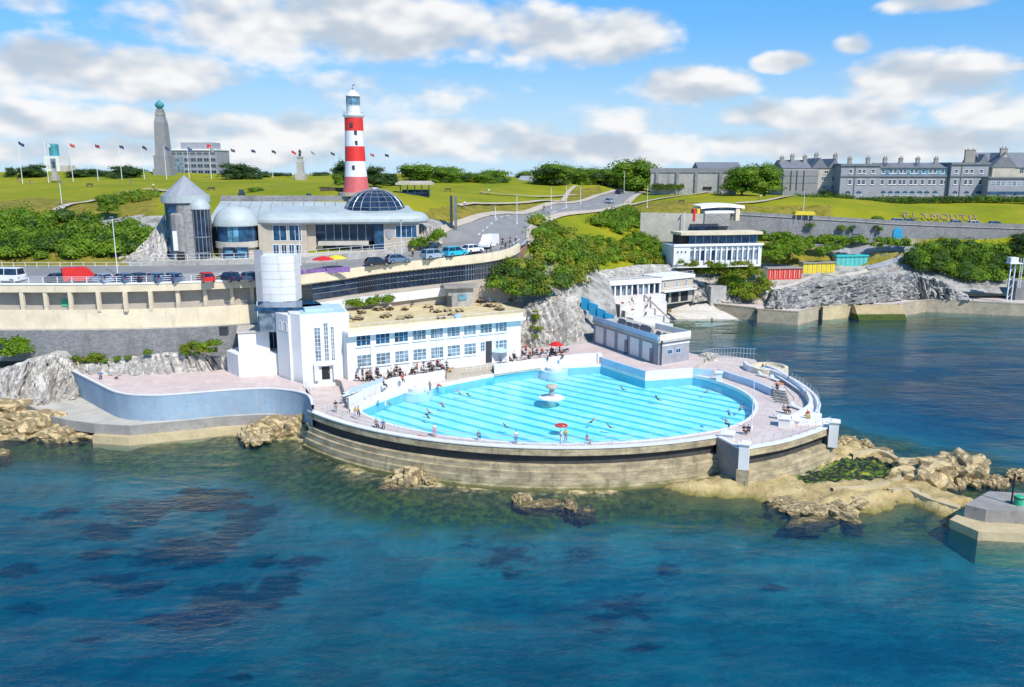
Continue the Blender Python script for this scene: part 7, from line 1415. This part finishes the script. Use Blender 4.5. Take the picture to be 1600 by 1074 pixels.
def pose(kind):
    # pelvis, chest, neck, head, shoulders, elbows, hands, hips, knees, ankles, toes
    if kind=='stand': P=dict(pel=(0,0,.95),ch=(0,0,1.28),nk=(0,.01,1.48),hd=(0,-.01,1.58),ht=(0,-.01,1.70),sl=(.19,0,1.40),el=(.26,.03,1.12),ha=(.27,-.08,.88),hp=(.10,0,.90),kn=(.11,-.03,.50),an=(.11,.03,.08),to=(.13,-.14,.04))
    if kind=='walk': P=dict(pel=(0,0,.93),ch=(0,-.03,1.27),nk=(0,-.03,1.47),hd=(0,-.06,1.57),ht=(0,-.06,1.69),sl=(.19,-.02,1.39),el=(.27,.10,1.13),ha=(.28,.02,.90),hp=(.10,0,.89),kn=(.11,-.14,.50),an=(.11,-.10,.08),to=(.12,-.28,.05),kn2=(-.11,.02,.48),an2=(-.11,.26,.14),to2=(-.11,.14,.04),el2=(-.27,-.10,1.14),ha2=(-.25,-.24,.95))
    if kind=='sit': P=dict(pel=(0,0,.52),ch=(0,.04,.86),nk=(0,.04,1.05),hd=(0,.02,1.15),ht=(0,.02,1.27),sl=(.19,.04,.98),el=(.25,-.02,.72),ha=(.14,-.28,.66),hp=(.10,0,.50),kn=(.12,-.42,.48),an=(.12,-.40,.08),to=(.13,-.56,.04))
    if kind=='lie': P=dict(pel=(0,0,.13),ch=(0,.34,.14),nk=(0,.54,.14),hd=(0,.64,.16),ht=(0,.75,.17),sl=(.19,.46,.13),el=(.30,.22,.08),ha=(.26,-.02,.06),hp=(.10,-.05,.12),kn=(.13,-.46,.14),an=(.13,-.86,.08),to=(.15,-.90,.20))
    if kind=='swim': P=dict(pel=(0,.2,-.30),ch=(0,.05,.0),nk=(0,-.05,.14),hd=(0,-.09,.22),ht=(0,-.10,.34),sl=(.19,.02,.08),el=(.40,-.15,.03),ha=(.36,-.42,.03),hp=(.10,.25,-.34),kn=(.12,.6,-.45),an=(.12,.95,-.5),to=(.12,1.05,-.52))
    m=lambda k:(-P[k][0],P[k][1],P[k][2]) if k+'2' not in P else P[k+'2']
    J=[(P['pel'],.125,.10),(P['ch'],.145,.105),(P['nk'],.055),(P['hd'],.085,.095),(P['ht'],.07,.08)]; E=[(0,1),(1,2),(2,3),(3,4)]
    for f in (lambda k:P[k],m):
        b=len(J); J+=[(f('sl'),.06),(f('el'),.042),(f('ha'),.034)]; E+=[(1,b),(b,b+1),(b+1,b+2)]
        hx=Vector(f('ha')); dx=(hx-Vector(f('el'))).normalized(); J+=[(tuple(hx+dx*.11),.022),(tuple(hx+dx*.05+Vector((0,-.05,0))),.012)]; E+=[(b+2,b+3),(b+2,b+4)]
        c=len(J); J+=[(f('hp'),.088),(f('kn'),.056),(f('an'),.042),(f('to'),.034)]; E+=[(0,c),(c,c+1),(c+1,c+2),(c+2,c+3)]
    body=skinned('body',J,E); body.materials.append(SK)
    def shell(ks,rs): 
        q_=skinned('clothes',[(P[k] if not isinstance(k,tuple) else k,r) for k,r in zip(ks,rs)],[(i,i+1) for i in range(len(ks)-1)]); q_.materials.append(M['white']); return q_
    mid=tuple((Vector(P['pel'])*.55+Vector(P['ch'])*.45)); sh=tuple(Vector(P['ch'])*.35+Vector(P['nk'])*.65)
    top=skinned('clothes',[(mid,.158),(P['ch'],.178),(sh,.115),(P['sl'],.082),(tuple(Vector(P['sl'])*.25+Vector(P['el'])*.75),.062),(m('sl'),.082),(tuple(Vector(m('sl'))*.25+Vector(m('el'))*.75),.062)],[(0,1),(1,2),(1,3),(3,4),(1,5),(5,6)]); top.materials.append(M['white'])
    c=skinned('trousers',[(P['pel'],.145),(P['hp'],.105),(P['kn'],.078),(m('hp'),.105),(m('kn'),.078),(mid,.14)]+([(tuple(Vector(P['kn'])*.2+Vector(P['an'])*.8),.058),(tuple(Vector(m('kn'))*.2+Vector(m('an'))*.8),.058)] if kind in('stand','walk','sit') else []),[(0,1),(1,2),(0,3),(3,4),(0,5)]+([(2,6),(4,7)] if kind in('stand','walk','sit') else [])); c.materials.append(M['white'])
    h=Vector(P['ht']); hd=Vector(P['hd']); up=(h-hd).normalized(); hair=skinned('hair',[(tuple(hd+up*.06+Vector((0,.035 if kind!='lie' else 0,0))),.098),(tuple(h+up*.02),.075)],[(0,1)]); hair.materials.append(HR)
    return dict(body=body,shirt=top,trousers=c,hair=hair)
PZ={k:pose(k) for k in ('stand','walk','sit','lie','swim')}
def person(px,py,z,kind,rz,shirt,trs,label,p=None,hair=HR,skin=None,group=None,s=1.0):
    p=p or W(px,py,z); o=thing('person',label,'person',p,group); o.rotation_euler=(0,0,rz); o.scale=(s,s,s)
    for part in ('body','shirt','trousers','hair'):
        if part=='shirt' and shirt is None: continue
        if part=='trousers' and trs is None: continue
        c=bpy.data.objects.new(part,PZ[kind][part]); COL.objects.link(c); c.parent=o; sl_=c.material_slots[0]; sl_.link='OBJECT'
        sl_.material={'body':skin or SK,'shirt':shirt,'trousers':trs,'hair':hair}[part]
    return o
CM={n:pm('cloth_'+n,c,.85,.12,3) for n,c in dict(red=(.55,.03,.03),navy=(.02,.03,.09),black=(.02,.02,.022),white=(.7,.7,.7),blue=(.03,.16,.45),grey=(.22,.22,.24),yellow=(.65,.5,.05),pink=(.6,.22,.28),teal=(.02,.35,.42),orange=(.65,.2,.03)).items()}
c=CM
PL=[(525,645,ZD,'stand',.3,c['navy'],c['grey'],'person in a navy top standing on the walkway at the left end of the pool'),(556,655,ZD,'stand',2.6,c['yellow'],c['white'],'person in a yellow top standing beside the left tip of the pool'),(560,653,ZD,'walk',1.0,None,c['black'],'bare chested person in black trunks beside the left tip of the pool'),(588,669,ZD,'sit',.6,c['grey'],c['black'],'person in grey sitting behind the front railing on the left'),(599,671,ZD,'sit',.2,c['blue'],c['navy'],'person in a blue top sitting behind the front railing on the left'),(660,684,ZD,'lie',1.1,c['red'],c['red'],'person in red lying on the front walkway'),(679,683,ZD,'stand',.2,c['white'],c['pink'],'person in a white top standing at the pool edge near the front railing'),(748,689,ZD,'sit',3.0,c['navy'],c['navy'],'person in navy sitting on the pool edge at the front'),(806,694,ZD,'stand',.4,c['white'],c['blue'],'person in white top and blue shorts at the front pool edge'),(884,692,ZD,'stand',2.8,c['yellow'],c['grey'],'person in a yellow top standing on the front pool edge below the red float'),(876,694,ZD,'stand',2.0,c['white'],c['white'],'person in white beside the yellow topped person at the front'),(917,694,ZD,'sit',1.0,c['black'],c['grey'],'person in black sitting alone on the front pool edge'),
 (629,598,ZT,'sit',.5,c['red'],c['black'],'person in red at the left end of the cafe terrace'),(568,617,ZD,'stand',.5,c['navy'],c['black'],'person in navy on the ramp under the left white parapet'),(600,607,ZT,'sit',2.0,c['navy'],c['black'],'person in navy leaning on the left terrace parapet'),(566,627,ZD,'sit',1.4,c['red'],c['navy'],'person in red sitting on the ramp left of the pool'),(672,612,ZD,'stand',2.4,None,c['grey'],'bare chested person standing beside the left fountain'),(701,588,ZD,'stand',.2,c['orange'],c['yellow'],'person in orange and yellow standing at the left of the sandy steps'),(693,587,ZD,'stand',1.0,c['navy'],c['blue'],'person in dark blue standing next to the orange clad person by the steps'),(687,604,ZD,'lie',.5,c['red'],c['red'],'person in red lying at the left back edge of the pool'),
 (1196,582,ZD,'sit',.3,c['teal'],c['blue'],'person in bright teal sitting on the curved white wall'),(1191,584,ZD,'stand',.8,c['black'],c['grey'],'person in black next to the teal clad person by the curved wall'),(1232,600,ZD,'sit',1.0,c['navy'],c['black'],'person in navy sitting on the deck inside the curved seat wall'),(1218,601,ZD,'lie',1.6,c['red'],c['orange'],'person in orange red lying on the deck near the curved seat wall'),(1214,612,ZD,'sit',2.6,c['black'],c['black'],'person in black sitting by the deck steps'),(1259,624,ZD,'sit',1.8,c['pink'],c['red'],'person in pink leaning against the curved seat wall'),(1261,660,ZD,'stand',.2,c['red'],c['yellow'],'fair haired person in red standing at the low wall on the right'),(1224,646,ZD,'sit',.4,c['grey'],c['black'],'left of two people sitting behind the white block on the right deck'),(1231,647,ZD,'sit',.2,c['black'],c['black'],'right of two people sitting behind the white block on the right deck'),(1162,679,ZD,'sit',.5,c['black'],c['black'],'left of two people in black sitting by the front corner pillar'),(1169,679,ZD,'sit',2.8,c['navy'],c['black'],'right of two dark clad people sitting by the front corner pillar'),(1134,668,ZD,'sit',.9,c['grey'],c['navy'],'person in grey sitting on the right pool edge near the squat pillar')]
for r_ in PL: person(*r_)
SW=[(690,631,'swim',2.2,c['red'],'swimmer in red near the left side of the pool'),(668,641,'swim',1.0,None,'bare shouldered swimmer left of the red swimmer'),(667,648,'swim',4.0,c['black'],'swimmer in black drifting below the bare shouldered swimmer'),(716,612,'swim',2.0,c['pink'],'pink clad bather in the shallow far side of the pool'),(731,616,'swim',1.5,c['navy'],'dark swimmer right of the pink clad bather'),(877,666,'lie',1.2,c['red'],'person on a red float in the middle of the front part of the pool'),(927,656,'swim',2.0,None,'lone swimmer right of the red float'),(970,605,'swim',1.0,c['blue'],'swimmer in blue near the far white pool wall'),(1105,611,'swim',.6,None,'swimmer near the right back corner of the pool'),(1025,620,'swim',1.4,c['navy'],'swimmer doing lengths in the middle right of the pool'),(1158,636,'swim',.2,None,'swimmer close to the right end of the pool'),(1138,643,'swim',1.1,c['blue'],'swimmer in blue at the right end of the pool'),(788,664,'swim',1.0,c['navy'],'swimmer in navy in the left middle of the pool'),(608,630,'swim',.5,None,'swimmer by the left back edge of the pool'),(950,664,'swim',1.6,c['teal'],'swimmer in teal right of the lone swimmer')]
for px,py,k,rz,s_,l in SW: person(px,py,ZW+(.05 if k=='lie' else 0),k,rz*2.3+px,s_,c['black'] if k!='lie' else c['red'],l,s=.85)
fp=W(877,666,ZW); fm=thing('pool_float','red and white inflatable float on the striped water','float',fp); MB().lathe([(.55,ZW-.05),(.8,ZW+.02),(.85,ZW+.12),(.7,ZW+.2),(.5,ZW+.12)],fp.x,fp.y,18).build('ring',M['red'],fm); MB().lathe([(.5,ZW+.02),(0,ZW+.03)],fp.x,fp.y,18).build('base',M['white'],fm)
# cafe terrace: tables, chairs, sitters
M['tabletop']=pm('table_top',(.62,.62,.60),.5,.1,2)
def make_table():
    r=thing('cafe_table','','table',(0,0,0)); MB().lathe([(.42,.70),(.45,.72),(.45,.75),(0,.75)],0,0,14).build('tabletop',M['tabletop'],r); MB().lathe([(.26,0),(.24,.04),(.04,.06),(.035,.70)],0,0,10).build('pedestal',M['dark'],r); return r
def make_chair():
    r=thing('cafe_chair','','chair',(0,0,0)); mb=MB(); mb.box(0,0,.42,.44,.44,.05); mb.build('seat',M['dark'],r); mb=MB(); mb.box(0,.2,.47,.44,.05,.42); mb.build('backrest',M['dark'],r)
    for x in (-.19,.19):
        for y in (-.19,.19): mb=MB(); mb.box(x,y,0,.04,.04,.42); mb.build('leg',M['metal'],r)
    return r
TB=make_table(); CH=make_chair(); nt=[0]; ut=set()
def put(proto,key,p,rz,label,group,scale=1):
    if key not in ut: ut.add(key); o=proto; o.location=p; o.rotation_euler=(0,0,rz); o['label']=label; o['group']=group; o.scale=(scale,)*3
    else: o=dup(proto,p,rz,label,scale,group)
    return o
rng=random.Random(11)
FR0=lambda s,d:FR.p(s,d,ZT)
for i in range(9):
    s=1.6+i*1.7; d=1.5+.5*(i%2); p=FR0(s,d)
    put(TB,'t',p,0,'round grey cafe table in the row under the left windows of the bath house','tables under the bath house windows')
    for k,(dx,dy,rz) in enumerate(((.75,0,-1.57),(-.75,0,1.57))): put(CH,'c',p+Vector((dx,dy,0)),rz+rng.uniform(-.4,.4),'dark cafe chair at a table under the left windows of the bath house','chairs under the bath house windows')
    if i%4!=3:
        nm_,cl=[('black',c['black']),('grey',c['grey']),('black',c['black']),('navy',c['navy']),('red',c['red'])][i%5]
        person(0,0,0,'sit',rng.uniform(1,2),cl,c['black'],'person in %s sitting at the cafe tables under the left windows of the bath house'%nm_,p=p+Vector((-.75,0.0,0)),group='people at the left cafe tables')
for (px,py,k,cl,l) in [(652,583,'stand',c['red'],'person in red standing among the tables under the fifth window'),(661,580,'stand',c['black'],'tall person in black standing among the tables under the sixth window'),(673,580,'stand',c['grey'],'person in grey standing among the tables under the sixth window'),(684,578,'walk',c['red'],'person in dark red walking at the right end of the left tables'),(567,592,'stand',c['black'],'person in black standing left of the cafe tables'),(590,590,'stand',c['navy'],'person in navy standing among the leftmost cafe tables'),(757,561,'stand',c['black'],'person in black standing at the bath house doorway')]: person(px,py,ZT,k,rng.uniform(0,6),cl,c['black'],l)
for i,(px,py) in enumerate([(784,562),(798,560),(812,558),(826,557),(840,555),(855,554),(868,552),(880,551),(790,568),(820,564),(850,561)]):
    p=W(px,py,ZT); put(TB,'t',p,0,'round grey cafe table on the terrace at the foot of the limestone cliff','tables at the foot of the cliff')
    for dx,rz in ((.75,-1.57),(-.75,1.57)): put(CH,'c',p+Vector((dx,0,0)),rz,'dark cafe chair on the terrace at the foot of the limestone cliff','chairs at the foot of the cliff')
    nm_,cl=[('black',c['black']),('grey',c['grey']),('white',c['white']),('black',c['black']),('red',c['red'])][i%5]
    person(0,0,0,'sit' if i%3 else 'stand',rng.uniform(0,6),cl,c['navy'],'person in %s at the cafe tables at the foot of the limestone cliff'%nm_,p=p+Vector((.7,.1,0)),group='people at the cliff foot tables')
for i in range(16):
    s=rng.uniform(1.2,16.5); d=rng.uniform(.6,2.6); nm_,cl=[('black',c['black']),('white',c['white']),('navy',c['navy']),('grey',c['grey'])][i%4]
    person(0,0,0,'stand' if i%3 else 'walk',rng.uniform(0,6),cl,c['black'],'person in %s standing in the crowd between the cafe tables and the bath house windows'%nm_,p=FR0(s,d),group='crowd at the left cafe tables')
for i in range(12):
    p=W(rng.uniform(776,884),rng.uniform(552,566),ZT); nm_,cl=[('black',c['black']),('red',c['red']),('navy',c['navy']),('white',c['white'])][i%4]
    person(0,0,0,'stand' if i%2 else 'sit',rng.uniform(0,6),cl,c['black'],'person in %s in the crowd on the terrace below the limestone cliff'%nm_,p=p,group='crowd at the cliff foot')
# parasols
def make_parasol(label,px,py,z,mt,r=1.5,h=2.4,p=None):
    p=p or W(px,py,z); o=thing('parasol',label,'parasol',p); mb=MB(); mb.tube([p,p+Vector((0,0,h+.15))],.03,6); mb.build('pole',M['metal'],o); mb=MB(); mb.lathe([(r,h-.55),(r*.55,h-.2),(.03,h+.05)],p.x,p.y,8); z0=p.z
    mb.v=[(x,y,zz+z0) for x,y,zz in mb.v]; mb.build('canopy',mt,o); MB().lathe([(.3,z0),(.3,z0+.1),(0,z0+.1)],p.x,p.y,10).build('base',M['dark'],o); return o
make_parasol('pale blue and white parasol in front of the bath house doorway',782,566,ZT,M['paleblue']); make_parasol('bright red parasol at the right end of the cliff foot terrace',869,556,ZT,M['red'],1.3)
make_parasol('red parasol beside the purple banners on the promenade',506,428,18.9,M['red'],1.9,2.9); make_parasol('yellow parasol beside the purple banners on the promenade',526,425,19.0,M['yellow'],1.9,2.8)
PU=pm('purple_cloth',(.22,.12,.34),.8,.2,2)
for i,px in enumerate((470,484,491,503,517,530,541)):
    p=W(px,431-(px-470)*.06,18.85+i*.04); o=thing('purple_banner','purple cloth barrier panel in the row along the promenade edge beside the lift tower','barrier',p,'purple barrier panels'); mb=MB(); mb.box(p.x,p.y,p.z+.15,1.15,.05,.85,.2); mb.build('cloth',PU,o)
    for dx in (-.6,.6): mb=MB(); mb.tube([p+Vector((dx,dx*.2,0)),p+Vector((dx,dx*.2,1.1))],.03,5); mb.build('post',M['metal'],o)
# sun loungers stacked near tower, roof terrace benches
def make_lounger():
    r=thing('sun_lounger','','sun lounger',(0,0,0)); mb=MB(); mb.box(0,0,.28,.6,1.3,.06); mb.build('seat',M['rail'],r); mb=MB(); vs=[(-.3,.65,.30),(.3,.65,.30),(.3,1.15,.75),(-.3,1.15,.75)]; mb.quad(*vs); mb.quad(*[(x,y+.03,z-.05) for x,y,z in reversed(vs)]); mb.build('backrest',M['paleblue'],r)
    for x in (-.26,.26):
        for y in (-.55,.55): mb=MB(); mb.box(x,y,0,.05,.05,.28); mb.build('leg',M['metal'],r)
    return r
LG=make_lounger()
for i in range(14):
    a=W(540,621,ZT).lerp(W(590,603,ZT),(i//2)/6.5)+Vector((0,(i%2)*1.5,0)); put(LG,'l',a,-.6,'grey and white sun lounger in the double row beside the entrance tower','sun loungers by the entrance tower')
for i,(px,py,rz) in enumerate([(1212,596,.3),(1222,612,1.0),(1246,640,.4),(1222,655,1.2),(1195,590,.6)]): put(LG,'l',W(px,py,ZD),rz,['pale sun lounger under the bend of the curved seat wall','pale sun lounger near the top of the deck steps','pale sun lounger at the inside corner of the curved seat','pale sun lounger left of the white block','pale sun lounger behind the pale blue wall'][i],'sun loungers on the right deck')
M['wood']=pm('weathered_wood',(.44,.34,.18),.8,.2,2)
def make_bench():
    r=thing('picnic_table','','picnic table',(0,0,0)); mb=MB(); mb.box(0,0,.72,1.7,.7,.05); mb.build('tabletop',M['wood'],r)
    for y in (-.65,.65): mb=MB(); mb.box(0,y,.42,1.7,.26,.05); mb.build('bench',M['wood'],r)
    for x in (-.6,.6): mb=MB(); mb.box(x,0,0,.08,1.2,.42); mb.build('leg',M['bark'],r)
    return r
M['bark2']=M['bark']; PT=make_bench(); rng=random.Random(4)
for i in range(26):
    px=rng.uniform(550,800); py=470+ (800-px)*.055+rng.uniform(2,24)-(6 if px>740 else 0)
    if 690<px<750 and py<484: continue
    put(PT,'p',W(px,py,12.63),rng.uniform(0,3),'brown picnic table among many on the sandy roof terrace','picnic tables on the roof terrace',.82)
for i,(px,py,cl,k) in enumerate([(588,478,'red','stand'),(548,503,'teal','sit'),(610,486,'white','sit'),(645,480,'navy','sit'),(676,488,'grey','sit'),(752,478,'black','stand'),(765,476,'blue','sit'),(560,495,'black','sit'),(628,474,'black','stand')]): person(px,py,12.63,k,i*1.3,c[cl],c['black'],['person in red standing at the back of the roof terrace','person in teal sitting at the left front of the roof terrace','person in white sitting in the middle left of the roof terrace','person in navy sitting in the middle of the roof terrace','person in grey sitting near the front rail of the roof terrace','person in black standing right of the roof kiosk','person in blue sitting right of the roof kiosk','person in black sitting at the left of the roof terrace','person in black standing by the white garden wall'][i])
railing([FR.p(.3,.3,12.56),FR.p(28.8,.3,12.56)],None,1.1,1.6,'pale railing along the front edge of the roof terrace','rail',2,r=.025,pr=.03)
bp_=FR.p(18,-.5,12.63); mb=MB(); mb.box(bp_.x,bp_.y,12.63,1.0,.6,1.0,.45); mb.box(bp_.x,bp_.y,13.63,1.1,.7,.08,.45); mb.build('roof_box',M['paleblue'],label='pale blue cabinet on the front edge of the roof terrace',cat='cabinet')
# people elsewhere
for i,(px,py,cl) in enumerate([(785,385,'black'),(797,383,'navy'),(806,381,'white'),(645,402,'yellow'),(790,388,'grey')]): person(px,py,21.6 if px>700 else 20.4,'walk',i,c[cl],c['black'],['person in black walking along the railings right of the white van','person in navy walking along the railings right of the white van','person in white at the top of the brick ramp','person in a yellow jacket by the dark parked car','person in grey by the bollards at the end of the promenade'][i])
for i,(px,py,cl,k) in enumerate([(764,303,'white','sit'),(752,305,'orange','sit'),(905,300,'white','walk'),(850,333,'navy','walk'),(726,328,'white','stand'),(1122,327,'white','sit'),(1188,312,'white','sit'),(28,285,'black','sit'),(48,289,'black','sit'),(95,290,'black','sit'),(240,295,'white','sit'),(205,288,'navy','walk')]):
    p=ground(px,py,150,325); person(px,py,0,k,i,c[cl],c['grey'],['person in white sitting on the lawn right of the tall pylon','person in orange sitting on the lawn near the white clad sitter','person in white walking on the grass bank above the road','person in navy walking on the road pavement','person in white standing on the lawn beside the pylon','person in white sitting on the grass below the fort wall','person in white sitting on the grass path by the round trees','person in black sitting on the far left lawn by the first flagpole','person in black sitting second on the far left lawn','person in black sitting below the far left statue','person in white sitting behind the conical turret','person in navy walking on the left lawn'][i],p=p,s=1.15)
for i,(px,py,cl,k) in enumerate([(966,471,'red','lie'),(983,469,'black','sit'),(1003,457,'red','stand'),(985,478,'red','lie'),(996,483,'black','sit'),(1008,466,'navy','sit'),(1020,466,'black','sit')]): person(px,py,0,k,i*.9,c[cl],c['black'],['person in red lying on the left of the white terraces','person in black sitting on the left white terrace','person in red standing at the colonnade front','person in red lying on the lower white terrace','person in black sitting on the lower white terrace','person in navy sitting on the right white terrace','person in black sitting at the right end of the white terraces'][i],p=CO.p(*[(2,2.6,zb7-1.3),(4.2,2.8,zb7-1.32),(6.5,1.0,zb7),(3.4,4.6,zb7-2.54),(5.4,6.8,zb7-3.86),(7.2,4.4,zb7-2.54),(9.0,2.7,zb7-1.32)][i]))
person(1112,507,-.9,'stand',.5,c['black'],c['black'],'person in black standing in the shallow water off the slipway')
person(158,593,5.35,'sit',.4,c['blue'],c['navy'],'person in blue sitting on the empty sun terrace by the rocks'); person(182,592,5.35,'lie',.4,c['grey'],c['black'],'person in grey lying on the empty sun terrace by the rocks')
# ================================================================== LAMP POSTS, BOLLARDS, FENCES
def lamp(px,yt,yb,Y,label,p=None,arm=True,mat='rail',r=.09):
    p=p or V(px,yb,Y); zt=V(px,yt,p.y).z; o=thing('lamp_post',label,'lamp post',p,None); mb=MB(); mb.tube([p,Vector((p.x,p.y,zt))],r,6,0,r*.6); mb.build('column',M[mat],o); mb=MB(); mb.box(p.x,p.y-.25,zt,.3,.9,.14); mb.build('lantern',M['metal'],o); MB().lathe([(r*2,p.z-.2),(r*2,p.z+.5),(r,p.z+.55)],p.x,p.y,8).build('base',M[mat],o); return o
lamp(185,340,440,133,'white lamp post on the left promenade in front of the scrub'); lamp(98,284,331,168,'pale lamp post on the hillside above the left scrub'); lamp(807.6,304,352,0,'tall white lamp post on the left kerb of the climbing road',p=ground(807.6,352)); lamp(774,322,344,0,'short lamp post on the bank left of the climbing road',p=ground(774,343)); lamp(861,292,328,0,'lamp post with a yellowish column on the road bend',p=ground(861,328)); lamp(884.6,290,326,0,'lamp post in the middle of three on the road bend',p=ground(884.6,325)); lamp(907,292,322,0,'rightmost lamp post on the road bend',p=ground(907,320)); lamp(975,268,303,0,'lamp post near the dark road gap in the trees',p=ground(975,301)); lamp(1011,290,325,0,'lamp post beside the grass path right of the road',p=ground(1011,325)); lamp(1255,296,334,232,'thin yellow lamp post behind the yellow canopy'); lamp(1068,330,366,219,'white post at the end of the pale concrete wall',r=.16)
lamp(470,352,418,142,'white lamp post in front of the domed building windows'); lamp(628,345,405,148,'white lamp post at the right end of the domed building')
lamp(1174,582,671,0,'tall white pole on the right deck of the pool',p=W(1174,671,ZD),r=.07); lamp(568,562,596,0,'dark lamp post in front of the first bath house window',p=W(568,596,ZT),mat='dark',r=.05); lamp(785,520,566,0,'thin lamp post by the bath house doorway',p=W(785,564,ZT),mat='dark',r=.05); lamp(602,608,634,0,'short white pole at the left back edge of the pool',p=W(602,632,ZD),r=.05)
bm_=MB().lathe([(.09,0),(.09,.85),(.11,.9),(0,.95)],0,0,8); me=bpy.data.meshes.new('bollard'); me.from_pydata(bm_.v,[],bm_.f); me.materials.append(M['dark'])
for i in range(18):
    p=PRs[9].lerp(PRs[-2],i/17) if 0 else PRs[min(len(PRs)-1,10+i*(len(PRs)-12)//17)]; o=bpy.data.objects.new('bollard',me); COL.objects.link(o); o.location=p+Vector((-.5,1.9,0)); tag(o,'small dark bollard in the row along the edge of the upper promenade','bollard','bollards on the upper promenade')
railing([W(a,b,ZD) for a,b in [(1098,563),(1120,560),(1150,559),(1182,561)]],None,1.7,.55,'grey upright railings behind the pool in front of the harbour water','railg',2,r=.03,pr=.025)
railing([FR.p(s_,3.6,ZT) for s_ in (17.5,24.5)],None,1.0,1.2,'thin railing along the top of the sandy steps','rail',2,r=.02,pr=.025)
railing([W(a,b,ZT) for a,b in [(487,617),(476,605)]],None,1.0,1.0,'short white railing between the sun terrace and the entrance tower','rail',2,r=.03,pr=.03)
br=[Vector(p) for p in [(-62,143.0,18.7),(-130,142.6,18.6)]]; railing([p+Vector((0,.4,.2)) for p in br],None,1.1,2.0,'white railing behind the parked cars on the left promenade','rail',2,r=.03,pr=.04)
gd_=W(30,452,0) if 0 else None
